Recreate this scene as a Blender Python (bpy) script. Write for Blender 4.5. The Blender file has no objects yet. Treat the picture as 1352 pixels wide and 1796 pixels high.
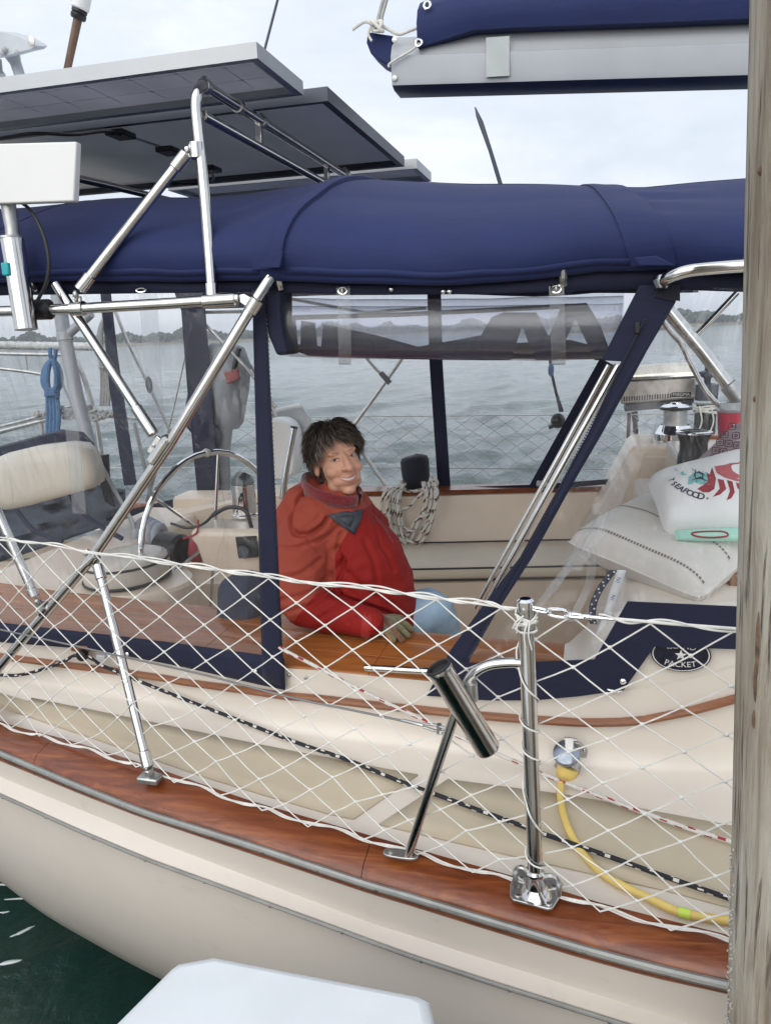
import bpy, bmesh, math, random
import numpy as np
from mathutils import Vector, Matrix, Quaternion, noise as mnoise

sc = bpy.context.scene
COL = sc.collection
R = math.radians

# ------------------------------------------------------------------ camera
F, CX, CY = 1346.0, 676.0, 898.0          # focal length and centre of the photograph, in its own pixels
PITCH, ROLL, HC = R(13.1), R(2.0), 2.45   # camera pitched down, slightly rolled, height above the water
cam_d = bpy.data.cameras.new('camera')
cam = bpy.data.objects.new('camera', cam_d)
COL.objects.link(cam)
cam_d.sensor_fit = 'VERTICAL'
cam_d.sensor_height = 36.0
cam_d.lens = F / 1796.0 * 36.0
cam_d.clip_start, cam_d.clip_end = 0.05, 8000.0
cam.matrix_world = Matrix.Translation((0, 0, HC)) @ Matrix.Rotation(math.pi / 2 - PITCH, 4, 'X') @ Matrix.Rotation(-ROLL, 4, 'Z')
sc.camera = cam

# ------------------------------------------------------------------ overcast sky, soft sun, exposure
SUN_EL, SUN_AZ = R(30), R(205)            # azimuth from +Y towards +X
world = bpy.data.worlds.new('World')
sc.world = world
world.use_nodes = True
wn, wl = world.node_tree.nodes, world.node_tree.links
wn.clear()
w_out = wn.new('ShaderNodeOutputWorld')
w_bg = wn.new('ShaderNodeBackground')
w_bg.inputs['Strength'].default_value = 0.1
w_sky = wn.new('ShaderNodeTexSky')
w_sky.sky_type = 'NISHITA'
w_sky.sun_disc = False
w_sky.sun_elevation = SUN_EL
w_sky.sun_rotation = SUN_AZ
w_sky.dust_density = 3.0
w_co = wn.new('ShaderNodeTexCoord')
w_map = wn.new('ShaderNodeMapping')
w_map.inputs['Scale'].default_value = (1.0, 1.0, 2.6)
w_no = wn.new('ShaderNodeTexNoise')
w_no.inputs['Scale'].default_value = 3.0
w_no.inputs['Detail'].default_value = 8.0
w_no.inputs['Roughness'].default_value = 0.58
w_no.inputs['Distortion'].default_value = 0.35
w_rp = wn.new('ShaderNodeValToRGB')
w_rp.color_ramp.elements[0].position = 0.30
w_rp.color_ramp.elements[0].color = (0.65, 0.715, 0.81, 1)
w_rp.color_ramp.elements[1].position = 0.66
w_rp.color_ramp.elements[1].color = (0.90, 0.93, 0.98, 1)
e = w_rp.color_ramp.elements.new(0.50)
e.color = (0.76, 0.82, 0.91, 1)
w_sc = wn.new('ShaderNodeVectorMath')
w_sc.operation = 'SCALE'
w_sc.inputs['Scale'].default_value = 8.1
w_mx = wn.new('ShaderNodeMixRGB')
w_mx.inputs['Fac'].default_value = 0.93
wl.new(w_co.outputs['Generated'], w_map.inputs['Vector'])
wl.new(w_map.outputs['Vector'], w_no.inputs['Vector'])
wl.new(w_no.outputs['Fac'], w_rp.inputs['Fac'])
wl.new(w_rp.outputs['Color'], w_sc.inputs[0])
# an overcast sky is a little brighter overhead than at the horizon
w_sep = wn.new('ShaderNodeSeparateXYZ')
w_el = wn.new('ShaderNodeMath')
w_el.operation = 'MULTIPLY_ADD'
w_el.use_clamp = False
w_el.inputs[1].default_value = 1.4
w_el.inputs[2].default_value = 8.4
w_ab = wn.new('ShaderNodeMath')
w_ab.operation = 'ABSOLUTE'
wl.new(w_co.outputs['Generated'], w_sep.inputs[0])
wl.new(w_sep.outputs['Z'], w_ab.inputs[0])
wl.new(w_ab.outputs[0], w_el.inputs[0])
wl.new(w_el.outputs[0], w_sc.inputs['Scale'])
wl.new(w_sky.outputs['Color'], w_mx.inputs['Color1'])
wl.new(w_sc.outputs['Vector'], w_mx.inputs['Color2'])
wl.new(w_mx.outputs['Color'], w_bg.inputs['Color'])
wl.new(w_bg.outputs['Background'], w_out.inputs['Surface'])
sun_d = bpy.data.lights.new('sun', 'SUN')
sun_d.energy = 1.5
sun_d.angle = R(75)
sun_d.color = (1.0, 0.96, 0.9)
sun = bpy.data.objects.new('sun', sun_d)
COL.objects.link(sun)
sd = Vector((math.sin(SUN_AZ) * math.cos(SUN_EL), math.cos(SUN_AZ) * math.cos(SUN_EL), math.sin(SUN_EL)))
sun.rotation_euler = sd.to_track_quat('Z', 'Y').to_euler()
vs = sc.view_settings
vs.view_transform = 'Standard'
vs.look = 'None'
vs.exposure = 0.45
vs.gamma = 1.0
vs.use_curve_mapping = False
sc.cycles.max_bounces = 10
sc.cycles.transparent_max_bounces = 24
sc.cycles.caustics_reflective = False
sc.cycles.caustics_refractive = False

# ------------------------------------------------------------------ places: the boat's own frame and picture-to-place helpers
AB = R(15.0)                                           # the boat lies 15 degrees off the picture plane
UX = Vector((math.cos(AB), -math.sin(AB), 0))          # forward along the boat
VX = Vector((math.sin(AB), math.cos(AB), 0))           # across it, away from the dock
ZR = HC - 1.275                                        # height of the cap rail above the water
ORG = Vector((0.3111, 1.5089, ZR))                     # foot of the gate stanchion
CAM = Vector((0, 0, HC))
UPZ = Vector((0, 0, 1))

def W(u, v, z):
    return ORG + UX * u + VX * v + UPZ * z

def uvz(p):
    q = p - ORG
    return q.dot(UX), q.dot(VX), q.z

def ray(x, y):
    dx, dy = (x - CX) / F, (CY - y) / F
    c, s = math.cos(ROLL), math.sin(ROLL)
    a, b = dx * c + dy * s, -dx * s + dy * c
    return Vector((a, math.cos(PITCH) + b * math.sin(PITCH), -math.sin(PITCH) + b * math.cos(PITCH)))

def PV(x, y, v):
    """the place seen at (x, y) on the upright fore-and-aft plane v; v may be a function of u"""
    d = ray(x, y)
    if not callable(v):
        return CAM + d * (((ORG - CAM).dot(VX) + v) / d.dot(VX))
    vv = 0.3
    for _ in range(25):
        p = CAM + d * (((ORG - CAM).dot(VX) + vv) / d.dot(VX))
        vv = 0.5 * vv + 0.5 * v(uvz(p)[0])
    return p

def PZ(x, y, z):
    """the place seen at (x, y) at height z above the cap rail; z may be a function of (u, v)"""
    d = ray(x, y)
    if not callable(z):
        return CAM + d * ((ZR + z - HC) / d.z)
    zz = 0.0
    for _ in range(25):
        p = CAM + d * ((ZR + zz - HC) / d.z)
        u_, v_, _z = uvz(p)
        zz = z(u_, v_)
    return p

def lerp_tab(tab):
    xs, ys = [t[0] for t in tab], [t[1] for t in tab]
    def f(x):
        if x <= xs[0]:
            return ys[0] + (x - xs[0]) * (ys[1] - ys[0]) / (xs[1] - xs[0])
        if x >= xs[-1]:
            return ys[-1] + (x - xs[-1]) * (ys[-1] - ys[-2]) / (xs[-1] - xs[-2])
        return float(np.interp(x, xs, ys))
    return f

rail_v = lerp_tab([(-2.8, .83), (-1.85, .455), (-1.14, .255), (-.326, .082), (0, .004), (.40, -.095), (1.0, -.22)])
coam_v = lerp_tab([(-2.8, .86), (-2.05, .73), (-1.31, .66), (-.82, .56), (-.27, .535), (.2, .535), (1.0, .535)])

def catmull(pts, k=6, closed=False):
    n = len(pts)
    out = []
    segs = n if closed else n - 1
    for i in range(segs):
        if closed:
            p0, p1, p2, p3 = pts[(i - 1) % n], pts[i], pts[(i + 1) % n], pts[(i + 2) % n]
        else:
            p1, p2 = pts[i], pts[i + 1]
            p0 = pts[i - 1] if i else p1 * 2 - p2
            p3 = pts[i + 2] if i + 2 < n else p2 * 2 - p1
        for j in range(k):
            t = j / k
            out.append(0.5 * ((2 * p1) + (p2 - p0) * t + (2 * p0 - 5 * p1 + 4 * p2 - p3) * t * t + (3 * p1 - p0 - 3 * p2 + p3) * t ** 3))
    if not closed:
        out.append(pts[-1].copy())
    return out

# ------------------------------------------------------------------ materials
MATS = {}
def _new(name):
    m = bpy.data.materials.new(name)
    m.use_nodes = True
    MATS[name] = m
    nt = m.node_tree
    b = nt.nodes['Principled BSDF']
    return m, nt, b

def _coords(nt, kind='Object', scale=(1, 1, 1), rot=(0, 0, 0)):
    c = nt.nodes.new('ShaderNodeTexCoord')
    mp = nt.nodes.new('ShaderNodeMapping')
    mp.inputs['Scale'].default_value = scale
    mp.inputs['Rotation'].default_value = rot
    nt.links.new(c.outputs[kind], mp.inputs['Vector'])
    return mp.outputs['Vector']

def _noise(nt, vec, scale, detail=4, rough=0.55, dist=0.0):
    n = nt.nodes.new('ShaderNodeTexNoise')
    n.inputs['Scale'].default_value = scale
    n.inputs['Detail'].default_value = detail
    n.inputs['Roughness'].default_value = rough
    n.inputs['Distortion'].default_value = dist
    nt.links.new(vec, n.inputs['Vector'])
    return n.outputs['Fac']

def _ramp(nt, fac, stops):
    r = nt.nodes.new('ShaderNodeValToRGB')
    el = r.color_ramp.elements
    el[0].position, el[0].color = stops[0][0], (*stops[0][1], 1)
    el[1].position, el[1].color = stops[-1][0], (*stops[-1][1], 1)
    for p, c in stops[1:-1]:
        x = el.new(p)
        x.color = (*c, 1)
    nt.links.new(fac, r.inputs['Fac'])
    return r.outputs['Color']

def _bump(nt, b, h, strength=0.3, dist=0.01, prev=None):
    bp = nt.nodes.new('ShaderNodeBump')
    bp.inputs['Strength'].default_value = strength
    bp.inputs['Distance'].default_value = dist
    nt.links.new(h, bp.inputs['Height'])
    if prev is not None:
        nt.links.new(prev, bp.inputs['Normal'])
    nt.links.new(bp.outputs['Normal'], b.inputs['Normal'])
    return bp.outputs['Normal']

def _rough(nt, b, fac, lo, hi):
    mr = nt.nodes.new('ShaderNodeMapRange')
    mr.inputs['To Min'].default_value = lo
    mr.inputs['To Max'].default_value = hi
    nt.links.new(fac, mr.inputs['Value'])
    nt.links.new(mr.outputs['Result'], b.inputs['Roughness'])

def mat(name, col, rough=0.5, metal=0.0, var=0.12, nscale=8.0, bump=0.0, bscale=60.0, bdist=0.004, coat=0.0, sheen=0.0, spec=0.5, rvar=0.0, coatr=0.06):
    """a plain surface with some uneven tone, gloss and relief"""
    m, nt, b = _new(name)
    vec = _coords(nt)
    n = _noise(nt, vec, nscale, 6)
    lo = tuple(max(0, c * (1 - var)) for c in col)
    hi = tuple(min(1, c * (1 + var)) for c in col)
    nt.links.new(_ramp(nt, n, [(0.3, lo), (0.7, hi)]), b.inputs['Base Color'])
    b.inputs['Roughness'].default_value = rough
    if rvar:
        _rough(nt, b, _noise(nt, vec, nscale * 2.3, 5), max(0.02, rough - rvar), min(1, rough + rvar))
    b.inputs['Metallic'].default_value = metal
    b.inputs['Coat Weight'].default_value = coat
    b.inputs['Coat Roughness'].default_value = coatr
    b.inputs['Sheen Weight'].default_value = sheen
    b.inputs['Specular IOR Level'].default_value = spec
    if bump:
        _bump(nt, b, _noise(nt, vec, bscale, 5), bump, bdist)
    return m

mat('steel', (0.62, 0.61, 0.59), 0.13, 1.0, 0.10, 14, rvar=0.06)
mat('steel_worn', (0.50, 0.50, 0.49), 0.42, 1.0, 0.16, 30, rvar=0.12)
mat('steel_strip', (0.34, 0.34, 0.32), 0.5, 0.7, 0.15, 12, rvar=0.1)
mat('chrome', (0.85, 0.85, 0.86), 0.05, 1.0, 0.04, 10)
mat('alloy', (0.40, 0.42, 0.45), 0.5, 0.3, 0.06, 5)
mat('alloy_pale', (0.47, 0.49, 0.51), 0.42, 0.3, 0.05, 5)
mat('alloy_dark', (0.075, 0.085, 0.11), 0.45, 0.3, 0.1, 5)
mat('gelcoat', (0.72, 0.655, 0.575), 0.34, 0, 0.035, 3.0, coat=0.35, rvar=0.06)
mat('gelcoat_inner', (0.78, 0.66, 0.54), 0.36, 0, 0.05, 3.0, coat=0.2, rvar=0.06)
mat('hull_paint', (0.66, 0.60, 0.53), 0.38, 0, 0.04, 2.0, coat=0.15, rvar=0.06)
mat('nonskid', (0.53, 0.455, 0.335), 0.75, 0, 0.07, 5.0, bump=0.5, bscale=420, bdist=0.0015)
mat('plastic_white', (0.80, 0.80, 0.79), 0.38, 0, 0.03, 4)
mat('dock_white', (0.70, 0.73, 0.75), 0.55, 0, 0.06, 5, bump=0.08, bscale=40)
mat('plastic_grey', (0.45, 0.46, 0.47), 0.45, 0, 0.05, 4)
mat('plastic_black', (0.012, 0.012, 0.014), 0.4, 0, 0.2, 9)
mat('rubber', (0.02, 0.02, 0.022), 0.65, 0, 0.2, 9)
mat('panel_back', (0.82, 0.83, 0.85), 0.5, 0, 0.05, 3)
mat('panel_cells', (0.60, 0.60, 0.63), 0.4, 0, 0.08, 4)
mat('panel_line', (0.85, 0.85, 0.88), 0.4, 0, 0.03, 4)
mat('wire_grey', (0.22, 0.22, 0.22), 0.5, 0.5)
mat('cord_white', (0.74, 0.735, 0.69), 0.8, 0, 0.10, 40, bump=0.5, bscale=500, bdist=0.001)
mat('rope_white', (0.66, 0.64, 0.59), 0.85, 0, 0.12, 60, bump=0.6, bscale=350, bdist=0.0015)
mat('rope_black', (0.018, 0.019, 0.026), 0.8, 0, 0.3, 60, bump=0.6, bscale=350, bdist=0.0015)
mat('rope_red', (0.36, 0.035, 0.045), 0.8, 0, 0.2, 60)
mat('rope_blue', (0.08, 0.17, 0.32), 0.8, 0, 0.3, 50, bump=0.6, bscale=200, bdist=0.002)
mat('rope_grey', (0.42, 0.42, 0.41), 0.85, 0, 0.2, 50, bump=0.6, bscale=250, bdist=0.002)
mat('hose_yellow', (0.74, 0.55, 0.16), 0.5, 0, 0.12, 12, coat=0.1)
mat('tag_green', (0.55, 0.74, 0.10), 0.5)
mat('cushion', (0.72, 0.64, 0.52), 0.7, 0, 0.05, 5, bump=0.15, bscale=18, bdist=0.01)
mat('cushion_edge', (0.05, 0.05, 0.055), 0.7)
mat('pillow_cream', (0.66, 0.635, 0.585), 0.85, 0, 0.05, 6, bump=0.35, bscale=14, bdist=0.012, sheen=0.2)
mat('pillow_white', (0.78, 0.78, 0.77), 0.85, 0, 0.03, 6, bump=0.3, bscale=12, bdist=0.012, sheen=0.2)
mat('pillow_mint', (0.38, 0.66, 0.55), 0.85, 0, 0.06, 6, bump=0.3, bscale=12, bdist=0.01)
mat('stitch_brown', (0.20, 0.17, 0.15), 0.85)
mat('print_red', (0.30, 0.03, 0.045), 0.8, 0, 0.2, 30)
mat('print_rose', (0.46, 0.10, 0.12), 0.8, 0, 0.15, 30)
mat('print_teal', (0.22, 0.52, 0.52), 0.8, 0, 0.2, 40)
mat('print_navy', (0.025, 0.03, 0.06), 0.8, 0, 0.2, 30)
mat('cup_red', (0.62, 0.05, 0.09), 0.4, 0, 0.05, 6)
mat('bag_mauve', (0.52, 0.40, 0.42), 0.8, 0, 0.08, 9)
mat('bag_line', (0.10, 0.05, 0.07), 0.8)
mat('skin', (0.68, 0.37, 0.255), 0.48, 0, 0.10, 16, bump=0.10, bscale=160, bdist=0.001)
mat('lip', (0.56, 0.22, 0.18), 0.4)
mat('teeth', (0.70, 0.67, 0.60), 0.25)
mat('eye_white', (0.55, 0.50, 0.46), 0.2)
mat('eye_iris', (0.05, 0.045, 0.035), 0.4)
mat('brow', (0.26, 0.155, 0.11), 0.8)
mat('hair_dark', (0.046, 0.033, 0.026), 0.42, 0, 0.45, 25)
mat('hair_grey', (0.20, 0.16, 0.13), 0.45, 0, 0.4, 25)
mat('jacket_brick', (0.40, 0.095, 0.06), 0.72, 0, 0.10, 5, bump=0.35, bscale=9, bdist=0.02, sheen=0.15)
mat('jacket_red', (0.33, 0.013, 0.010), 0.68, 0, 0.10, 5, bump=0.3, bscale=9, bdist=0.02, sheen=0.15)
m = mat('jacket_brick', (0.36, 0.066, 0.041), 0.72, 0, 0.09, 5, bump=0.35, bscale=9, bdist=0.02, sheen=0.1)
mat('jacket_lining', (0.20, 0.012, 0.018), 0.9, 0, 0.3, 90, bump=0.8, bscale=160, bdist=0.006, sheen=0.5)
mat('jacket_patch', (0.055, 0.06, 0.075), 0.6, 0, 0.1, 8)
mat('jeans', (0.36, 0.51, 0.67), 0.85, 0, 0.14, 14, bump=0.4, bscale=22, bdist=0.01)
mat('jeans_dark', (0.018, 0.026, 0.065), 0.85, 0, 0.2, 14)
mat('glove_green', (0.17, 0.155, 0.075), 0.95, 0, 0.3, 60, bump=0.9, bscale=130, bdist=0.004, sheen=0.4)
mat('glove_brown', (0.17, 0.075, 0.035), 0.95, 0, 0.3, 60, bump=0.9, bscale=130, bdist=0.004, sheen=0.4)
mat('glove_cuff', (0.45, 0.20, 0.06), 0.95, 0, 0.3, 60, bump=0.9, bscale=130, bdist=0.004)
mat('badge_blue', (0.010, 0.013, 0.028), 0.3, 0, 0.5, 60, coat=0.3)
mat('badge_white', (0.70, 0.70, 0.68), 0.4)
mat('cover_black', (0.010, 0.012, 0.022), 0.9, 0, 0.3, 20, sheen=0.3)
mat('seat_vinyl', (0.60, 0.555, 0.48), 0.38, 0, 0.05, 4, coat=0.2)
mat('grey_cloth', (0.28, 0.30, 0.33), 0.85, 0, 0.15, 10, bump=0.4, bscale=16, bdist=0.01)
mat('slate_cloth', (0.038, 0.045, 0.078), 0.85, 0, 0.15, 10, bump=0.5, bscale=14, bdist=0.012)
mat('bark_far', (0.07, 0.06, 0.05), 0.9)
mat('leaf_far', (0.045, 0.065, 0.04), 0.9, 0, 0.35, 0.05)
mat('reed_far', (0.20, 0.17, 0.10), 0.9, 0, 0.3, 0.08)
mat('barnacle', (0.46, 0.45, 0.41), 0.9, 0, 0.3, 60)
mat('teal_plastic', (0.02, 0.42, 0.46), 0.4)
mat('rod_brown', (0.16, 0.095, 0.065), 0.5, 0.1, 0.2, 20)
mat('rope_fleck', (0.13, 0.06, 0.045), 0.85, 0, 0.2, 60)
mat('steel_blue', (0.30, 0.34, 0.40), 0.28, 0.9, 0.12, 20, rvar=0.1)
mat('grill_steel', (0.46, 0.42, 0.38), 0.33, 0.9, 0.30, 7, rvar=0.12)
mat('grill_lid', (0.70, 0.64, 0.54), 0.28, 0.85, 0.22, 5, rvar=0.1)
mat('cord_far', (0.42, 0.43, 0.42), 0.85)
mat('rope_pale', (0.52, 0.53, 0.52), 0.9, 0, 0.25, 30, bump=0.9, bscale=60, bdist=0.01)
mat('tarp_dark', (0.020, 0.026, 0.045), 0.45, 0, 0.3, 10)
mat('dome_dark', (0.03, 0.045, 0.05), 0.15, 0, 0.2, 10, coat=0.6)
mat('grey_towel', (0.42, 0.44, 0.50), 0.9, 0, 0.1, 20)
mat('skin_crease', (0.50, 0.25, 0.18), 0.6)
mat('tape', (0.40, 0.435, 0.435), 0.35)
mat('head_grey', (0.52, 0.55, 0.58), 0.45, 0, 0.08, 9)
mat('painted_glint', (0.75, 0.80, 0.80), 0.35)
mat('orange_red', (0.28, 0.07, 0.07), 0.7)

# panel backs let some daylight through between the cells
for nm, f_ in (('panel_back', 0.20), ('panel_cells', 0.45)):
    nt = MATS[nm].node_tree
    b = nt.nodes['Principled BSDF']
    tl = nt.nodes.new('ShaderNodeBsdfTranslucent')
    nt.links.new(b.inputs['Base Color'].links[0].from_socket, tl.inputs['Color'])
    mx = nt.nodes.new('ShaderNodeMixShader')
    mx.inputs[0].default_value = f_
    nt.links.new(b.outputs[0], mx.inputs[1])
    nt.links.new(tl.outputs[0], mx.inputs[2])
    nt.links.new(mx.outputs[0], nt.nodes['Material Output'].inputs['Surface'])

# woven acrylic canvas
def canvas(name, col, hi):
    m, nt, b = _new(name)
    vec = _coords(nt)
    n = _noise(nt, vec, 3.0, 7, 0.6)
    nt.links.new(_ramp(nt, n, [(0.3, col), (0.75, hi)]), b.inputs['Base Color'])
    b.inputs['Roughness'].default_value = 0.78
    b.inputs['Sheen Weight'].default_value = 0.05
    b.inputs['Sheen Roughness'].default_value = 0.5
    w = nt.nodes.new('ShaderNodeTexWave')
    w.inputs['Scale'].default_value = 260
    w.bands_direction = 'DIAGONAL'
    nt.links.new(vec, w.inputs['Vector'])
    p = _bump(nt, b, w.outputs['Fac'], 0.12, 0.001)
    mp2 = _coords(nt, scale=(2.0, 2.0, 5.0))
    _bump(nt, b, _noise(nt, mp2, 2.4, 4, 0.55, 0.8), 0.14, 0.03, p)
    return m
canvas('navy', (0.0050, 0.0135, 0.078), (0.0068, 0.0185, 0.100))
canvas('navy_band', (0.0045, 0.007, 0.030), (0.006, 0.0095, 0.038))

# varnished teak, grain running along the boat
def teak(name, dark, mid, light, gloss, worn):
    m, nt, b = _new(name)
    vec = _coords(nt, scale=(1, 1, 1), rot=(0, 0, AB))
    st = nt.nodes.new('ShaderNodeMapping')
    st.inputs['Scale'].default_value = (2.2, 26, 30)
    nt.links.new(vec, st.inputs['Vector'])
    g = _noise(nt, st.outputs['Vector'], 1.6, 8, 0.62, 0.7)
    nt.links.new(_ramp(nt, g, [(0.28, dark), (0.5, mid), (0.76, light)]), b.inputs['Base Color'])
    _rough(nt, b, _noise(nt, vec, 22, 6, 0.65), gloss, gloss + worn)
    b.inputs['Coat Weight'].default_value = 0.40
    b.inputs['Coat Roughness'].default_value = 0.14
    p = _bump(nt, b, g, 0.12, 0.003)
    _bump(nt, b, _noise(nt, vec, 45, 5, 0.7, 1.0), 0.18, 0.004, p)
    return m
teak('teak_rail', (0.085, 0.019, 0.005), (0.19, 0.046, 0.011), (0.34, 0.105, 0.026), 0.18, 0.35)
teak('teak_cap', (0.21, 0.062, 0.014), (0.33, 0.11, 0.025), (0.45, 0.17, 0.045), 0.26, 0.22)
teak('teak_trim', (0.15, 0.048, 0.016), (0.24, 0.085, 0.030), (0.31, 0.12, 0.045), 0.3, 0.3)

# the jacket's two reds, divided along its sewn panels
def two_tone():
    m, nt, b = _new('jacket_two_tone')
    vec = _coords(nt)
    n = _noise(nt, vec, 5, 6)
    ca = _ramp(nt, n, [(0.3, (0.33, 0.058, 0.036)), (0.7, (0.40, 0.074, 0.046))])
    cb = _ramp(nt, n, [(0.3, (0.25, 0.011, 0.009)), (0.7, (0.31, 0.016, 0.013))])
    at = nt.nodes.new('ShaderNodeAttribute')
    at.attribute_name = 'panel'
    gt = nt.nodes.new('ShaderNodeMath')
    gt.operation = 'GREATER_THAN'
    gt.inputs[1].default_value = 0.0
    nt.links.new(at.outputs['Fac'], gt.inputs[0])
    mx = nt.nodes.new('ShaderNodeMixRGB')
    nt.links.new(gt.outputs[0], mx.inputs['Fac'])
    nt.links.new(ca, mx.inputs['Color1'])
    nt.links.new(cb, mx.inputs['Color2'])
    nt.links.new(mx.outputs[0], b.inputs['Base Color'])
    b.inputs['Roughness'].default_value = 0.75
    b.inputs['Specular IOR Level'].default_value = 0.25
    b.inputs['Sheen Weight'].default_value = 0.02
    p = _bump(nt, b, _noise(nt, vec, 11, 5, 0.6, 0.5), 0.35, 0.018)
    _bump(nt, b, _noise(nt, vec, 320, 2), 0.15, 0.001, p)
two_tone()
for nm in ('skin',):
    b = MATS[nm].node_tree.nodes['Principled BSDF']
    b.inputs['Subsurface Weight'].default_value = 0.25
    b.inputs['Subsurface Radius'].default_value = (0.012, 0.005, 0.003)
    b.inputs['Subsurface Scale'].default_value = 1.0

# scuffs along the hull's paint
nt = MATS['hull_paint'].node_tree
b = nt.nodes['Principled BSDF']
src = b.inputs['Base Color'].links[0].from_socket
sv = _coords(nt, scale=(1, 1, 3.2), rot=(0, 0, AB))
sf = _ramp(nt, _noise(nt, sv, 3.4, 9, 0.72, 0.6), [(0.60, (1, 1, 1)), (0.74, (0.80, 0.79, 0.77))])
mx = nt.nodes.new('ShaderNodeMixRGB')
mx.blend_type = 'MULTIPLY'
mx.inputs['Fac'].default_value = 0.8
nt.links.new(src, mx.inputs['Color1'])
nt.links.new(sf, mx.inputs['Color2'])
nt.links.new(mx.outputs[0], b.inputs['Base Color'])

# clear window vinyl: see-through film with a wavy gloss
def clear_film(name, tint, wavy, milk, gloss=0.10):
    wavy *= 0.5
    m, nt, b = _new(name)
    nt.nodes.remove(b)
    out = nt.nodes['Material Output']
    tr = nt.nodes.new('ShaderNodeBsdfTransparent')
    tr.inputs['Color'].default_value = (*tint, 1)
    gl = nt.nodes.new('ShaderNodeBsdfGlossy')
    gl.inputs['Roughness'].default_value = gloss
    df = nt.nodes.new('ShaderNodeBsdfDiffuse')
    df.inputs['Color'].default_value = (0.80, 0.82, 0.84, 1)
    fr = nt.nodes.new('ShaderNodeLayerWeight')
    fr.inputs['Blend'].default_value = 0.5
    pw_ = nt.nodes.new('ShaderNodeMath')
    pw_.operation = 'POWER'
    pw_.inputs[1].default_value = 3.2
    nt.links.new(fr.outputs['Facing'], pw_.inputs[0])
    ad_ = nt.nodes.new('ShaderNodeMath')
    ad_.operation = 'MULTIPLY_ADD'
    ad_.inputs[1].default_value = 0.80
    ad_.inputs[2].default_value = 0.045
    nt.links.new(pw_.outputs[0], ad_.inputs[0])
    vec = _coords(nt)
    bp = nt.nodes.new('ShaderNodeBump')
    bp.inputs['Strength'].default_value = wavy
    bp.inputs['Distance'].default_value = 0.05
    st = nt.nodes.new('ShaderNodeMapping')
    st.inputs['Scale'].default_value = (2.6, 2.6, 1.0)
    nt.links.new(vec, st.inputs['Vector'])
    nt.links.new(_noise(nt, st.outputs['Vector'], 2.6, 3, 0.5, 1.6), bp.inputs['Height'])
    nt.links.new(bp.outputs['Normal'], gl.inputs['Normal'])
    nt.links.new(bp.outputs['Normal'], fr.inputs['Normal'])
    m1 = nt.nodes.new('ShaderNodeMixShader')
    m1.inputs[0].default_value = milk
    nt.links.new(tr.outputs[0], m1.inputs[1])
    nt.links.new(df.outputs[0], m1.inputs[2])
    m2 = nt.nodes.new('ShaderNodeMixShader')
    nt.links.new(ad_.outputs[0], m2.inputs[0])
    nt.links.new(m1.outputs[0], m2.inputs[1])
    nt.links.new(gl.outputs[0], m2.inputs[2])
    nt.links.new(m2.outputs[0], out.inputs['Surface'])
    return m
clear_film('vinyl', (0.93, 0.94, 0.95), 1.3, 0.012)
clear_film('vinyl_far', (0.97, 0.975, 0.98), 0.2, 0.01)
clear_film('vinyl_roll', (0.90, 0.91, 0.94), 0.25, 0.04, 0.16)
clear_film('lid_clear', (0.85, 0.86, 0.88), 0.1, 0.35)
clear_film('vinyl_strip', (0.84, 0.85, 0.87), 0.3, 0.14)

# open water
m, nt, b = _new('water')
vec = _coords(nt)
b.inputs['Base Color'].default_value = (0.003, 0.032, 0.024, 1)
b.inputs['Roughness'].default_value = 0.07
b.inputs['IOR'].default_value = 1.62
p = _bump(nt, b, _noise(nt, vec, 4.0, 5, 0.6, 0.4), 0.55, 0.06)
_bump(nt, b, _noise(nt, vec, 1.1, 4, 0.6, 0.6), 0.30, 0.12, p)

# weathered piling timber
m, nt, b = _new('piling_wood')
vec = _coords(nt, scale=(1, 1, 0.10))
g = _noise(nt, vec, 34, 9, 0.68, 0.5)
g2 = _noise(nt, _coords(nt, scale=(1, 1, 0.35)), 5, 5, 0.6, 0.3)
c1 = _ramp(nt, g, [(0.30, (0.25, 0.205, 0.155)), (0.5, (0.44, 0.40, 0.33)), (0.72, (0.56, 0.53, 0.46))])
c2 = _ramp(nt, g2, [(0.40, (1, 1, 1)), (0.66, (0.66, 0.59, 0.52))])
mx = nt.nodes.new('ShaderNodeMixRGB')
mx.blend_type = 'MULTIPLY'
mx.inputs['Fac'].default_value = 1
nt.links.new(c1, mx.inputs['Color1'])
nt.links.new(c2, mx.inputs['Color2'])
nt.links.new(mx.outputs[0], b.inputs['Base Color'])
b.inputs['Roughness'].default_value = 0.9
ck = _ramp(nt, _noise(nt, _coords(nt, scale=(1, 1, 0.045)), 60, 4, 0.6, 0.3), [(0.33, (0.16, 0.13, 0.10)), (0.41, (1, 1, 1))])
mx2 = nt.nodes.new('ShaderNodeMixRGB')
mx2.blend_type = 'MULTIPLY'
mx2.inputs['Fac'].default_value = 0.85
nt.links.new(mx.outputs[0], mx2.inputs['Color1'])
nt.links.new(ck, mx2.inputs['Color2'])
nt.links.new(mx2.outputs[0], b.inputs['Base Color'])
pn = _bump(nt, b, g, 0.7, 0.012)
_bump(nt, b, ck, 0.8, 0.006, pn)

# ------------------------------------------------------------------ mesh building
def frame_of(d, ref=None):
    d = d.normalized()
    r = ref or (UPZ if abs(d.z) < 0.9 else Vector((1, 0, 0)))
    a = d.cross(r).normalized()
    return a, a.cross(d).normalized()

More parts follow.
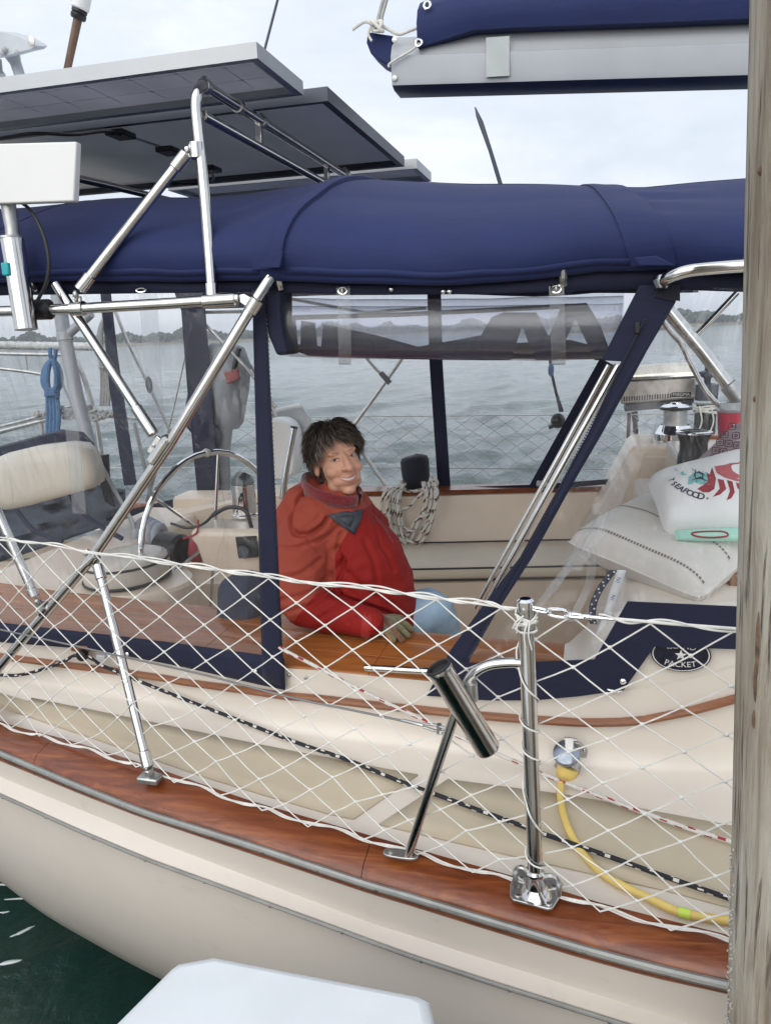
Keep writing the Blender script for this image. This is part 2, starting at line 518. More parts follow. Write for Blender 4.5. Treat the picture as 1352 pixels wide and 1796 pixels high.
class G:
    """collects the faces of ONE part"""
    def __init__(s):
        s.v, s.f, s.m = [], [], []
    def add(s, vs, fs, mi=0):
        o = len(s.v)
        s.v += [Vector(p) for p in vs]
        for k, f in enumerate(fs):
            s.f.append(tuple(i + o for i in f))
            s.m.append(mi[k] if isinstance(mi, list) else mi)
        return s
    def tube(s, pts, r, n=10, closed=False, caps=True, pick=None, squash=1.0):
        N = len(pts)
        rr = r if isinstance(r, (list, tuple)) else [r] * N
        tang = []
        for i in range(N):
            a = pts[(i - 1) % N] if closed or i else pts[0]
            c = pts[(i + 1) % N] if closed or i < N - 1 else pts[-1]
            t = c - a
            tang.append(t.normalized() if t.length > 1e-9 else Vector((0, 0, 1)))
        a, b_ = frame_of(tang[0])
        vs, fs, ms = [], [], []
        for i in range(N):
            if i:
                q = tang[i - 1].rotation_difference(tang[i])
                a, b_ = q @ a, q @ b_
            for j in range(n):
                th = 2 * math.pi * j / n
                vs.append(pts[i] + (a * math.cos(th) + b_ * math.sin(th) * squash) * rr[i])
        for i in range(N if closed else N - 1):
            for j in range(n):
                fs.append((i * n + j, ((i + 1) % N) * n + j, ((i + 1) % N) * n + (j + 1) % n, i * n + (j + 1) % n))
                ms.append(pick(i, j) if pick else 0)
        if caps and not closed:
            fs.append(tuple(range(n)))
            fs.append(tuple(reversed([(N - 1) * n + j for j in range(n)])))
            ms += [0, 0]
        return s.add(vs, fs, ms)
    def pipe(s, a, b, r, n=12, r2=None):
        return s.tube([Vector(a), Vector(b)], [r, r if r2 is None else r2], n)
    def box(s, c, ax, ay, az):
        vs = [c + ax * i + ay * j + az * k for i in (-1, 1) for j in (-1, 1) for k in (-1, 1)]
        return s.add(vs, [(0, 1, 3, 2), (4, 6, 7, 5), (0, 4, 5, 1), (2, 3, 7, 6), (0, 2, 6, 4), (1, 5, 7, 3)])
    def lathe(s, prof, o, axis, n=24, mi=None):
        axis = axis.normalized()
        a, b_ = frame_of(axis)
        vs, fs, ms = [], [], []
        for r, h in prof:
            for j in range(n):
                th = 2 * math.pi * j / n
                vs.append(o + axis * h + (a * math.cos(th) + b_ * math.sin(th)) * max(r, 1e-4))
        for i in range(len(prof) - 1):
            for j in range(n):
                fs.append((i * n + j, i * n + (j + 1) % n, (i + 1) * n + (j + 1) % n, (i + 1) * n + j))
                ms.append(mi[i] if mi else 0)
        fs += [tuple(reversed(range(n))), tuple((len(prof) - 1) * n + j for j in range(n))]
        ms += [mi[0] if mi else 0, mi[-1] if mi else 0]
        return s.add(vs, fs, ms)
    def loft(s, rows, closed=False, pick=None):
        n = len(rows[0])
        vs = [p for r in rows for p in r]
        fs, ms = [], []
        for i in range(len(rows) - 1):
            for j in range(n if closed else n - 1):
                fs.append((i * n + j, i * n + (j + 1) % n, (i + 1) * n + (j + 1) % n, (i + 1) * n + j))
                ms.append(pick(i, j) if pick else 0)
        return s.add(vs, fs, ms)
    def prism(s, poly, d):
        n = len(poly)
        vs = list(poly) + [p + d for p in poly]
        fs = [tuple(reversed(range(n))), tuple(range(n, 2 * n))]
        fs += [(i, (i + 1) % n, n + (i + 1) % n, n + i) for i in range(n)]
        return s.add(vs, fs)
    def ball(s, c, rx, ry=None, rz=None, ax=None, n=12, m=8):
        ry, rz = ry or rx, rz or rx
        X, Y, Z = ax or (Vector((1, 0, 0)), Vector((0, 1, 0)), Vector((0, 0, 1)))
        vs = [c - Z * rz]
        for i in range(1, m):
            ph = -math.pi / 2 + math.pi * i / m
            for j in range(n):
                th = 2 * math.pi * j / n
                vs.append(c + X * rx * math.cos(ph) * math.cos(th) + Y * ry * math.cos(ph) * math.sin(th) + Z * rz * math.sin(ph))
        vs.append(c + Z * rz)
        fs = [(0, 1 + (j + 1) % n, 1 + j) for j in range(n)]
        for i in range(m - 2):
            for j in range(n):
                fs.append((1 + i * n + j, 1 + i * n + (j + 1) % n, 1 + (i + 1) * n + (j + 1) % n, 1 + (i + 1) * n + j))
        L = len(vs) - 1
        fs += [(L, 1 + (m - 2) * n + j, 1 + (m - 2) * n + (j + 1) % n) for j in range(n)]
        return s.add(vs, fs)
    def build(s, name, mats, parent=None, smooth=35, bevel=0.0, solid=0.0, sub=0):
        return mesh_object(name, s.v, s.f, s.m, mats, parent, smooth, bevel, solid, sub)

def origin_of(parent):
    p, o = Vector((0, 0, 0)), parent
    while o is not None:
        p += o.location
        o = o.parent
    return p

def mesh_object(name, v, f, mi, mats, parent=None, smooth=35, bevel=0.0, solid=0.0, sub=0):
    me = bpy.data.meshes.new(name)
    if parent is None:
        lo = Vector((min(p.x for p in v), min(p.y for p in v), min(p.z for p in v)))
        hi = Vector((max(p.x for p in v), max(p.y for p in v), max(p.z for p in v)))
        off = Vector(((lo.x + hi.x) / 2, (lo.y + hi.y) / 2, lo.z))
    else:
        off = origin_of(parent)
    me.from_pydata([tuple(p - off) for p in v], [], f)
    mats = mats if isinstance(mats, (list, tuple)) else [mats]
    for x in mats:
        me.materials.append(MATS[x])
    if len(mats) > 1:
        me.polygons.foreach_set('material_index', mi)
    bm = bmesh.new()
    bm.from_mesh(me)
    bmesh.ops.recalc_face_normals(bm, faces=bm.faces)
    bm.to_mesh(me)
    bm.free()
    if smooth:
        me.polygons.foreach_set('use_smooth', [True] * len(me.polygons))
        me.set_sharp_from_angle(angle=R(smooth))
    o = bpy.data.objects.new(name, me)
    COL.objects.link(o)
    if parent is None:
        o.location = off
    else:
        o.parent = parent
    if solid:
        md = o.modifiers.new('thickness', 'SOLIDIFY')
        md.thickness = solid
        md.offset = 0
    if bevel:
        md = o.modifiers.new('edge', 'BEVEL')
        md.width = bevel
        md.segments = 2
        md.limit_method = 'ANGLE'
        md.angle_limit = R(40)
    if sub:
        md = o.modifiers.new('smooth', 'SUBSURF')
        md.levels = md.render_levels = sub
    return o

def tag(o, label=None, cat=None, group=None, kind=None):
    if label: o['label'] = label
    if cat: o['category'] = cat
    if group: o['group'] = group
    if kind: o['kind'] = kind
    return o

def thing(name, label, cat, base, group=None):
    o = bpy.data.objects.new(name, None)
    o.empty_display_size = 0.05
    COL.objects.link(o)
    o.location = base
    return tag(o, label, cat, group)

def text_mesh(body, size, place, right, up, name, mat_, parent, depth=0.0015, bend=None, align='CENTER', spacing=1.0, bold=0.0):
    """lettering laid flat at a place; bend = radius of the arc it follows (positive: arch up)"""
    cu = bpy.data.curves.new('lettering', 'FONT')
    cu.body = body
    cu.size = size
    cu.align_x = align
    cu.align_y = 'CENTER'
    cu.space_character = spacing
    cu.extrude = 0.0
    cu.resolution_u = 3
    cu.offset = bold
    tmp = bpy.data.objects.new('lettering', cu)
    COL.objects.link(tmp)
    dg = bpy.context.evaluated_depsgraph_get()
    ev = tmp.evaluated_get(dg)
    me = ev.to_mesh()
    pts = [(p.co.x, p.co.y) for p in me.vertices]
    fs = [tuple(q.vertices) for q in me.polygons]
    ev.to_mesh_clear()
    bpy.data.objects.remove(tmp)
    bpy.data.curves.remove(cu)
    right, up = right.normalized(), up.normalized()
    nrm = right.cross(up).normalized()
    out = []
    for x, y in pts:
        if bend:
            th = x / bend
            x, y = (bend + y) * math.sin(th), (bend + y) * math.cos(th) - bend
        out.append(place + right * x + up * y)
    if callable(depth):
        out = [depth(p) for p in out]
    g = G()
    g.add(out, fs)
    return g.build(name, mat_, parent, smooth=0)

rng = random.Random(7)
def fleck_pick(n, period=9, run=2, shift=3):
    """a braided rope's coloured flecks: pairs of short marks that turn round the rope"""
    def f(i, j):
        k = (i + (j * shift * 2 // n)) % period
        return 1 if k < run and (j + i // period) % 3 != 0 else 0
    return f
# ================================================================== SETTING
# ---- the sea: one sheet out to the horizon, with real chop near by
def build_sea():
    rs = np.random.RandomState(3)
    front = np.linspace(R(-42), R(42), 620)
    rest = np.linspace(R(42), R(318), 70)[1:-1]
    ang = np.concatenate([front, rest])
    rad = np.concatenate([np.geomspace(0.25, 95, 470), np.geomspace(100, 1500, 40)])
    A_, R_ = np.meshgrid(ang, rad)
    X, Y = np.sin(A_) * R_, np.cos(A_) * R_
    Z = np.zeros_like(X)
    for _ in range(46):
        lam = 0.45 * (9.0 ** rs.rand())
        th = R(-62) + rs.randn() * 0.55
        k = 2 * math.pi / lam
        amp = 0.0098 * lam ** 0.62
        ph = rs.rand() * 6.28
        s = np.sin(k * (X * math.sin(th) + Y * math.cos(th)) + ph + 0.6 * np.sin(0.31 * X + 0.23 * Y + ph))
        fade = np.clip((lam * 26 - R_) / (lam * 12), 0, 1)
        Z += amp * fade * (1 - np.sqrt(np.abs(s)) * np.sign(-s) * 0 + 0) * (np.exp(s * 0.8) - 1.17)
    Z *= 0.55 + 0.45 * np.clip((R_ - 5) / 8, 0, 1)
    Z *= np.clip((150 - R_) / 60, 0, 1)
    nr, na = X.shape
    co = np.stack([X, Y, Z], -1).reshape(-1, 3)
    co = np.vstack([co, [[0, 0, 0]]])
    i = np.arange(nr - 1)[:, None] * na
    j = np.arange(na)[None, :]
    q = np.stack([i + j, i + (j + 1) % na, i + na + (j + 1) % na, i + na + j], -1).reshape(-1, 4)
    me = bpy.data.meshes.new('sea')
    t = np.stack([np.full(na, len(co) - 1), (np.arange(na) + 1) % na, np.arange(na)], -1)
    nl = q.size + t.size
    me.vertices.add(len(co))
    me.vertices.foreach_set('co', co.astype('f').ravel())
    me.loops.add(nl)
    me.loops.foreach_set('vertex_index', np.concatenate([q[:, ::-1].ravel(), t.ravel()]).astype('i'))
    me.polygons.add(len(q) + len(t))
    ls = np.concatenate([np.arange(len(q)) * 4, q.size + np.arange(len(t)) * 3]).astype('i')
    me.polygons.foreach_set('loop_start', ls)
    me.polygons.foreach_set('use_smooth', np.ones(len(q) + len(t), dtype=bool))
    me.update(calc_edges=True)
    me.validate()
    me.materials.append(MATS['water'])
    o = bpy.data.objects.new('sea', me)
    COL.objects.link(o)
    if sum(p.normal.z for p in me.polygons[:50]) < 0:
        me.flip_normals()
    tag(o, 'grey-green choppy sea spreading out to the wooded shore', kind='structure')
build_sea()

# ---- thin white strips painting sky reflections on the slack water beside the hull
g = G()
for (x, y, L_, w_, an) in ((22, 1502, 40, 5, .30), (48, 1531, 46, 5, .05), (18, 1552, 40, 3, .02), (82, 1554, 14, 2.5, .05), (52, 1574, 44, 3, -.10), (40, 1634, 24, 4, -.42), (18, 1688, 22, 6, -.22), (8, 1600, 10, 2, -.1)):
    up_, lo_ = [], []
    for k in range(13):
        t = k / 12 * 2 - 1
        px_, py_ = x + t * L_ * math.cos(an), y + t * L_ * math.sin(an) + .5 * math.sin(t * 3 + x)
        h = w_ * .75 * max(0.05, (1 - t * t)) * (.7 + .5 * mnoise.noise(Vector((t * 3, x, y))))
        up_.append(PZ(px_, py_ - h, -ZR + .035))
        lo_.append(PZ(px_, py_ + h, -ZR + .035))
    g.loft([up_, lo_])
tag(g.build('painted_glint_strips', 'painted_glint', smooth=60, solid=.004), 'white strips painted in for sky reflections on the dark water beside the hull', 'painted_glint', kind='stuff')

# ---- the far shore: a low bank, the wood on it, and reeds in front
def polar(az, r, z=0.0):
    return Vector((math.sin(az) * r, math.cos(az) * r, z))
g = G()
rows = []
for k in range(121):
    az = R(-60 + k)
    r0 = 640 + 40 * math.sin(k * 0.31) + 22 * math.sin(k * 0.83 + 1)
    rows.append([polar(az, r0, -0.3), polar(az, r0 + 6, 0.7), polar(az, r0 + 60, 1.4), polar(az, r0 + 260, 3.0), polar(az, r0 + 300, -0.4)])
g.loft(rows)
tag(g.build('far_bank', 'reed_far'), 'low marshy bank across the water', kind='structure')
g = G()
for k in range(4600):
    az = R(-46 + 92 * rng.random())
    d = math.degrees(az)
    band = rng.random() ** 1.6
    r = 690 + band * 190 + 30 * math.sin(d * 0.31)
    clump = 0.75 + 0.35 * math.sin(d * 0.9 + 1.3) * math.sin(d * 0.37) + 0.15 * math.sin(d * 3.1)
    h = (7.5 + 4.0 * rng.random()) * max(0.62, clump)
    c = polar(az, r, 1.2)
    wd = h * (0.30 + 0.22 * rng.random())
    g.tube([c, c + UPZ * h * 0.5], [0.25, 0.15], 4, caps=False, pick=lambda i, j: 1)
    for q in range(rng.randint(3, 5)):
        a = rng.random() * 6.28
        cc = c + Vector((math.cos(a) * wd * 0.5, math.sin(a) * wd * 0.5, h * (0.42 + 0.42 * rng.random())))
        o0 = len(g.v)
        g.ball(cc, wd * (0.35 + 0.3 * rng.random()), wd * (0.35 + 0.3 * rng.random()), h * (0.16 + 0.13 * rng.random()), n=6, m=4)
        for i in range(o0, len(g.v)):
            g.v[i] += Vector((rng.uniform(-.25, .25), rng.uniform(-.25, .25), rng.uniform(-.2, .3))) * wd * 0.5
tag(g.build('distant_wood', ['leaf_far', 'bark_far'], smooth=0), 'dark mass of trees along the far shore', 'woodland', kind='stuff')
g = G()
for k in range(900):
    t = rng.random()
    az = R(12.5 + 7.5 * t)
    c = polar(az, 330 + rng.random() * 10, -0.2)
    h = (1.4 + 1.0 * rng.random()) * (0.55 + 0.45 * math.sin(t * 3.14))
    a = rng.random() * 3.14
    s = Vector((math.cos(a), math.sin(a), 0)) * 0.22
    tip = c + Vector((rng.uniform(-.3, .3), rng.uniform(-.3, .3), h))
    g.add([c - s, c + s, tip + s * 0.3, tip - s * 0.3], [(0, 1, 2, 3)])
tag(g.build('marsh_reeds', 'reed_far', smooth=0), 'tan reed bed standing in the water before the far wood', 'reeds', kind='stuff')

# ---- the timber piling beside the boat
def build_piling():
    p = thing('piling', 'weathered grey timber piling standing upright at the right edge', 'piling', W(.46, -.47, -ZR))
    # the axis follows from the left outline seen in the photograph
    RP, D0 = 0.137, 1.18
    def axis_at(x, y):
        d = ray(x, y)
        th = math.atan2(d.x, d.y) + math.asin(RP / D0)
        dt = math.sqrt(D0 * D0 - RP * RP)
        return Vector((math.sin(th) * D0, math.cos(th) * D0, HC + d.z / math.hypot(d.x, d.y) * dt))
    p0_, p1_ = axis_at(1284, 1400), axis_at(1312, 60)
    up_ = (p1_ - p0_).normalized()
    a, b_ = p0_ - up_ * ((p0_.z + .6) / up_.z), p1_ + up_ * .7
    ax = (b_ - a).normalized()
    n, rows = 64, []
    fx, fy = frame_of(ax, UX)
    L = (b_ - a).length
    K = 130
    for i in range(K + 1):
        h = L * i / K
        row = []
        for j in range(n):
            th = 2 * math.pi * j / n
            q = Vector((math.cos(th) * 2.2, math.sin(th) * 2.2, h * 0.8))
            r = 0.135 * (1 + 0.022 * mnoise.noise(q) + 0.02 * mnoise.noise(Vector((math.cos(th) * 9, math.sin(th) * 9, h * 0.7))) + 0.012 * mnoise.noise(Vector((math.cos(th) * 22, math.sin(th) * 22, h * 2.5))))
            r += 0.004 * (1 - h / L)
            row.append(a + ax * h + (fx * math.cos(th) + fy * math.sin(th)) * r)
        rows.append(row)
    g = G().loft(rows, closed=True)
    g.add(rows[-1], [tuple(range(n))])
    g.build('shaft', 'piling_wood', p, smooth=60)
    def surf(x, y):
        # where the line of sight meets the shaft
        d = ray(x, y).normalized()
        w = CAM - a
        dp, wp = d - ax * d.dot(ax), w - ax * w.dot(ax)
        A_, B_, C_ = dp.dot(dp), 2 * dp.dot(wp), wp.dot(wp) - 0.138 ** 2
        disc = max(B_ * B_ - 4 * A_ * C_, 0)
        return CAM + d * ((-B_ - math.sqrt(disc)) / (2 * A_))
    for (x, y, w, h) in ((1327, 1130, 5, 60), (1323, 1195, 4, 40), (1330, 300, 2, 7), (1322, 700, 1.5, 6), (1320, 1262, 3, 18)):
        c = surf(x, y)
        out = (c - a - ax * (c - a).dot(ax)).normalized()
        sd_ = out.cross(ax)
        G().ball(c - out * 0.003, w * 0.00085, 0.005, h * 0.00085, (sd_, out, ax), 14, 10).build('scar', 'knot_brown', p)
    g = G()
    for k in range(150):
        y = 1480 + 330 * rng.random()
        c = surf(1280 - (y - 1480) * 0.02 + abs(rng.gauss(0, 4)), y)
        c += Vector((rng.uniform(-1, 1), rng.uniform(-1, 1), rng.uniform(-1, 1))) * 0.003
        s = rng.uniform(0.0007, 0.0020)
        g.ball(c, s, s, s * 1.2, n=6, m=4)
    tag(g.build('barnacles', 'barnacle', p, smooth=0), kind='stuff')
mat('knot_brown', (0.14, 0.085, 0.055), 0.9, 0, 0.4, 50, bump=0.8, bscale=90, bdist=0.006)
build_piling()

# ---- the white dock box in the foreground, on the edge of the dock
def build_dock():
    d = thing('dock', 'timber dock below the camera', 'dock', W(-.2, -1.4, -ZR))
    del d['category']
    d['kind'] = 'structure'
    for k in range(24):
        G().box(W(.1, -.80 - k * 0.15, -.375), UX * 3.6, VX * 0.07, UPZ * 0.02).build('plank', 'piling_wood', d, bevel=0.004)
    for u in (-1.9, 1.6):
        G().tube([W(u, -1.2, -1.7), W(u, -1.2, -.40)], 0.11, 16).build('support_post', 'piling_wood', d)
    t = thing('dock_box', 'white dock box lid with cut corners in the foreground', 'dock box', W(-.37, -.75, -.35))
    zt = .15
    top = [PZ(x, y, zt) for x, y in ((300, 1703), (312, 1694), (375, 1682), (740, 1752), (756, 1760))]
    u0, u1 = uvz(top[0])[0], uvz(top[-1])[0]
    top += [W(u1 + .05, -.60, zt), W(u1 + .05, -1.02, zt), W(u1 - .02, -1.1, zt), W(u0 - .02, -1.1, zt), W(u0 - .06, -1.0, zt), W(u0 - .04, -.66, zt)]
    c = sum(top, Vector()) / len(top)
    def ring(s, z):
        return [Vector((c.x + (p.x - c.x) * s, c.y + (p.y - c.y) * s, ZR + z)) for p in top]
    g = G().loft([ring(.93, .163), ring(.97, .160), ring(.99, .153), ring(1.0, .143), ring(1.0, .085), ring(.985, .080)], closed=True)
    g.add(ring(.93, .163), [tuple(range(len(top)))])
    lid = g.build('lid', 'dock_white', t, smooth=50)
    g = G().loft([ring(.955, .079), ring(.93, -.353)], closed=True)
    g.build('body', 'dock_white', t)
build_dock()

# ---- the damp air over the water
g = G()
g.box(Vector((0, 60, 13.0)), Vector((1560, 0, 0)), Vector((0, 1560, 0)), Vector((0, 0, 14.6)))
m = bpy.data.materials.new('haze_air')
m.use_nodes = True
nt = m.node_tree
nt.nodes.remove(nt.nodes['Principled BSDF'])
pv = nt.nodes.new('ShaderNodeVolumePrincipled')
pv.inputs['Color'].default_value = (0.86, 0.91, 0.97, 1)
pv.inputs['Density'].default_value = 0.00052
pv.inputs['Anisotropy'].default_value = 0.2
nt.links.new(pv.outputs['Volume'], nt.nodes['Material Output'].inputs['Volume'])
MATS['haze_air'] = m
hz = g.build('haze', 'haze_air', smooth=0)
tag(hz, 'pale damp haze over the water', kind='stuff')
# ================================================================== THE SAILBOAT: hull, rails, deck, cockpit
US = [x * 0.1 - 4.3 for x in range(54)]      # stations along the boat, stern to cabin

def line_z(px, off):
    """height along the boat of a line seen in the photograph on the hull's side"""
    t = []
    for x, y in px:
        u, v, z = uvz(PV(x, y, lambda q: rail_v(q) + off))
        t.append((u, z))
    t.sort()
    return lerp_tab(t)

boat = thing('sailboat', 'cream sailboat with varnished teak rail moored along the dock', 'sailboat', W(-.8, 1.9, -ZR))

in_px = [(0, 1263), (130, 1300), (280, 1348), (440, 1404), (729, 1488), (900, 1536), (1060, 1585), (1281, 1640)]
st_px = [(0, 1319), (142, 1379), (288, 1434), (440, 1481), (556, 1520), (650, 1551), (884, 1621), (1008, 1658), (1143, 1695), (1268, 1724)]
lo_px = [(0, 1338), (142, 1397), (288, 1451), (440, 1502), (556, 1541), (650, 1573), (884, 1645), (1008, 1683), (1143, 1720), (1268, 1748)]
sl_px = [(0, 1362), (67, 1390), (220, 1452), (362, 1509), (650, 1619), (820, 1673), (961, 1717), (1117, 1767)]
rb_px = [(0, 1393), (129, 1452), (233, 1496), (435, 1571), (621, 1639), (694, 1667), (837, 1715), (961, 1754), (1086, 1793)]
z_in, z_st, z_lo, z_sl, z_rb = line_z(in_px, .058), line_z(st_px, -.062), line_z(lo_px, -.062), line_z(sl_px, -.05), line_z(rb_px, -.088)
wl_v = lerp_tab([(-3.4, 1.75), (-2.70, 1.207), (-2.007, .922), (-1.462, .752), (-.8, .60), (0, .47), (1.0, .38)])

# hull
rows = []
for u in US:
    rv = rail_v(u)
    zl, zs, zb = z_lo(u), z_sl(u), z_rb(u)
    wv = wl_v(u)
    pr = [(rv - .030, zl + .03), (rv - .052, zl + .004), (rv - .050, zs), (rv - .066, zs - (zs - zb) * .55), (rv - .084, zb + .004), (rv - .084, zb - .010), (rv - .052, zb - .016)]
    for t in (0.12, .25, .4, .55, .7, .82, .92, 1.0):
        vv = rv - .052 + (wv - rv + .052) * (t ** 3.0)
        zz = zb - .016 + (-ZR - zb + .016) * t
        pr.append((vv, zz))
    pr += [(wv + .25, -ZR - .3), (1.95, -ZR - .75)]
    row = [W(u, v, z) for v, z in pr]
    row += [W(u, 3.9 - v, z) for v, z in reversed(pr[:-1])]
    rows.append(row)
g = G().loft(rows)
hull = g.build('hull', 'hull_paint', boat, smooth=30)
# transom
g = G()
g.add(rows[0], [tuple(range(len(rows[0])))])
g.build('transom', 'hull_paint', boat, smooth=0)

# stainless rub strip on the moulded strake, with screws
pts = [W(u, rail_v(u) - .089, z_rb(u) - .002) for u in US]
g = G().tube(catmull(pts, 3), .0050, 8)
rub = g.build('rub_strip', 'steel_strip', boat)
for k in range(15):
    u = -2.2 + k * .215
    c = W(u, rail_v(u) - .0945, z_rb(u) - .002)
    G().lathe([(.0035, 0), (.0035, .0012), (.001, .002)], c, -VX, 10).build('screw', 'steel_worn', rub)

# cap rail: teak, rounded outer edge, in scarfed lengths
def rail_row(u):
    rv = rail_v(u)
    zi, zs, zl = z_in(u), z_st(u), z_lo(u)
    return [W(u, rv + .060, zi - .07), W(u, rv + .060, zi - .004), W(u, rv + .052, zi + .004), W(u, rv + .00, zi * .5 + (zs + .020) * .5 + .004),
            W(u, rv - .040, zi * .12 + (zs + .022) * .88 + .003), W(u, rv - .054, zs + .014), W(u, rv - .060, zs + .004), W(u, rv - .060, zl + .008), W(u, rv - .054, zl), W(u, rv - .02, zl)]
cuts = [-4.3, -2.8, -1.62, -.43, .52, 1.0]
for a, b_ in zip(cuts, cuts[1:]):
    n = max(4, int((b_ - a) / .06))
    rr = [rail_row(a + .001 + (b_ - a - .002) * k / n) for k in range(n + 1)]
    g = G().loft(rr)
    g.add(rr[0], [tuple(range(10))]).add(rr[-1], [tuple(range(10))])
    g.build('cap_rail_plank', 'teak_rail', boat, smooth=40)
pts = [W(u, rail_v(u) - .064, z_st(u) - .002) for u in US]
g = G().tube(catmull(pts, 3), .0105, 10)
strip = g.build('rail_strip', 'steel_strip', boat)
for k in range(18):
    u = -2.2 + k * .165
    c = W(u, rail_v(u) - .0735, z_st(u) - .002)
    G().lathe([(.0042, 0), (.0042, .0014), (.0015, .0022)], c, -VX, 10).build('screw', 'steel_worn', strip)

# side deck, cambered up to the coaming
ts_px = [(21, 1153), (199, 1176), (320, 1195), (440, 1211), (549, 1223), (658, 1236), (729, 1243), (900, 1259), (1024, 1267), (1115, 1265), (1206, 1247), (1291, 1224)]
tz = []
for x, y in ts_px:
    u, v, z = uvz(PV(x, y, lambda q: coam_v(q)))
    tz.append((u, z))
z_trim = lerp_tab(sorted(tz))
def z_deck(u, v):
    a, b_ = rail_v(u) + .06, coam_v(u) - .03
    t = max(0.0, min(1.0, (v - a) / max(b_ - a, .05)))
    return (z_in(u) - .035) * (1 - t) + (z_trim(u) * .30 - .01) * t
rows = []
for u in US:
    a, b_ = rail_v(u) + .059, coam_v(u) - .03
    r = [W(u, a + (b_ - a) * t, z_deck(u, a + (b_ - a) * t)) for t in (0, .25, .5, .75, 1)]
    zb = z_deck(u, b_)
    zt = z_trim(u)
    # cove up into the coaming side
    r += [W(u, b_ + .012, zb + .006), W(u, b_ + .022, zb + .022), W(u, b_ + .03, zb + .06), W(u, b_ + .034, zt - .02), W(u, b_ + .040, zt + .09)]
    rows.append(r)
g = G().loft(rows)
g.build('side_deck', 'gelcoat', boat, smooth=50)

def deck_panel(px):
    pts = [PZ(x, y, lambda u, v: z_deck(u, v) + .003) for x, y in px]
    g = G()
    g.prism(pts, UPZ * .002)
    bmx = g.build('nonskid_panel', 'nonskid', boat, smooth=0)
    return bmx
def dense(px, k=6):
    out = []
    for (a, b_), (c, d) in zip(px, px[1:] + px[:1]):
        for i in range(k):
            out.append((a + (c - a) * i / k, b_ + (d - b_) * i / k))
    return out
def strip_panel(top, bot, n=16):
    """a panel between two lines seen in the photograph, following the deck"""
    tf, bf = lerp_tab(sorted(top)), lerp_tab(sorted(bot))
    x0t, x1t, x0b, x1b = top[0][0], top[-1][0], bot[0][0], bot[-1][0]
    rows = []
    for i in range(n + 1):
        xt, xb = x0t + (x1t - x0t) * i / n, x0b + (x1b - x0b) * i / n
        rows.append([PZ(xt + (xb - xt) * t, tf(xt) + (bf(xb) - tf(xt)) * t, lambda u, v: z_deck(u, v) + .004) for t in (0, .25, .5, .75, 1)])
    G().loft(rows).build('nonskid_panel', 'nonskid', boat, smooth=50, solid=.003)
strip_panel([(-160, 1182), (0, 1213), (200, 1253), (480, 1311), (658, 1345), (733, 1359)], [(-160, 1190), (0, 1241), (199, 1307), (355, 1362), (440, 1388), (590, 1432), (620, 1437)])
strip_panel([(785, 1367), (900, 1382), (1000, 1395), (1290, 1450), (1400, 1475)], [(664, 1446), (800, 1478), (960, 1515), (1180, 1565), (1400, 1625)])

# teak trim moulding along the coaming side
pts = [W(u, coam_v(u) - .004, z_trim(u)) for u in [x * .06 - 2.5 for x in range(56)]]
G().tube(pts, .0125, 10, squash=1.0).build('coaming_trim', 'teak_trim', boat)

# coaming: outer side above the trim, up to the teak cap (left) or the cabin shoulder (right)
CAPZ = .255
def coam_top(u):
    t = max(0, min(1, (u + .02) / .30))
    t = t * t * (3 - 2 * t)
    return CAPZ - .025 + t * .255
rows, US2 = [], [x * .05 - 2.6 for x in range(73)]
for u in US2:
    cv, zt, ct = coam_v(u), z_trim(u), coam_top(u)
    inn = .36
    k = max(0, min(1, (u - .1) / .2))
    rows.append([W(u, cv + .008, zt - .02), W(u, cv + .012, zt + .3 * (ct - zt)), W(u, cv + .018, ct - .03), W(u, cv + .03, ct - .008), W(u, cv + .045, ct),
                 W(u, cv + inn * (1 - k) + 1.0 * k, ct), W(u, cv + inn * (1 - k) + 1.0 * k + .012, ct - .02), W(u, cv + inn * (1 - k) + 1.0 * k + .02, -.30)])
G().loft(rows).build('coaming', 'gelcoat', boat, smooth=40)

# teak cap on the coaming, in planks with a butt joint
def cap_plank(u0, u1, t0, t1, round_end=False):
    rr = []
    n = max(6, int((u1 - u0) / .06))
    for k in range(n + 1):
        u = u0 + .001 + (u1 - u0 - .002) * k / n
        cv, w = coam_v(u) + .012, .375
        v0, v1 = cv + w * t0 + .0008, cv + w * t1 - .0008
        if round_end:
            q = (u - u1 + .22) / .22
            if q > 0:
                s = math.sqrt(max(0, 1 - q * q))
                mid = cv + w * .5
                v0, v1 = mid + (v0 - mid) * s, mid + (v1 - mid) * s
        z = CAPZ
        e0, e1 = (.012 if t0 == 0 else .0015), (.012 if t1 == 1 else .0015)
        rr.append([W(u, v0, z - .024), W(u, v0, z - e0 * .7), W(u, v0 + e0 * .35, z - e0 * .2), W(u, v0 + e0, z), W(u, v1 - e1, z), W(u, v1, z - e1), W(u, v1, z - .024)])
    g = G().loft(rr, closed=True)
    g.add(rr[0], [tuple(range(7))]).add(rr[-1], [tuple(range(7))])
    g.build('coaming_cap_plank', 'teak_cap', boat, smooth=40)
for (a, b_) in ((-2.6, -1.15), (-1.15, -.545)):
    for t0, t1 in ((0, .36), (.36, .70), (.70, 1)):
        cap_plank(a + (.30 if t0 == .36 and a < -2 else 0), b_, t0, t1)
cap_plank(-.545, .20, 0, .36)
cap_plank(-.545, .20, .36, .70)
cap_plank(-.545, .20, .70, 1)
# small snap studs on the coaming side
for x, y in ((507, 1184), (537, 1189)):
    c = PV(x, y, lambda q: coam_v(q) + .006)
    G().lathe([(.006, 0), (.006, .003), (.003, .006)], c, -VX, 12).build('snap_stud', 'steel_worn', boat)

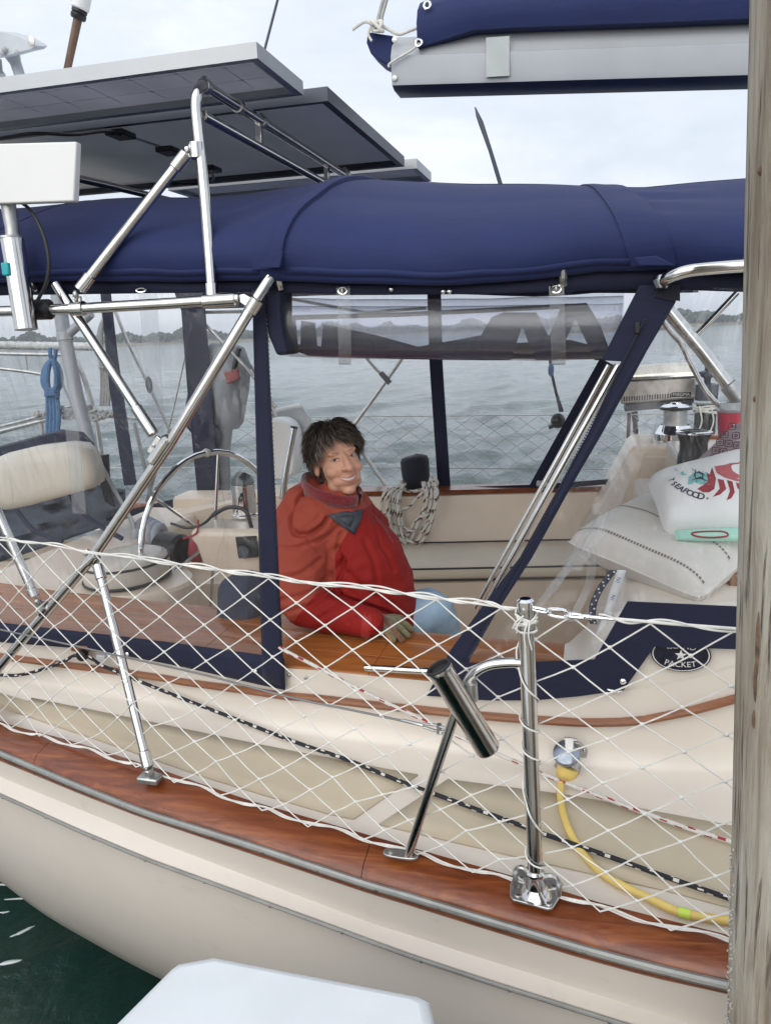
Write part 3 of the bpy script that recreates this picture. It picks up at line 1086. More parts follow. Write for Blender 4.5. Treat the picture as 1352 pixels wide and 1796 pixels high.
# stainless grab rail under the cap edge
a, b_ = PV(640, 1171, lambda q: coam_v(q) - .012), PV(760, 1178, lambda q: coam_v(q) - .012)
G().tube([a, a + (b_ - a) * .06, a + (b_ - a) * .5, a + (b_ - a) * .95, b_], [.009, .0105, .0105, .0105, .009], 12).build('coaming_rail', 'steel', boat)

# cockpit: floor, near seat, far seat, far coaming
SEATZ, SOLEZ = -.13, -.58
def quad_part(name, m_, pts, parent=boat, solid=0.0):
    g = G()
    g.add(pts, [(0, 1, 2, 3)])
    return g.build(name, m_, parent, smooth=0, solid=solid)
G().box(W(-.65, 1.95, SOLEZ - .02), UX * 1.55, VX * 1.02, UPZ * .02).build('cockpit_floor', 'gelcoat_inner', boat)
G().box(W(-.65, 1.19, (SEATZ + .13 + SOLEZ) / 2), UX * 1.05, VX * .23, UPZ * (SEATZ + .13 - SOLEZ) / 2).build('near_seat_box', 'gelcoat_inner', boat, bevel=.02)
# far seat face and box
far_v = lerp_tab([(-2.6, 3.02), (-1.93, 3.10), (-.84, 3.28), (.17, 3.50), (1.0, 3.6)])
rows = []
for u in US2:
    fv = far_v(u)
    rows.append([W(u, fv - .62, SOLEZ), W(u, fv - .60, -.17), W(u, fv - .57, -.155), W(u, fv - .10, -.155), W(u, fv - .085, -.13), W(u, fv - .03, .235), W(u, fv + .0, .248), W(u, fv + .20, .248), W(u, fv + .22, .22), W(u, fv + .24, -.06)])
G().loft(rows).build('far_coaming', 'gelcoat_inner', boat, smooth=45)
rr = []
for u in [x * .05 - 2.15 for x in range(52)]:
    fv = far_v(u)
    rr.append([W(u, fv - .025, .242), W(u, fv - .030, .262), W(u, fv - .02, .272), W(u, fv + .15, .272), W(u, fv + .15, .25)])
G().loft(rr).build('far_coaming_cap', 'teak_rail', boat, smooth=40)
# far side deck and rail (seen through the curtains)
rr, r2 = [], []
for u in US:
    fv, rv = far_v(u), 3.98 + .10 * math.sin((u + .3) * .6)
    rr.append([W(u, fv + .235, -.05), W(u, rv - .05, -.08)])
    r2.append([W(u, rv - .06, -.10), W(u, rv - .06, -.01), W(u, rv - .05, 0), W(u, rv + .05, 0), W(u, rv + .06, -.01), W(u, rv + .06, -.06), W(u, rv, -.06)])
G().loft(rr).build('far_side_deck', 'gelcoat', boat)
G().loft(r2).build('far_cap_rail', 'teak_rail', boat, smooth=40)
# cabin end, bridge deck and far winch shoulder
G().box(W(.86, 1.95, -.02), UX * .52, VX * .96, UPZ * .46).build('bridge_deck', 'gelcoat', boat, bevel=.03)
blk = [PV(x, y, 3.15) for x, y in ((1036, 905), (1066, 858), (1104, 790), (1112, 783), (1122, 781), (1330, 781), (1330, 905))]
G().prism(blk, VX * .50).build('winch_shoulder', 'gelcoat_inner', boat, bevel=.018)
blk = [PV(x, y, 3.13) for x, y in ((1130, 800), (1190, 800), (1180, 870), (1112, 870))]
G().prism(blk, VX * .02).build('shoulder_recess', 'gelcoat_inner', boat, bevel=.01)
# teak grab strip on the shoulder
a, b_ = PV(1205, 765, 3.3), PV(1300, 768, 3.3)
G().box((a + b_) / 2, (b_ - a) / 2, VX * .03, UPZ * .012).build('grab_strip', 'teak_rail', boat, bevel=.004)
# teak corner of the bridge deck beside the striped cushion
a = PV(1285, 1008, .95)
ua_, va_, za_ = uvz(a)
G().box(W(ua_ + .08, va_, (za_ + .022 + .44) / 2), UX * .10, VX * .06, UPZ * (za_ + .022 - .44) / 2).build('bridge_step', 'teak_trim', boat, bevel=.006)

# aft: raised helm seat moulding
rows = []
for k, (x0, y0) in enumerate(((-60, 1010), (0, 1000), (100, 965), (200, 925), (330, 895), (440, 868), (520, 862))):
    p = PV(x0, y0, lambda u: far_v(u) - .25)
    u, v, z = uvz(p)
    rows.append([W(u, v, z - .5), W(u, v, z - .02), W(u, v + .02, z), W(u, v + .3, z), W(u, v + .34, z - .03)])
G().loft(rows).build('aft_coaming', 'gelcoat_inner', boat, smooth=40)
c = PV(225, 1075, 1.45)
u, v, z = uvz(c)
G().loft([[W(u + math.cos(t * .2617) * .34 * s, v + math.sin(t * .2617) * .26 * s, zz) for t in range(24)] for s, zz in ((.9, -.5), (1.0, .10), (1.0, .19), (.96, .205), (.1, .207))], closed=True).build('helm_seat_base', 'gelcoat_inner', boat, smooth=40)
G().box(W(-2.35, 1.2, .0), UX * .25, VX * .32, UPZ * .21).build('aft_locker', 'gelcoat_inner', boat, bevel=.03)
G().box(W(-2.55, 2.1, -.1), UX * .22, VX * .9, UPZ * .28).build('aft_deck', 'gelcoat_inner', boat, bevel=.03)

# badge on the cabin shoulder: dark oval, pale rim line, star, lettering
def build_badge():
    c = PV(1193, 1147, lambda q: coam_v(q) + .004)
    u, v, z = uvz(c)
    n_ = -VX
    right, up = UX, UPZ
    rx, ry = .077, .050
    def oval(s, d, n=48):
        return [c + right * math.cos(6.2832 * k / n) * rx * s + up * math.sin(6.2832 * k / n) * ry * s + n_ * d for k in range(n)]
    g = G().prism(oval(1, -.010), n_ * .014)
    bd = g.build('name_badge', 'badge_blue', boat, smooth=30)
    tag(bd, 'oval dark badge with star and pale lettering')
    g = G().loft([oval(.955, .0046), oval(.915, .0046)], closed=True)
    g.build('rim_line', 'badge_white', bd, smooth=0)
    st = [c + n_ * .0046 + (right * math.sin(math.pi * k / 5) + up * math.cos(math.pi * k / 5)) * (.0165 if k % 2 == 0 else .0068) - up * .002 for k in range(10)]
    g = G()
    g.add(st + [c + n_ * .0065 - up * .002], [(k, (k + 1) % 10, 10) for k in range(10)])
    g.build('star', 'badge_white', bd, smooth=0)
    text_mesh('PACKET', .0225, c + n_ * .0048 - up * .0295, right, up, 'lettering', 'badge_white', bd, bend=-.16)
    text_mesh('ISLAND', .0225, c + n_ * .0048 + up * .0245, right, up, 'lettering', 'badge_white', bd, bend=.16)
build_badge()
# little chrome fairlead at the foot of the canvas
a, b_ = PV(1066, 1209, lambda q: coam_v(q) - .012), PV(1088, 1212, lambda q: coam_v(q) - .012)
G().tube(catmull([a + VX * .012, a, (a + b_) / 2 - VX * .004, b_, b_ + VX * .012], 4), .004, 8).build('canvas_eye', 'chrome', boat)
# ================================================================== CANVAS: bimini top, side curtains, rolled curtain
hem_t = []
for x, y in [(-60, 498), (0, 495), (280, 492), (480, 491), (600, 496), (700, 499), (800, 499), (880, 495), (960, 487), (1050, 475), (1150, 474), (1300, 476), (1420, 474)]:
    u, v, z = uvz(PV(x, y, .53))
    hem_t.append((u, z))
hem_z = lerp_tab(hem_t)
crest_t = []
for x, y in [(-60, 372), (50, 364), (180, 352), (350, 346), (500, 333), (560, 326), (650, 318), (730, 320), (830, 325), (1020, 329), (1130, 329), (1220, 322), (1310, 316), (1420, 308)]:
    u, v, z = uvz(PV(x, y, 1.0))
    crest_t.append((u, z))
crest_z = lerp_tab(crest_t)
def canopy(u, t):
    """t 0 at the near hem, 1 at the crest, 2 over the middle, 3 at the far hem"""
    zh, zc = hem_z(u), crest_z(u)
    b_ = (zc - zh) / .92
    wob = .006 * math.sin(u * 9 + t * 3) * max(0, math.sin(min(t, 1) * 3.14)) + .005 * mnoise.noise(Vector((u * 3.2, t * 3.0, 1.7)))
    wob += .0045 * math.sin(t * 44 + u * 7) * math.exp(-((u - .25) / .10) ** 2 - ((t - .5) / .2) ** 2)
    wob += .004 * math.sin(t * 30 - u * 22) * math.exp(-((u + .86) / .07) ** 2 - ((t - .35) / .2) ** 2)
    wob += .003 * math.sin(u * 26 + t * 4) * math.exp(-((t - .12) / .1) ** 2)
    if t <= 1:
        a = t * math.pi / 2
        bulge = .045 * math.sin(min(1, t * 2.2) * math.pi)
        fold = .010 * math.sin(u * 5.3 + 1) * max(0, 1 - t * 5)
        return W(u, .535 + .75 * (1 - math.cos(a)) - bulge + fold, zh + b_ * math.sin(a) + wob)
    if t <= 2:
        s = t - 1
        return W(u, 1.285 + s * .70, zh + b_ + .05 * s + wob * .5)
    s = t - 2
    return W(u, 1.985 + s * 1.5, zh + b_ + .05 - (b_ - .03) * (s ** 4) * .8)
bim = thing('bimini_top', 'navy blue canvas bimini top stretched over the cockpit', 'canopy', W(-.6, 1.95, 1.2))
TT = [k / 56 for k in range(57)] + [1.2, 1.5, 1.8, 2, 2.3, 2.6, 2.8, 2.9, 3.0]
rows = [[canopy(-2.02 + k * .025, t) for t in TT] for k in range(110)]
G().loft(rows).build('canopy', 'navy', bim, smooth=70, solid=.003)
def strap(name, u0, u1, w, t0, t1, off, m_='navy'):
    """a sewn band lying on the canopy"""
    rr = []
    for k in range(25):
        s = k / 24
        t = t0 + (t1 - t0) * s
        u = u0 + (u1 - u0) * s
        row = []
        for d, h in ((-w, 0), (-w, off), (-w * .6, off * 1.25), (0, off * 1.1), (w * .6, off * 1.25), (w, off), (w, 0)):
            p = canopy(u + d, t)
            q = (canopy(u + d, t + .01) - p).cross(UX)
            row.append(p + q.normalized() * (-h if q.dot(VX) > 0 else h) + (p - W(u, 1.6, 1.3)).normalized() * 0)
        rr.append(row)
    g = G().loft(rr)
    g.add(rr[0], [tuple(range(7))]).add(rr[-1], [tuple(range(7))])
    return g.build(name, m_, bim, smooth=50)
strap('bow_pocket', -.775, -.61, .042, .06, 1.4, .006)
strap('bow_pocket_flap', -.745, -.60, .018, .07, 1.3, .014)
strap('bow_pocket', .235, .02, .052, .03, 1.3, .007)
strap('seam', -1.75, -1.6, .012, .02, 1.3, .003)
def long_seam(t, u0, u1, w=.010):
    rr = [[canopy(u0 + (u1 - u0) * k / 40, t + d) + (canopy(u0 + (u1 - u0) * k / 40, t) - W(u0 + (u1 - u0) * k / 40, 1.5, 1.3)).normalized() * .0035 for d in (-w, 0, w)] for k in range(41)]
    G().loft(rr).build('seam', 'navy', bim, smooth=60, solid=.002)
long_seam(.80, -.58, .06)
long_seam(.80, .10, .72)
long_seam(.045, -2.0, -.80, .016)
long_seam(.045, -.72, .20, .016)
# fold of spare cloth where the straps end
a = PV(478, 462, .47)
G().prism([PV(x, y, .485) for x, y in ((466, 452), (498, 440), (492, 470), (455, 470))], -VX * .006).build('bow_pocket_end', 'navy', bim, bevel=.002)
G().prism([PV(x, y, .478) for x, y in ((1112, 452), (1150, 449), (1184, 466), (1120, 466))], -VX * .006).build('bow_pocket_end', 'navy', bim, bevel=.002)
# pinch creases near the forward strap
# header band under the hem, with its fastenings
hd_t = []
for x, y in [(-60, 522), (0, 518), (280, 514), (440, 512), (600, 516), (800, 516), (900, 514), (1000, 510), (1120, 506), (1300, 512), (1420, 514)]:
    u, v, z = uvz(PV(x, y, .56))
    hd_t.append((u, z))
hd_z = lerp_tab(hd_t)
rr = []
for k in range(69):
    u = -2.02 + k * .04
    rr.append([W(u, .575, hem_z(u) + .05), W(u, .565, hem_z(u) - .005), W(u, .560 + .004 * math.sin(u * 14), hd_z(u))])
G().loft(rr).build('header_band', 'navy_band', bim, smooth=60, solid=.004)
rr = []
for k in range(69):
    u = -2.02 + k * .04
    rr.append([canopy(u, 3.0) + UPZ * .02, canopy(u, 3.0) - UPZ * .07])
G().loft(rr).build('far_header_band', 'navy_band', bim, smooth=60, solid=.004)
def stud(x, y, v, r=.007, parent=bim, m_='chrome'):
    c = PV(x, y, v)
    return G().lathe([(r, 0), (r * .95, .003), (r * .6, .0055), (r * .2, .0065)], c, -VX, 14).build('snap_stud', m_, parent)
for x, y in ((777, 511), (788, 511), (64, 509), (686, 507)):
    stud(x, y, .556)
for x, y in ((601, 510), (975, 507)):
    c = PV(x, y, .548)
    g = G()
    g.tube(catmull([c + UX * math.cos(k * .628) * .013 + UPZ * math.sin(k * .628) * .009 for k in range(10)], 2, True), .0028, 6, closed=True)
    o = g.build('twist_button', 'chrome', bim)
    G().ball(c - VX * .004, .004, .004, .0075, (UX, VX, UPZ), 10, 6).build('button_turn', 'steel_worn', o)
g = G()
c = PV(248, 509, .55)
g.tube(catmull([c + UX * math.cos(k * .785) * .016 + UPZ * math.sin(k * .785) * .006 for k in range(8)], 2, True), .0026, 6, closed=True)
g.build('eyelet', 'chrome', bim)
# bows that carry the cloth, under it
for u in (-1.55, -.75, .02):
    pts = [canopy(u, t) - UPZ * .02 + VX * (.02 if t < 1 else 0) for t in TT]
    G().tube(pts, .0115, 10).build('bow', 'steel', bim)

# ---- near side curtain, aft of the opening: navy edges, clear window
def px_loft(name, m_, top, bot, vt, vb, parent, n=24, k=8, solid=0.0, wave=0.0, seed=0.0):
    tf, bf = lerp_tab(sorted(top)), lerp_tab(sorted(bot))
    rows = []
    for i in range(n + 1):
        f = i / n
        xt, xb = top[0][0] + (top[-1][0] - top[0][0]) * f, bot[0][0] + (bot[-1][0] - bot[0][0]) * f
        r = []
        for j in range(k + 1):
            t = j / k
            x, y = xt + (xb - xt) * t, tf(xt) + (bf(xb) - tf(xt)) * t
            fa = vt if callable(vt) else (lambda q: vt)
            fb = vb if callable(vb) else (lambda q: vb)
            p = PV(x, y, lambda q: fa(q) * (1 - t) + fb(q) * t)
            if wave:
                edge = min(1, 6 * t, 6 * (1 - t), 8 * f, 8 * (1 - f))
                p = p + VX * wave * edge * mnoise.noise(Vector((f * 5 + seed, t * 2.2, seed * 3.1)))
            r.append(p)
        rows.append(r)
    return G().loft(rows).build(name, m_, parent, smooth=60, solid=solid)

cur = thing('side_curtain', 'clear vinyl side curtain with navy edges enclosing the helm end', 'curtain', W(-1.3, .62, .15))
px_loft('window', 'vinyl', [(-70, 518), (0, 516), (280, 513), (452, 511)], [(-70, 1088), (0, 1096), (213, 1119), (468, 1154)], .562, lambda q: coam_v(q) - .004, cur, 30, 20, wave=.020, seed=2.0)
px_loft('window_seam', 'vinyl_strip', [(243, 516), (276, 515)], [(268, 800), (292, 802)], .556, .60, cur, 2, 10, wave=.004, seed=5.0)
px_loft('window_seam', 'vinyl_strip', [(95, 517), (118, 517)], [(128, 900), (152, 902)], .556, .62, cur, 2, 10, wave=.004, seed=8.0)
px_loft('lower_band', 'navy_band', [(-70, 1080), (0, 1092), (213, 1116), (300, 1127), (476, 1151), (498, 1155)], [(-70, 1113), (0, 1126), (128, 1136), (199, 1146), (320, 1169), (444, 1198), (500, 1210)], lambda q: coam_v(q) - .010, lambda q: coam_v(q) - .018, cur, 26, 3, solid=.005)
px_loft('front_edge', 'navy_band', [(443, 508), (466, 508)], [(461, 1190), (498, 1206)], .552, lambda q: coam_v(q) - .020, cur, 4, 30, solid=.005, wave=.004)
g = G()
for k in range(84):
    y = 530 + k * 7.6
    f = (y - 508) / 695
    p = PV(466.5 + 31.5 * f, y, .548 + f * -.012)
    g.box(p - VX * .002, UX * .0022, VX * .002, UPZ * .0026)
tag(g.build('zip_teeth', 'plastic_black', cur, smooth=0), kind='stuff')
for x, y in ((224, 1147), (448, 1177)):
    stud(x, y, lambda q: coam_v(q) - .021, .008, cur)
# black gasket bead along the window's forward edge of the far side
# ---- forward connector curtain: slanting zipped edge, clear window, navy foot
fwd = thing('forward_curtain', 'clear vinyl curtain with slanting navy zip edge beside the cushions', 'curtain', W(.2, .62, .15))
sl = [(1121, 500), (1192, 500), (1184, 531), (1135, 614), (1056, 760), (1005, 847), (933, 978), (867, 1080), (818, 1168), (800, 1224), (748, 1221), (790, 1140), (860, 1044), (911, 978), (969, 873), (1031, 760), (1089, 634), (1054, 632)]
G().prism([PV(x, y, .550 - .018 * max(0, (y - 900) / 320)) for x, y in sl], VX * .005).build('zip_edge', 'navy_band', fwd, smooth=0, bevel=.0015)
ft = [(806, 1160), (830, 1163), (940, 1161), (1042, 1157), (1100, 1055), (1420, 1070), (1420, 1143), (1147, 1135), (1093, 1211), (1013, 1222), (936, 1229), (860, 1229), (800, 1226)]
G().prism([PV(x, y, .524) for x, y in ft], VX * .005).build('foot_band', 'navy_band', fwd, smooth=0, bevel=.0015)
g = G()
for k in range(74):
    f = k / 73
    x, y = 1130 - (1130 - 955) * f, 560 + (905 - 560) * f
    c = PV(x + 0, y, .546)
    g.box(c - VX * .002, UX * .0024, VX * .0016, UPZ * .0020)
for k in range(60):
    f = k / 59
    x, y = 955 - (955 - 805) * f, 905 + (1165 - 905) * f
    c = PV(x + 2, y, .540)
    g.box(c - VX * .002, UX * .0024, VX * .0016, UPZ * .0020)
tag(g.build('zip_teeth', 'plastic_black', fwd, smooth=0), kind='stuff')
c = PV(1117, 575, .544)
G().box(c, UX * .006, VX * .004, UPZ * .014).build('zip_pull', 'plastic_black', fwd, bevel=.002)
# window in rows from top to foot
rows = []
ed = lerp_tab([(505, 1186), (531, 1180), (614, 1131), (760, 1052), (847, 1001), (978, 929), (1080, 863), (1165, 815)])
rt = lerp_tab([(505, 1420), (1060, 1420), (1062, 1105), (1165, 1040)])
for j in range(31):
    y = 505 + (1163 - 505) * j / 30
    r = []
    for i in range(19):
        f = i / 18
        p = PV(ed(y) + (rt(y) - ed(y)) * f, y, .556 - .028 * max(0, (y - 900) / 320))
        edge = min(1, 8 * f, 8 * (1 - f), j / 3, (30 - j) / 3)
        p += VX * .022 * edge * mnoise.noise(Vector((f * 7, j * .07, 4.4)))
        r.append(p)
    rows.append(r)
G().loft(rows).build('window', 'vinyl', fwd, smooth=70)
for (x, y) in ((1092, 1195),):
    stud(x, y, .520, .009, fwd)
# loose bunched folds of vinyl beside the slanting edge
for k, (x0, y0, x1, y1) in enumerate(((1110, 800, 1010, 1000), (1085, 830, 965, 1040), (1050, 880, 935, 1075), (1040, 960, 1000, 1090))):
    pts = catmull([PV(x0, y0, .575), PV((x0 + x1) / 2 + 12, (y0 + y1) / 2, .59), PV(x1, y1, .57)], 8)
    G().loft([[p - UX * .012, p + UX * .012] for p in pts]).build('window_fold', 'vinyl_strip', fwd, smooth=80)

# ---- rolled-up curtain under the hem
rol = thing('rolled_curtain', 'rolled up clear vinyl curtain strapped under the canopy hem', 'rolled curtain', W(-.4, .64, 1.15))
A0, A1 = uvz(PV(494, 572, .62)), uvz(PV(1092, 572, .62))
rows = []
nu = 46
for i in range(nu + 1):
    f = i / nu
    u = A0[0] + (A1[0] - A0[0]) * f
    zc = (A0[2] + (A1[2] - A0[2]) * f) - .004 * math.sin(3.14 * f)
    r = []
    for j in range(76):
        th = j / 75 * 2.35 * 2 * math.pi
        rad = .098 - .046 * (j / 75) + .004 * mnoise.noise(Vector((f * 6, th * .8, 0)))
        skew = .05 * (f > .94) * (f - .94) / .06
        r.append(W(u - skew * math.cos(th) * 0, .655 + rad * .85 * math.cos(th + math.pi / 2), zc + rad * 1.0 * math.sin(th + math.pi / 2)))
    rows.append(r)
G().loft(rows).build('roll', 'vinyl_roll', rol, smooth=80)
# the folded navy hems inside the roll
def hem_piece(px, v):
    G().prism([PV(x, y, v) for x, y in px], VX * .004).build('inner_hem', 'navy_band', rol, smooth=0)
hem_piece([(499, 560), (518, 558), (522, 604), (527, 604), (528, 562), (552, 566), (556, 606), (563, 608), (567, 568), (600, 575), (660, 588), (733, 608), (800, 596), (842, 588), (848, 632), (700, 630), (540, 624), (510, 612)], .640)
hem_piece([(842, 590), (862, 556), (882, 548), (940, 548), (952, 572), (962, 590), (985, 534), (1028, 531), (1050, 565), (1068, 612), (1078, 630), (1043, 632), (1009, 560), (975, 632), (939, 632), (915, 572), (896, 632), (846, 632)], .644)
hem_piece([(500, 553), (700, 548), (980, 533), (1020, 532), (1020, 540), (700, 556), (500, 562)], .690)
hem_piece([(640, 590), (735, 612), (1000, 596), (1060, 612), (1068, 630), (640, 628)], .700)
# straps round it
for x in (601, 975):
    pts = [PV(x + dx, y, v) for dx, y, v in ((0, 502, .553), (1, 516, .550), (2, 545, .553), (3, 585, .556), (4, 615, .575), (4, 636, .62), (4, 640, .68))]
    pts = catmull(pts, 4)
    rr = [[p - UX * .019, p + UX * .019] for p in pts]
    G().loft(rr).build('strap', 'vinyl_strip', rol, smooth=60)
# navy sling that holds the aft end of the roll
sg = [(462, 508), (492, 508), (492, 548), (497, 590), (506, 622), (484, 624), (470, 590), (462, 550)]
G().prism([PV(x, y, .553) for x, y in sg], VX * .10).build('end_sling', 'navy_band', rol, smooth=0, bevel=.01)

# ---- the curtain along the far side: uprights and sill, with clear panes between
fcur = thing('far_curtain', 'navy edged clear curtain along the far side of the cockpit', 'curtain', W(-.6, 3.45, .25))
def far_bar(name, px, v=3.42, d=.006):
    G().prism([PV(x, y, v) for x, y in px], VX * d).build(name, 'navy_band', fcur, smooth=0, bevel=.001)
far_bar('upright', [(749, 515), (773, 515), (776, 640), (790, 858), (768, 860), (753, 640)])
far_bar('upright', [(1052, 628), (1075, 640), (1081, 655), (953, 850), (927, 853)])
far_bar('upright', [(303, 505), (445, 505), (445, 520), (430, 540), (360, 542), (372, 700), (384, 898), (350, 905), (330, 700), (318, 545)], 3.30)
far_bar('upright', [(175, 500), (193, 500), (206, 620), (240, 850), (218, 852), (192, 680)], 3.1)
far_bar('sill', [(466, 853), (760, 856), (940, 850), (1072, 840), (1072, 849), (940, 860), (760, 866), (466, 868)], 3.40)
far_bar('sill', [(180, 905), (320, 872), (470, 862), (470, 876), (330, 892), (180, 925)], 3.12)
rows = [[PV(x, y, 3.44) for y in (515, 600, 700, 800, 860)] for x in (450, 600, 760, 900, 1060)]
G().loft(rows).build('pane', 'vinyl_far', fcur, smooth=60)
# ================================================================== STAINLESS FRAME, SOLAR PANELS, ANTENNAS, BOOM
def line_to_z(a, b_, z):
    """the line through a and b_, carried on to height z above the cap rail"""
    t = (ZR + z - a.z) / (b_.z - a.z)
    return a + (b_ - a) * t
def sleeve_ends(g_pts, r, parent, name='strut', ends=(1, 1), m_='steel', collar=.055):
    """a tube with a fatter fitting at either end and a pin"""
    a, b_ = g_pts[0], g_pts[-1]
    o = G().tube(g_pts, r, 14).build(name, m_, parent)
    d = (b_ - a).normalized()
    for k, (c, s) in enumerate(((a, 1), (b_, -1))):
        if ends[k]:
            G().lathe([(r * 1.02, 0), (r * 1.22, .003), (r * 1.22, collar - .003), (r * 1.02, collar)], c, d * s, 16).build('end_sleeve', m_, o)
            e = c - d * s * .018
            G().ball(e, .009, .009, .012, None, 10, 6).build('end_pin', 'steel_worn', o)
    return o
def clamp(x, y, v, d, r, parent, L=.028):
    c = PV(x, y, v)
    d = d.normalized()
    o = G().lathe([(r * 1.05, -L), (r * 1.35, -L * .9), (r * 1.35, L * .9), (r * 1.05, L)], c, d, 16).build('clamp', 'steel', parent)
    s = d.cross(VX).normalized()
    G().box(c + s * r * 1.5, s * r * .7, VX * .006, d * L * .6).build('clamp_lug', 'steel', o, bevel=.002)
    G().lathe([(.006, 0), (.006, .004), (.003, .006)], c + s * r * 1.6 - VX * .006, -VX, 8).build('clamp_bolt', 'steel_worn', o)
    return o

fr = thing('stainless_frame', 'polished stainless tube frame carrying the solar panels aft', 'tube frame', W(-1.3, .5, .15))
TR = .0155
bar = [PV(x, y, .492) for x, y in ((-70, 550), (0, 546), (140, 541), (300, 532), (420, 524))]
G().tube(bar, TR, 16).build('cross_bar', 'steel', fr)
p0, p1 = PV(356, 529, .492), PV(416, 525, .492)
G().lathe([(TR, 0), (TR * 1.25, .004), (TR * 1.25, (p1 - p0).length - .004), (TR, (p1 - p0).length)], p0, p1 - p0, 18).build('end_sleeve', 'steel', fr)
G().prism([PV(x, y, .488) for x, y in ((418, 517), (428, 515), (452, 529), (446, 545), (432, 538), (420, 530))], VX * .008).build('hinge_plate', 'steel', fr, bevel=.002)
dg_ = [PV(-70, 1262, .46), PV(0, 1170, .47), PV(165, 975, .485), PV(300, 775, .495), PV(445, 533, .50), PV(474, 487, .535)]
G().tube(dg_, TR * 1.03, 16).build('diagonal_leg', 'steel', fr)
clamp(446, 536, .50, dg_[4] - dg_[3], TR, fr, .022)
clamp(163, 980, .485, dg_[2] - dg_[1], TR, fr, .02)
clamp(78, 1068, .476, dg_[2] - dg_[1], TR, fr, .02)
clamp(283, 790, .494, dg_[3] - dg_[2], TR, fr, .05)
clamp(138, 541, .492, bar[2] - bar[1], TR, fr, .022)
clamp(345, 264, .575, UPZ, TR, fr, .022)
# hoop: up from the bar, round the bend, and away across the boat
hp = [PV(373, 524, .50), PV(366, 430, .53), PV(357, 320, .565), PV(347, 225, .59), PV(344, 185, .595), PV(346, 166, .60), PV(352, 154, .62), PV(360, 149, .66)]
ub, vb, zb = uvz(hp[-1])
hp2 = catmull(hp, 5)
hp2 += [W(ub, vb + .05, zb - .002), W(ub, 1.4, zb - .006), W(ub - .005, 2.4, zb - .012), W(ub - .005, 3.3, zb - .03)]
G().tube(hp2, TR, 16).build('hoop', 'steel', fr)
G().lathe([(TR, 0), (TR * 1.25, .003), (TR * 1.25, .04), (TR, .043)], PV(373, 524, .50), hp[1] - hp[0], 16).build('end_sleeve', 'steel', fr)
lo = [W(ub + .004, .625, zb - .088), W(ub, 1.4, zb - .090), W(ub, 3.2, zb - .10)]
G().tube(lo, TR * .9, 14).build('lower_cross_tube', 'steel', fr)
for v in (1.03, 1.72, 2.4):
    G().box(W(ub, v, zb - .046), UX * .010, VX * .010, UPZ * .034).build('spacer', 'steel', fr, bevel=.002)
# second, aftermost pair of cross tubes glimpsed below the panels
for dz in (0, -.06):
    G().tube([PZ(132, 312, 1.93 + dz), PZ(190, 325, 1.93 + dz), PZ(300, 352, 1.93 + dz)], TR * .9, 12).build('aft_cross_tube', 'steel', fr)
# struts
sleeve_ends([PV(140, 508, .48), PV(328, 268, .56)], TR * .95, fr)
sleeve_ends([PV(98, 498, .52), PV(270, 762, .50)], TR * .95, fr, ends=(0, 1), collar=.10)
sleeve_ends([PV(-40, 815, .47), PV(62, 1046, .465)], TR * .95, fr, ends=(0, 1), collar=.03)
sb = W(-1.145, .255, .045)
st_ = sleeve_ends([PV(172, 990, .475), sb], TR * .92, fr, collar=.05)
# strut foot on the cap rail
b0 = W(-1.140, .250, .012)
G().box(b0, UX * .034, VX * .020, UPZ * .010).build('strut_foot', 'steel_worn', fr, bevel=.005)
G().box(b0 + UPZ * .018, UX * .008, VX * .014, UPZ * .014).build('foot_lug', 'steel_worn', fr, bevel=.004)

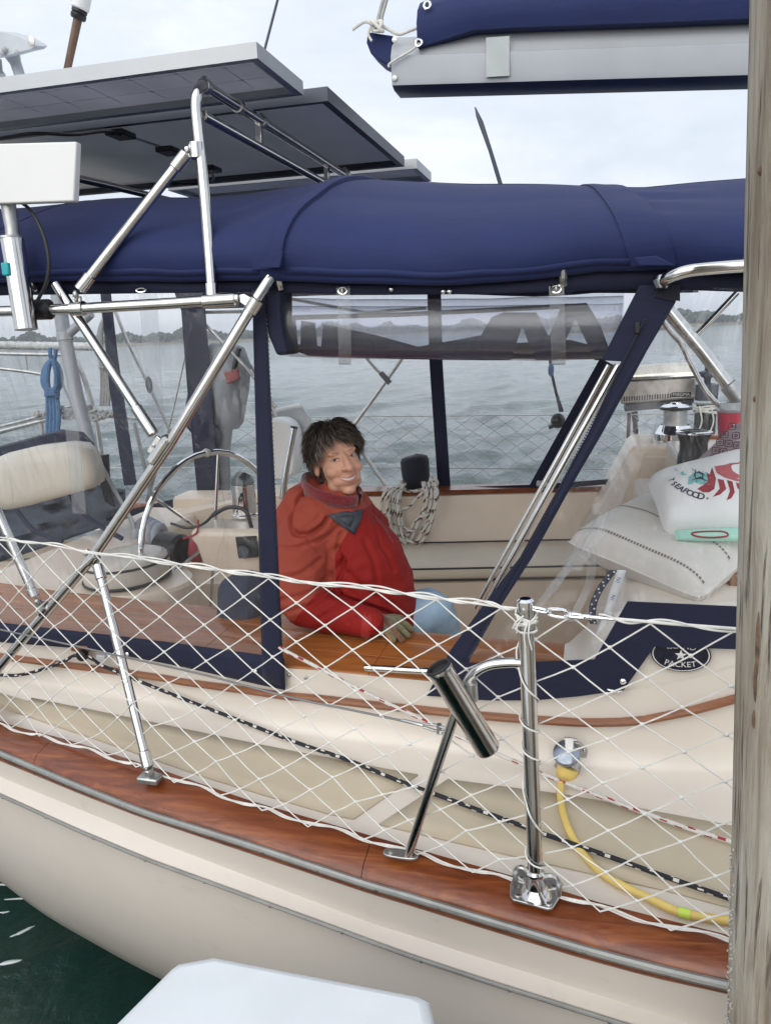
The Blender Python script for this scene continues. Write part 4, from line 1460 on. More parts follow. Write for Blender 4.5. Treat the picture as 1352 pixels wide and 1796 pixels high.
# ---- solar panels
def solar(name, label, u0, u1, v0, v1, z, th, frame_m, back_m, lines, tilt=0.0):
    def q(u, v, zz):
        return W(u, v, zz + tilt * (v - v0))
    t = thing(name, label, 'solar panel', q((u0 + u1) / 2, (v0 + v1) / 2, z), 'solar panels on the stern frame')
    lip = .026
    for (a, b_, c, d) in ((u0, u1, v0, v0 + .0022), (u0, u1, v1 - .0022, v1), (u0, u0 + .0022, v0 + .0025, v1 - .0025), (u1 - .0022, u1, v0 + .0025, v1 - .0025)):
        G().prism([q(a, c, z), q(b_, c, z), q(b_, d, z), q(a, d, z)], UPZ * th).build('frame_side', frame_m, t, smooth=0)
    for (a, b_, c, d) in ((u0 + .003, u1 - .003, v0 + .0025, v0 + lip), (u0 + .003, u1 - .003, v1 - lip, v1 - .0025), (u0 + .003, u0 + lip, v0 + lip + .001, v1 - lip - .001), (u1 - lip, u1 - .003, v0 + lip + .001, v1 - lip - .001)):
        G().prism([q(a, c, z + .001), q(b_, c, z + .001), q(b_, d, z + .001), q(a, d, z + .001)], UPZ * .002).build('frame_lip', frame_m, t, smooth=0)
    bs = G().prism([q(u0 + .003, v0 + .003, z + th - .012), q(u1 - .003, v0 + .003, z + th - .012), q(u1 - .003, v1 - .003, z + th - .012), q(u0 + .003, v1 - .003, z + th - .012)], UPZ * .006).build('back_sheet', back_m, t, smooth=0)
    if lines:
        g = G()
        nu, nv = lines
        for k in range(1, nu):
            u = u0 + (u1 - u0) * k / nu
            g.prism([q(u - .0012, v0 + lip, z + th - .0128), q(u + .0012, v0 + lip, z + th - .0128), q(u + .0012, v1 - lip, z + th - .0128), q(u - .0012, v1 - lip, z + th - .0128)], UPZ * .0005)
        for k in range(1, nv):
            v = v0 + (v1 - v0) * k / nv
            g.prism([q(u0 + lip, v - .001, z + th - .0133), q(u1 - lip, v - .001, z + th - .0133), q(u1 - lip, v + .001, z + th - .0133), q(u0 + lip, v + .001, z + th - .0133)], UPZ * .0004)
        for i in range(1, nu):
            for j in range(1, nv):
                u, v = u0 + (u1 - u0) * i / nu, v0 + (v1 - v0) * j / nv
                g.prism([q(u - .009, v, z + th - .0138), q(u, v - .009, z + th - .0138), q(u + .009, v, z + th - .0138), q(u, v + .009, z + th - .0138)], UPZ * .0004)
        tag(g.build('cell_lines', 'panel_line', bs, smooth=0), kind='stuff')
    return t
pa = solar('solar_panel', 'near solar panel with grey frame and lilac underside, nearest the dock', -2.75, -.785, .575, .925, 2.0, .040, 'alloy_pale', 'panel_cells', (13, 3))
pb = solar('solar_panel', 'wide middle solar panel with dark frame and pale grey underside', -2.75, -.728, .99, 2.05, 1.995, .042, 'alloy_dark', 'panel_back', None)
pc = solar('solar_panel', 'furthest solar panel with pale frame just above the canopy', -1.95, -.69, 2.135, 2.47, 2.0, .042, 'alloy_pale', 'panel_back', None)
for par, v in ((pa, .66), (pa, .88), (pb, 1.06), (pb, 1.98), (pc, 2.2)):
    o = G().tube([W(ub, v, zb + .012), W(ub, v, 2.001)], .0065, 10).build('stand_off', 'steel_worn', par)
    G().lathe([(TR * 1.05, -.014), (TR * 1.3, -.012), (TR * 1.3, .012), (TR * 1.05, .014)], W(ub, v, zb - .003), VX, 14).build('stand_off_clamp', 'steel_worn', o)
for x, y in ((212, 236), (297, 265), (369, 297)):
    c = PZ(x, y, 1.985)
    G().box(c, UX * .035, VX * .045, UPZ * .010).build('junction_box', 'plastic_black', pb, bevel=.004)
cpts = catmull([PZ(x, y, 1.975) for x, y in ((0, 243), (60, 234), (130, 236), (185, 230), (212, 236))], 6)
G().tube(cpts, .006, 8).build('cable', 'plastic_black', pb)
cpts = catmull([PZ(x, y, 1.96) for x, y in ((369, 297), (374, 315), (350, 322), (300, 322), (270, 330))], 6)
G().tube(cpts, .005, 8).build('cable', 'plastic_black', pb)
G().prism([PZ(x, y, 1.998) for x, y in ((222, 240), (232, 240), (290, 259), (282, 259))], UPZ * .003).build('cable_cover', 'alloy_pale', pb)

# ---- flat white antenna on its post at the left edge
an = thing('flat_antenna', 'white flat rectangular antenna on a short post at the left edge', 'antenna', PV(40, 580, .42))
q4 = [PV(-150, 256, .40), PV(134, 248, .42), PV(130, 353, .415), PV(-150, 362, .395)]
nn = (q4[1] - q4[0]).cross(q4[3] - q4[0]).normalized()
nn = nn if nn.dot(VX) > 0 else -nn
G().prism(q4, nn * .026).build('face_plate', 'plastic_white', an, bevel=.004)
po = [PV(14, 352, .45), PV(22, 400, .45), PV(24, 425, .45)]
G().tube(po, [.021, .019, .020], 16).build('upper_post', 'steel_worn', an)
G().tube([PV(22, 420, .45), PV(47, 578, .43)], .0325, 20).build('post_tube', 'steel', an)
G().lathe([(.026, 0), (.036, .002), (.036, .008), (.026, .01)], PV(20, 420, .45), UPZ, 18).build('post_collar', 'steel_worn', an)
c = PV(12, 472, .41)
G().box(c, UX * .012, VX * .008, UPZ * .018).build('locking_knob', 'teal_plastic', an, bevel=.004)
ln = (bar[2] - bar[1])
G().lathe([(.018, -.03), (.03, -.026), (.03, .022), (.02, .03)], PV(76, 543, .492), ln, 18).build('bar_clamp', 'plastic_black', an)
G().tube(catmull([PV(x, y, .455) for x, y in ((34, 352), (55, 370), (76, 410), (86, 455), (82, 495), (66, 528))], 6), .0052, 8).build('cable', 'plastic_black', an)

# ---- white weather head at the top left
ws = thing('masthead_unit', 'white winged instrument head on a short post above the panels', 'instrument', PV(40, 130, 1.25))
def prof(s, d):
    return [PV(x + d, y, 1.25 + s) for x, y in ((-40, 60), (5, 55), (30, 57), (60, 66), (80, 77), (84, 81), (78, 86), (60, 90), (35, 97), (0, 102), (-40, 110))]
rr = [prof(-.10, -22), prof(-.085, -8), prof(-.04, 0), prof(.05, 0), prof(.09, -8), prof(.10, -22)]
g = G().loft(rr, closed=True)
g.add(rr[0], [tuple(range(11))]).add(rr[-1], [tuple(range(11))])
g.build('shell', 'head_grey', ws, smooth=60)
G().tube([PV(22, 96, 1.25), PV(28, 110, 1.25), PV(36, 134, 1.25), line_to_z(PV(22, 96, 1.25), PV(38, 160, 1.25), 2.045)], [.03, .021, .02, .022], 14).build('post', 'head_grey', ws)
G().tube([PV(-6, 105, 1.25), PV(-2, 125, 1.25), PV(2, 134, 1.25)], [.02, .016, .02], 12).build('sensor', 'plastic_grey', ws)
G().lathe([(.016, 0), (.016, .004), (.008, .006)], PV(56, 72, 1.13), -VX, 14).build('end_screw', 'steel_worn', ws)
for x, y in ((8, 86), (30, 92), (4, 93)):
    G().ball(PV(x, y, 1.14), .010, .008, .010, None, 8, 6).build('drain_hole', 'plastic_grey', ws)

# ---- whip antennas and stays against the sky
w1 = thing('whip_antenna', 'stub antenna with white barrel and thin brown tip at upper left', 'antenna', PV(117, 122, 1.3))
b_ = PV(137, 34, 1.3)
a = line_to_z(PV(117, 130, 1.3), b_, 2.04)
G().tube([a, a + (b_ - a) * .5, b_], [.010, .013, .016], 12).build('rod', 'rod_brown', w1)
d = (b_ - a).normalized()
G().lathe([(.024, 0), (.028, .006), (.028, .018), (.025, .02), (.028, .024), (.028, .034)], b_, d, 16).build('ferrule', 'plastic_black', w1)
G().lathe([(.029, 0), (.033, .004), (.030, 1.3), (.02, 1.32)], b_ + d * .034, d, 18).build('barrel', 'plastic_white', w1)
mt = PV(463, 92, 1.6)
wt = PV(488, -4, 1.6)
o = G().tube([line_to_z(mt, wt, 2.035), mt, wt, line_to_z(mt, wt, 7.5)], .0052, 8).build('backstay_wire', 'alloy_dark')
tag(o, 'thin dark wire rising above the near solar panel corner', 'stay wire')
o = G().tube([PV(905, 420, 2.6), PV(878, 325, 2.6), PV(860, 265, 2.6), PV(843, 215, 2.6), PV(838, 203, 2.6), PV(833, 188, 2.6)], [.011, .011, .010, .013, .010, .003], 8).build('tall_whip', 'alloy_dark')
tag(o, 'dark tapering whip leaning above the middle of the canopy', 'antenna')
o = G().tube([PV(96, 212, 1.7), PV(86, 250, 1.7), PV(72, 330, 1.7)], .007, 8).build('support_rod', 'steel_worn')
tag(o, 'short steel rod under the dark framed solar panel at left', 'rod')

# ---- boom with its sail cover
bo = thing('boom', 'grey aluminium boom end under a navy sail cover', 'boom', PV(690, 152, 1.5))
def bsec(x, ytop, ybot):
    a, b_ = PV(x, ytop, 1.5), PV(x, ybot, 1.5)
    u, v, zt = uvz(a)
    u2, _, z0 = uvz(b_)
    H = zt - z0
    return [W(u, 1.500 + .03, z0 - .010), W(u, 1.500, z0), W(u, 1.496, z0 + H * .12), W(u, 1.490, z0 + H * .56), W(u, 1.493, z0 + H * .575), W(u, 1.515, z0 + H * .80), W(u, 1.520, z0 + H * .81), W(u, 1.535, z0 + H), W(u, 1.56, z0 + H + .008),
            W(u, 1.60, z0 + H + .008), W(u, 1.625, z0 + H), W(u, 1.67, z0 + H * .56), W(u, 1.66, z0), W(u, 1.63, z0 - .010)]
s0, s1 = bsec(685, 60, 150), bsec(1440, 29, 127)
g = G().loft([s0, s1], closed=True, pick=lambda i, j: 1 if j in (4, 6) else (2 if j in (0, 13) else (1 if j == 5 else 0)))
g.add(s0, [tuple(range(14))])
bm_ = g.build('extrusion', ['alloy', 'alloy_pale', 'alloy_dark'], bo, smooth=20)
cap = [PV(x, y, 1.52) for x, y in ((644, 55), (690, 62), (690, 120), (664, 106), (649, 92), (642, 74))]
G().prism(cap, VX * .12).build('end_cap', 'navy', bo, bevel=.008)
for x, y in ((692, 70), (692, 137)):
    G().lathe([(.010, 0), (.010, .003), (.004, .005)], PV(x, y, 1.492), -VX, 10).build('rivet', 'steel_worn', bo)
tp = [PV(x, y, 1.484) for x, y in ((852, 66), (893, 63), (893, 133), (852, 135))]
G().prism(tp, VX * .002).build('tape_patch', 'tape', bo)
cv_ = thing('sail_cover', 'navy sail cover laced along the top of the boom', 'sail cover', PV(760, 80, 1.55))
rr = []
for x, yb, yt in ((733, 84, 6), (745, 80, 0), (790, 66, -12), (830, 53, -18), (900, 49, -26), (1000, 45, -40), (1150, 40, -55), (1310, 33, -70), (1440, 28, -80)):
    a, b_ = uvz(PV(x, yb, 1.488)), uvz(PV(x, yt, 1.54))
    rr.append([W(a[0], 1.484, a[2]), W(a[0], 1.474, a[2] + (b_[2] - a[2]) * .2), W(a[0], 1.468, a[2] + (b_[2] - a[2]) * .45), W(a[0], 1.49, a[2] + (b_[2] - a[2]) * .75), W(a[0], 1.54, b_[2]), W(a[0], 1.62, b_[2]), W(a[0], 1.69, a[2] + (b_[2] - a[2]) * .5), W(a[0], 1.67, a[2])])
g = G().loft(rr, closed=True)
g.add(rr[0], [tuple(range(8))])
g.build('cover', 'navy', cv_, smooth=60)
for x, y in ((734, 75), (749, 9)):
    c = PV(x, y, 1.470)
    G().tube([c + UX * math.cos(k * .524) * .012 + UPZ * math.sin(k * .524) * .012 for k in range(12)], .0042, 6, closed=True).build('grommet', 'chrome', cv_)
G().tube(catmull([PV(x, y, 1.474) for x, y in ((736, 76), (722, 88), (700, 101), (683, 112), (682, 118))], 5), .0042, 8).build('lacing', 'rope_white', cv_)
tl = thing('topping_lift', 'white rope knotted round the boom end and led upward', 'rope', PV(665, 58, 1.52))
G().tube([PV(660, 52, 1.52), PV(664, 30, 1.52), PV(672, 0, 1.52), line_to_z(PV(672, 0, 1.52), PV(700, -120, 1.52), 7.5)], .007, 8).build('fall', 'rope_grey', tl)
G().tube([PV(668, 52, 1.51), PV(670, 28, 1.51), PV(678, 0, 1.51), line_to_z(PV(678, 0, 1.51), PV(706, -120, 1.51), 7.5)], .006, 8).build('fall', 'rope_grey', tl)
kp = []
for k in range(40):
    t = k / 39 * 6.28 * 3.2
    kp.append(PV(661 + 12 * math.cos(t) * (1 - k / 90), 46 + 9 * math.sin(t * 1.31), 1.50 + .02 * math.sin(t * .9)))
G().tube(catmull(kp, 2), .0065, 7).build('knot', 'rope_white', tl)
G().tube(catmull([PV(x, y, 1.50) for x, y in ((655, 42), (640, 38), (626, 46), (618, 52))], 4), .0065, 8).build('tail', 'rope_white', tl)
G().tube(catmull([PV(x, y, 1.50) for x, y in ((668, 44), (682, 52), (700, 60), (718, 54), (734, 48))], 4), .0060, 8).build('tail', 'rope_white', tl)
G().tube(catmull([PV(x, y, 1.49) for x, y in ((650, 46), (646, 60), (652, 72))], 4), .0045, 8).build('tail', 'rope_white', tl)

# ---- dodger frame glimpsed at the right
dd = thing('dodger_rail', 'bent stainless rail on the canopy edge next to the piling', 'rail', PV(1165, 492, .50))
pts = catmull([PV(x, y, v) for x, y, v in ((1165, 497, .53), (1168, 490, .515), (1180, 483, .50), (1205, 475, .49), (1250, 470, .488), (1330, 464, .49), (1420, 458, .50))], 5)
G().tube(pts, .0155, 16).build('rail_tube', 'steel', dd)
G().lathe([(.018, 0), (.021, .004), (.021, .024), (.016, .03)], PV(1163, 503, .535), UPZ * .8 - UX * .3, 16).build('socket', 'steel', dd)
G().prism([PV(x, y, .543) for x, y in ((1146, 520), (1158, 500), (1192, 500), (1192, 528), (1172, 526))], VX * .004).build('leather_patch', 'cover_black', dd)
lg = thing('canopy_leg', 'slanting stainless canopy leg behind the navy zip edge', 'tube', PV(850, 1060, .62))
G().tube([PV(1084, 640, .60), PV(1000, 790, .60), PV(920, 935, .60), PV(848, 1066, .62), PV(838, 1088, .63)], .0105, 14).build('leg_tube', 'steel', lg)
G().tube([PV(1066, 640, .64), PV(985, 790, .64), PV(905, 935, .64), PV(832, 1066, .66)], .0065, 14).build('inner_tube', 'steel', lg)
l2 = thing('far_canopy_strut', 'brown tinted canopy leg standing on the far coaming', 'tube', PV(955, 848, 3.35))
G().tube([PV(1076, 640, 3.3), PV(1010, 750, 3.3), PV(958, 842, 3.3)], .017, 12).build('leg_tube', 'rod_brown', l2)
G().box(PV(955, 848, 3.3), UX * .05, VX * .04, UPZ * .012).build('foot_plate', 'steel_worn', l2, bevel=.004)
dl = thing('dodger_support', 'stainless dodger struts crossing above the winches', 'tube frame', PV(1290, 700, 2.4))
G().tube([PV(1168, 540, 2.3), PV(1230, 615, 2.3), PV(1330, 745, 2.3)], .030, 16).build('main_strut', 'steel', dl)
G().lathe([(.03, 0), (.039, .005), (.039, .10), (.03, .11)], PV(1275, 673, 2.3), PV(1330, 745, 2.3) - PV(1230, 615, 2.3), 14).build('strut_sleeve', 'steel_worn', dl)
G().tube(catmull([PV(x, y, 2.4) for x, y in ((1160, 560), (1178, 585), (1195, 604), (1212, 640), (1240, 690), (1275, 725))], 4), .013, 12).build('brace', 'steel', dl)
G().tube([PV(1205, 603, 2.4), PV(1240, 568, 2.4), PV(1292, 513, 2.4)], .013, 12).build('brace', 'steel', dl)
# ================================================================== NEAR RAIL GEAR: stanchion, rod holder, lifelines, lines, shore power
def rope(name, pts, r, mats, parent, k=6, n=9, period=9, run=3):
    pts = catmull(pts, k)
    # even spacing so that the flecks keep their pace
    L = [0.0]
    for a, b_ in zip(pts, pts[1:]):
        L.append(L[-1] + (b_ - a).length)
    m_ = max(6, int(L[-1] / (r * 1.1)))
    out, j = [], 0
    for i in range(m_ + 1):
        s = L[-1] * i / m_
        while j < len(L) - 2 and L[j + 1] < s:
            j += 1
        f = (s - L[j]) / max(L[j + 1] - L[j], 1e-9)
        out.append(pts[j].lerp(pts[j + 1], min(max(f, 0), 1)))
    return G().tube(out, r, n, pick=fleck_pick(n, period, run) if len(mats) > 1 else None).build(name, mats, parent, smooth=60)

sta = thing('gate_stanchion', 'stainless gate stanchion on a four-bolt plate lashed with white cord', 'stanchion', W(0, .004, 0))
top = PV(921, 1056, .012)
foot = W(.002, .006, .008)
G().tube([foot, top], .0172, 20).build('post', 'steel', sta)
dS = (top - foot).normalized()
G().lathe([(.0178, -.012), (.0185, -.004), (.0182, .003), (.012, .008)], top, dS, 18).build('post_cap', 'chrome', sta)
pl = [(894, 1556), (901, 1531), (912, 1527), (978, 1545), (987, 1553), (984, 1573), (969, 1597), (960, 1598), (899, 1582), (894, 1575)]
plate = G().prism([PZ(x, y, .004) for x, y in pl], UPZ * .007).build('base_plate', 'steel_worn', sta, bevel=.002)
G().lathe([(.038, .0), (.036, .006), (.029, .014), (.0225, .020), (.0222, .050), (.0235, .052), (.0235, .060), (.0185, .064)], W(.001, .006, .011), dS, 24).build('socket', 'steel', sta)
for x, y in ((908, 1571), (962, 1586), (971, 1556), (913, 1541)):
    c = PZ(x, y, .011)
    o = G().lathe([(.0075, 0), (.0075, .002), (.006, .0035)], c, UPZ, 14).build('plate_screw', 'steel_worn', sta)
    G().box(c + UPZ * .0037, UX * .0045, VX * .0008, UPZ * .0006).build('screw_slot', 'rubber', o)
for s, pxs in ((-1, ((905, 1556), (903, 1533), (907, 1524), (915, 1522), (924, 1530), (932, 1536))), (1, ((979, 1570), (980, 1552), (976, 1542), (966, 1536), (958, 1537), (950, 1540)))):
    G().tube(catmull([PV(x, y, .01 - .02 * (i in (0, 1)) - .012) for i, (x, y) in enumerate(pxs)], 4), .0062, 10).build('bail', 'steel_worn', sta)
# slanting brace that carries the rod holder
f2 = PZ(716, 1500, .006)
fu, fv, fz = uvz(f2)
br = [PV(917, 1163, .012), PV(895, 1162, .010), PV(862, 1165, .008), PV(838, 1175, .008), PV(822, 1192, .010), PV(811, 1218, .014), PV(795, 1262, .024), PV(760, 1365, .048), f2]
G().tube(catmull(br, 5), .0115, 14).build('brace', 'steel', sta)
ov = []
for k in range(24):
    t = k / 24 * 6.2832
    ov.append(f2 + UX * (-.020 + .045 * math.copysign(abs(math.cos(t)) ** .7, math.cos(t))) + VX * (.003 + .017 * math.copysign(abs(math.sin(t)) ** .7, math.sin(t))) - UPZ * .006)
G().prism(ov, UPZ * .007).build('brace_foot', 'steel_worn', sta, bevel=.002)
G().lathe([(.0065, 0), (.0065, .002), (.004, .0035)], f2 - UX * .045 + UPZ * .001, UPZ, 12).build('foot_screw', 'steel_worn', sta)
# cord lashings wound round the post
pts = []
for k in range(170):
    f = k / 169
    h = .06 + .60 * f
    th = 6.2832 * (5.5 * f + .35 * math.sin(f * 11))
    a, b_ = frame_of(dS, UX)
    rr_ = .0205 + .006 * max(0, mnoise.noise(Vector((f * 13, 0, 0))))
    pts.append(foot + dS * h + (a * math.cos(th) + b_ * math.sin(th)) * rr_)
G().tube(pts, .0021, 6).build('lashing', 'cord_white', sta)
pts = []
for k in range(150):
    f = k / 149
    th = 6.2832 * 6.5 * f
    a, b_ = frame_of(dS, UX)
    pts.append(top - dS * (.016 + .045 * abs(math.sin(f * 7.0))) + (a * math.cos(th) + b_ * math.sin(th)) * (.0205 + .003 * (k % 5 == 0)))
G().tube(pts, .0024, 6).build('lashing', 'cord_white', sta)
for x0, y0, x1, y1 in ((918, 1080, 899, 1102), (916, 1084, 906, 1110), (925, 1090, 921, 1135), (929, 1088, 932, 1140)):
    G().tube(catmull([PV(x0, y0, -.012), PV((x0 + x1) / 2 - 4, (y0 + y1) / 2, -.018), PV(x1, y1, -.014)], 4), .0018, 6).build('cord_end', 'cord_white', sta)

rh = thing('rod_holder', 'polished stainless fishing rod holder tilted on the stanchion brace', 'rod holder', PV(855, 1320, -.03))
a, b_ = PV(857, 1316, -.020), PV(770, 1172, -.045)
L = (b_ - a).length
G().lathe([(.0255, 0), (.0275, .004), (.0275, L - .01), (.0288, L - .008), (.0288, L), (.0255, L + .001), (.0245, L - .005), (.0245, L - .16)], a, b_ - a, 28).build('tube', 'steel', rh)
G().lathe([(.0246, L - .004), (.0292, L + .0005), (.0292, L + .004), (.0262, L + .006), (.0235, L + .004), (.0235, L - .1)], a, b_ - a, 28).build('liner', 'rubber', rh)
G().lathe([(.0235, L - .09), (.0235, L - .088)], a, b_ - a, 20).build('bore', 'plastic_black', rh)
c = PV(824, 1205, -.005)
G().tube([c + UX * .002 - UPZ * .03, c + UPZ * .01], .016, 12).build('bracket', 'steel_worn', rh)

# ---- lifelines
net_v = lambda q: rail_v(q) + .012
ll = thing('upper_lifeline', 'white laced upper lifeline running along the near rail', 'lifeline', W(-.9, .1, .6))
top_px = [(-80, 936), (0, 947), (60, 951), (140, 965), (250, 981), (370, 997), (490, 1015), (640, 1032), (760, 1048), (860, 1062), (915, 1068)]
lp = [PV(x, y, net_v) for x, y in top_px]
G().tube(catmull(lp, 6), .0028, 8).build('wire', 'cord_white', ll)
sp = catmull(lp, 26)
for ph, rr_ in ((0, .0052), (2.4, .0060)):
    pts = []
    for k, p in enumerate(sp):
        t = k * .19 + ph + 1.3 * math.sin(k * .031 + ph)
        pts.append(p + VX * math.cos(t) * rr_ + UPZ * (math.sin(t) * rr_ * 1.15 + .002))
    G().tube(pts, .0021, 6).build('lacing_cord', 'cord_white', ll)
ri_px = [(1050, 1083), (1120, 1089), (1200, 1096), (1290, 1103), (1420, 1113)]
lp2 = [PV(x, y, net_v) for x, y in ri_px]
G().tube(catmull(lp2, 6), .0034, 8).build('wire', 'cord_white', ll)
pts = []
for k, p in enumerate(catmull(lp2, 26)):
    t = k * .13 + 1 + 1.2 * math.sin(k * .04)
    pts.append(p + VX * math.cos(t) * .0056 + UPZ * math.sin(t) * .0064)
G().tube(pts, .0021, 6).build('lacing_cord', 'cord_white', ll)
# gate hook, links and terminal
def link(x0, y0, x1, y1, w, r, parent, name='link', flat=0):
    a, b_ = PV(x0, y0, net_v), PV(x1, y1, net_v)
    d = (b_ - a)
    n_ = (UPZ if not flat else VX)
    n_ = (n_ - d.normalized() * n_.dot(d.normalized())).normalized()
    pts = []
    for k in range(20):
        t = k / 20 * 6.2832
        pts.append((a + b_) / 2 + d * .5 * math.copysign(abs(math.cos(t)) ** .8, math.cos(t)) + n_ * w * math.sin(t))
    G().tube(pts, r, 8, closed=True).build(name, 'chrome', parent)
link(930, 1066, 964, 1074, .009, .0032, ll, 'hook', 1)
link(958, 1072, 1000, 1078, .0085, .0034, ll)
link(990, 1078, 1028, 1082, .0085, .0034, ll, 'link', 1)
a, b_ = PV(1022, 1081, net_v), PV(1078, 1086, net_v)
G().tube([a, a + (b_ - a) * .2, a + (b_ - a) * .22, b_], [.006, .0062, .0044, .0042], 12).build('terminal', 'chrome', ll)
lw = thing('lower_lifeline', 'thin steel lower lifeline wire ending in a clevis at the brace', 'lifeline', W(-.9, .2, .3))
lo_ = [PV(x, y, lambda q: rail_v(q) + .02) for x, y in ((-80, 1086), (0, 1104), (110, 1128), (213, 1151), (360, 1184), (505, 1222), (620, 1246), (705, 1264), (742, 1272))]
G().tube(catmull(lo_, 5), .0030, 8).build('wire', 'wire_grey', lw)
a, b_ = PV(704, 1263, lambda q: rail_v(q) + .02), PV(742, 1272, lambda q: rail_v(q) + .02)
G().tube([a, a + (b_ - a) * .1, b_], [.003, .0042, .0042], 10).build('terminal', 'steel', lw)
for dz in (-.004, .004):
    a, b_ = PV(742, 1272, lambda q: rail_v(q) + .018), PV(784, 1281, lambda q: rail_v(q) + .012)
    G().tube([a + UPZ * dz, (a + b_) / 2 + UPZ * dz * 1.9, b_ + UPZ * dz], .0034, 8).build('clevis_arm', 'steel_worn', lw)
c = PV(770, 1278, lambda q: rail_v(q) + .016)
G().lathe([(.006, -.012), (.006, .012)], c, UPZ, 12).build('clevis_pin', 'steel_worn', lw)

# ---- the safety net
net = thing('safety_net', 'white knotted diamond netting laced between the lifeline and near rail', 'net', W(-.7, .1, 0))
tz_ = []
for x, y in top_px + ri_px:
    u, v, z = uvz(PV(x, y, net_v))
    tz_.append((u, z))
top_z = lerp_tab(sorted(tz_))
NR = 13
ua = uvz(PV(522, 1117, net_v))[0]
def net_pt(i, j):
    u = ua + (i - 3) * .0745
    f = j / NR
    q = Vector((i * .37, j * .41, 2.2))
    loose = .25 + .9 * f
    u += mnoise.noise(q) * .024 * loose
    zt, zb_ = top_z(u) - .004, z_in(u) + .012
    if u > .03:
        zb_ -= .004
    z = zt + (zb_ - zt) * (f ** .98) + mnoise.noise(q + Vector((9, 0, 0))) * .020 * loose * (0 < j < NR)
    if j == NR:
        z += .010 * abs(math.sin(i * 1.1))
    v = net_v(u) + .018 * mnoise.noise(q * .6 + Vector((0, 5, 0))) * (0 < j) + .035 * f * (1 - f)
    return W(u, v, z)
g, gk = G(), G()
I0, I1 = -26, 26
for j in range(NR + 1):
    for i in range(I0, I1 + 1):
        if (i + j) % 2:
            continue
        p = net_pt(i, j)
        if 0 < j < NR:
            gk.ball(p, .0052, .0044, .0046, None, 7, 5)
        if j < NR:
            for di in (-1, 1):
                if I0 <= i + di <= I1:
                    q = net_pt(i + di, j + 1)
                    m_ = (p + q) / 2 - UPZ * .002 * (j / NR) + UX * rng.uniform(-.0015, .0015)
                    g.tube([p, m_, q], .0018, 5, caps=False)
g.build('mesh_cord', 'cord_white', net, smooth=60)
tag(gk.build('cord_knots', 'cord_white', net, smooth=60), kind='stuff')
pts = []
for i in range(I0, I1 + 1):
    p = net_pt(i, NR if (i + NR) % 2 == 0 else NR - 1)
    u, v, z = uvz(p)
    pts.append(W(u, net_v(u) + .012, z_in(u) + .012 + .008 * math.sin(i * 2.1)))
G().tube(catmull(pts, 4), .0030, 6).build('foot_cord', 'cord_white', net)
pts = [p + UPZ * (.004 + .006 * math.sin(k * .7)) - VX * .004 for k, p in enumerate(catmull(pts, 3))]
G().tube(pts, .0022, 6).build('foot_lacing', 'cord_white', net)

# ---- lines along the side deck
bl = thing('black_furling_line', 'black rope with white flecks led along the side deck', 'rope', W(-.6, .4, 0))
bp_ = [(-60, 1175), (0, 1184), (46, 1182), (106, 1163), (131, 1150), (155, 1152), (177, 1166), (210, 1180), (248, 1196), (320, 1225), (426, 1266), (525, 1304), (610, 1333), (698, 1369), (763, 1393), (831, 1418), (900, 1443), (951, 1462), (1064, 1501), (1173, 1540), (1282, 1577), (1400, 1617)]
pts = []
for k, (x, y) in enumerate(bp_):
    pv_ = PV(x, y, lambda q: coam_v(q) - .03)
    pd = PZ(x, y, lambda u, v: z_deck(u, v) + .022)
    pts.append(pv_ if (pv_ - CAM).length < (pd - CAM).length else pd)
rope('line', pts, .0062, ['rope_black', 'rope_white'], bl, 8, 9, 8, 2)
blk_ = thing('turning_block', 'small black turning block on a teak pad by the coaming', 'block', PV(150, 1150, lambda q: coam_v(q) - .02))
c = PV(143, 1136, lambda q: coam_v(q) - .012)
G().box(c, UX * .035, VX * .012, UPZ * .012).build('pad', 'teak_trim', blk_, bevel=.003)
c = PV(145, 1149, lambda q: coam_v(q) - .032)
G().lathe([(.010, -.012), (.020, -.010), (.022, 0), (.020, .010), (.010, .012)], c, VX, 18).build('sheave', 'plastic_black', blk_)
c = PV(180, 1152, lambda q: coam_v(q) - .03)
G().box(c, UX * .018, VX * .012, UPZ * .010).build('cheek', 'plastic_grey', blk_, bevel=.004)
rl = thing('red_fleck_line', 'white rope with red flecks slanting down to the side deck', 'rope', W(-.4, .45, .1))
rp = [(490, 1134), (498, 1140), (560, 1172), (620, 1204), (685, 1236), (746, 1264), (824, 1301), (896, 1333), (958, 1360), (1042, 1393), (1144, 1431), (1215, 1456), (1286, 1478), (1400, 1520)]
vf = lerp_tab([(-.9, .53), (-.5, .50), (0, .44), (.6, .36)])
pts = []
for x, y in rp:
    pv_ = PV(x, y, vf)
    pd = PZ(x, y, lambda u, v: z_deck(u, v) + .020)
    pts.append(pv_ if (pv_ - CAM).length < (pd - CAM).length else pd)
rope('line', pts, .0058, ['rope_white', 'rope_red'], rl, 8, 9, 11, 3)

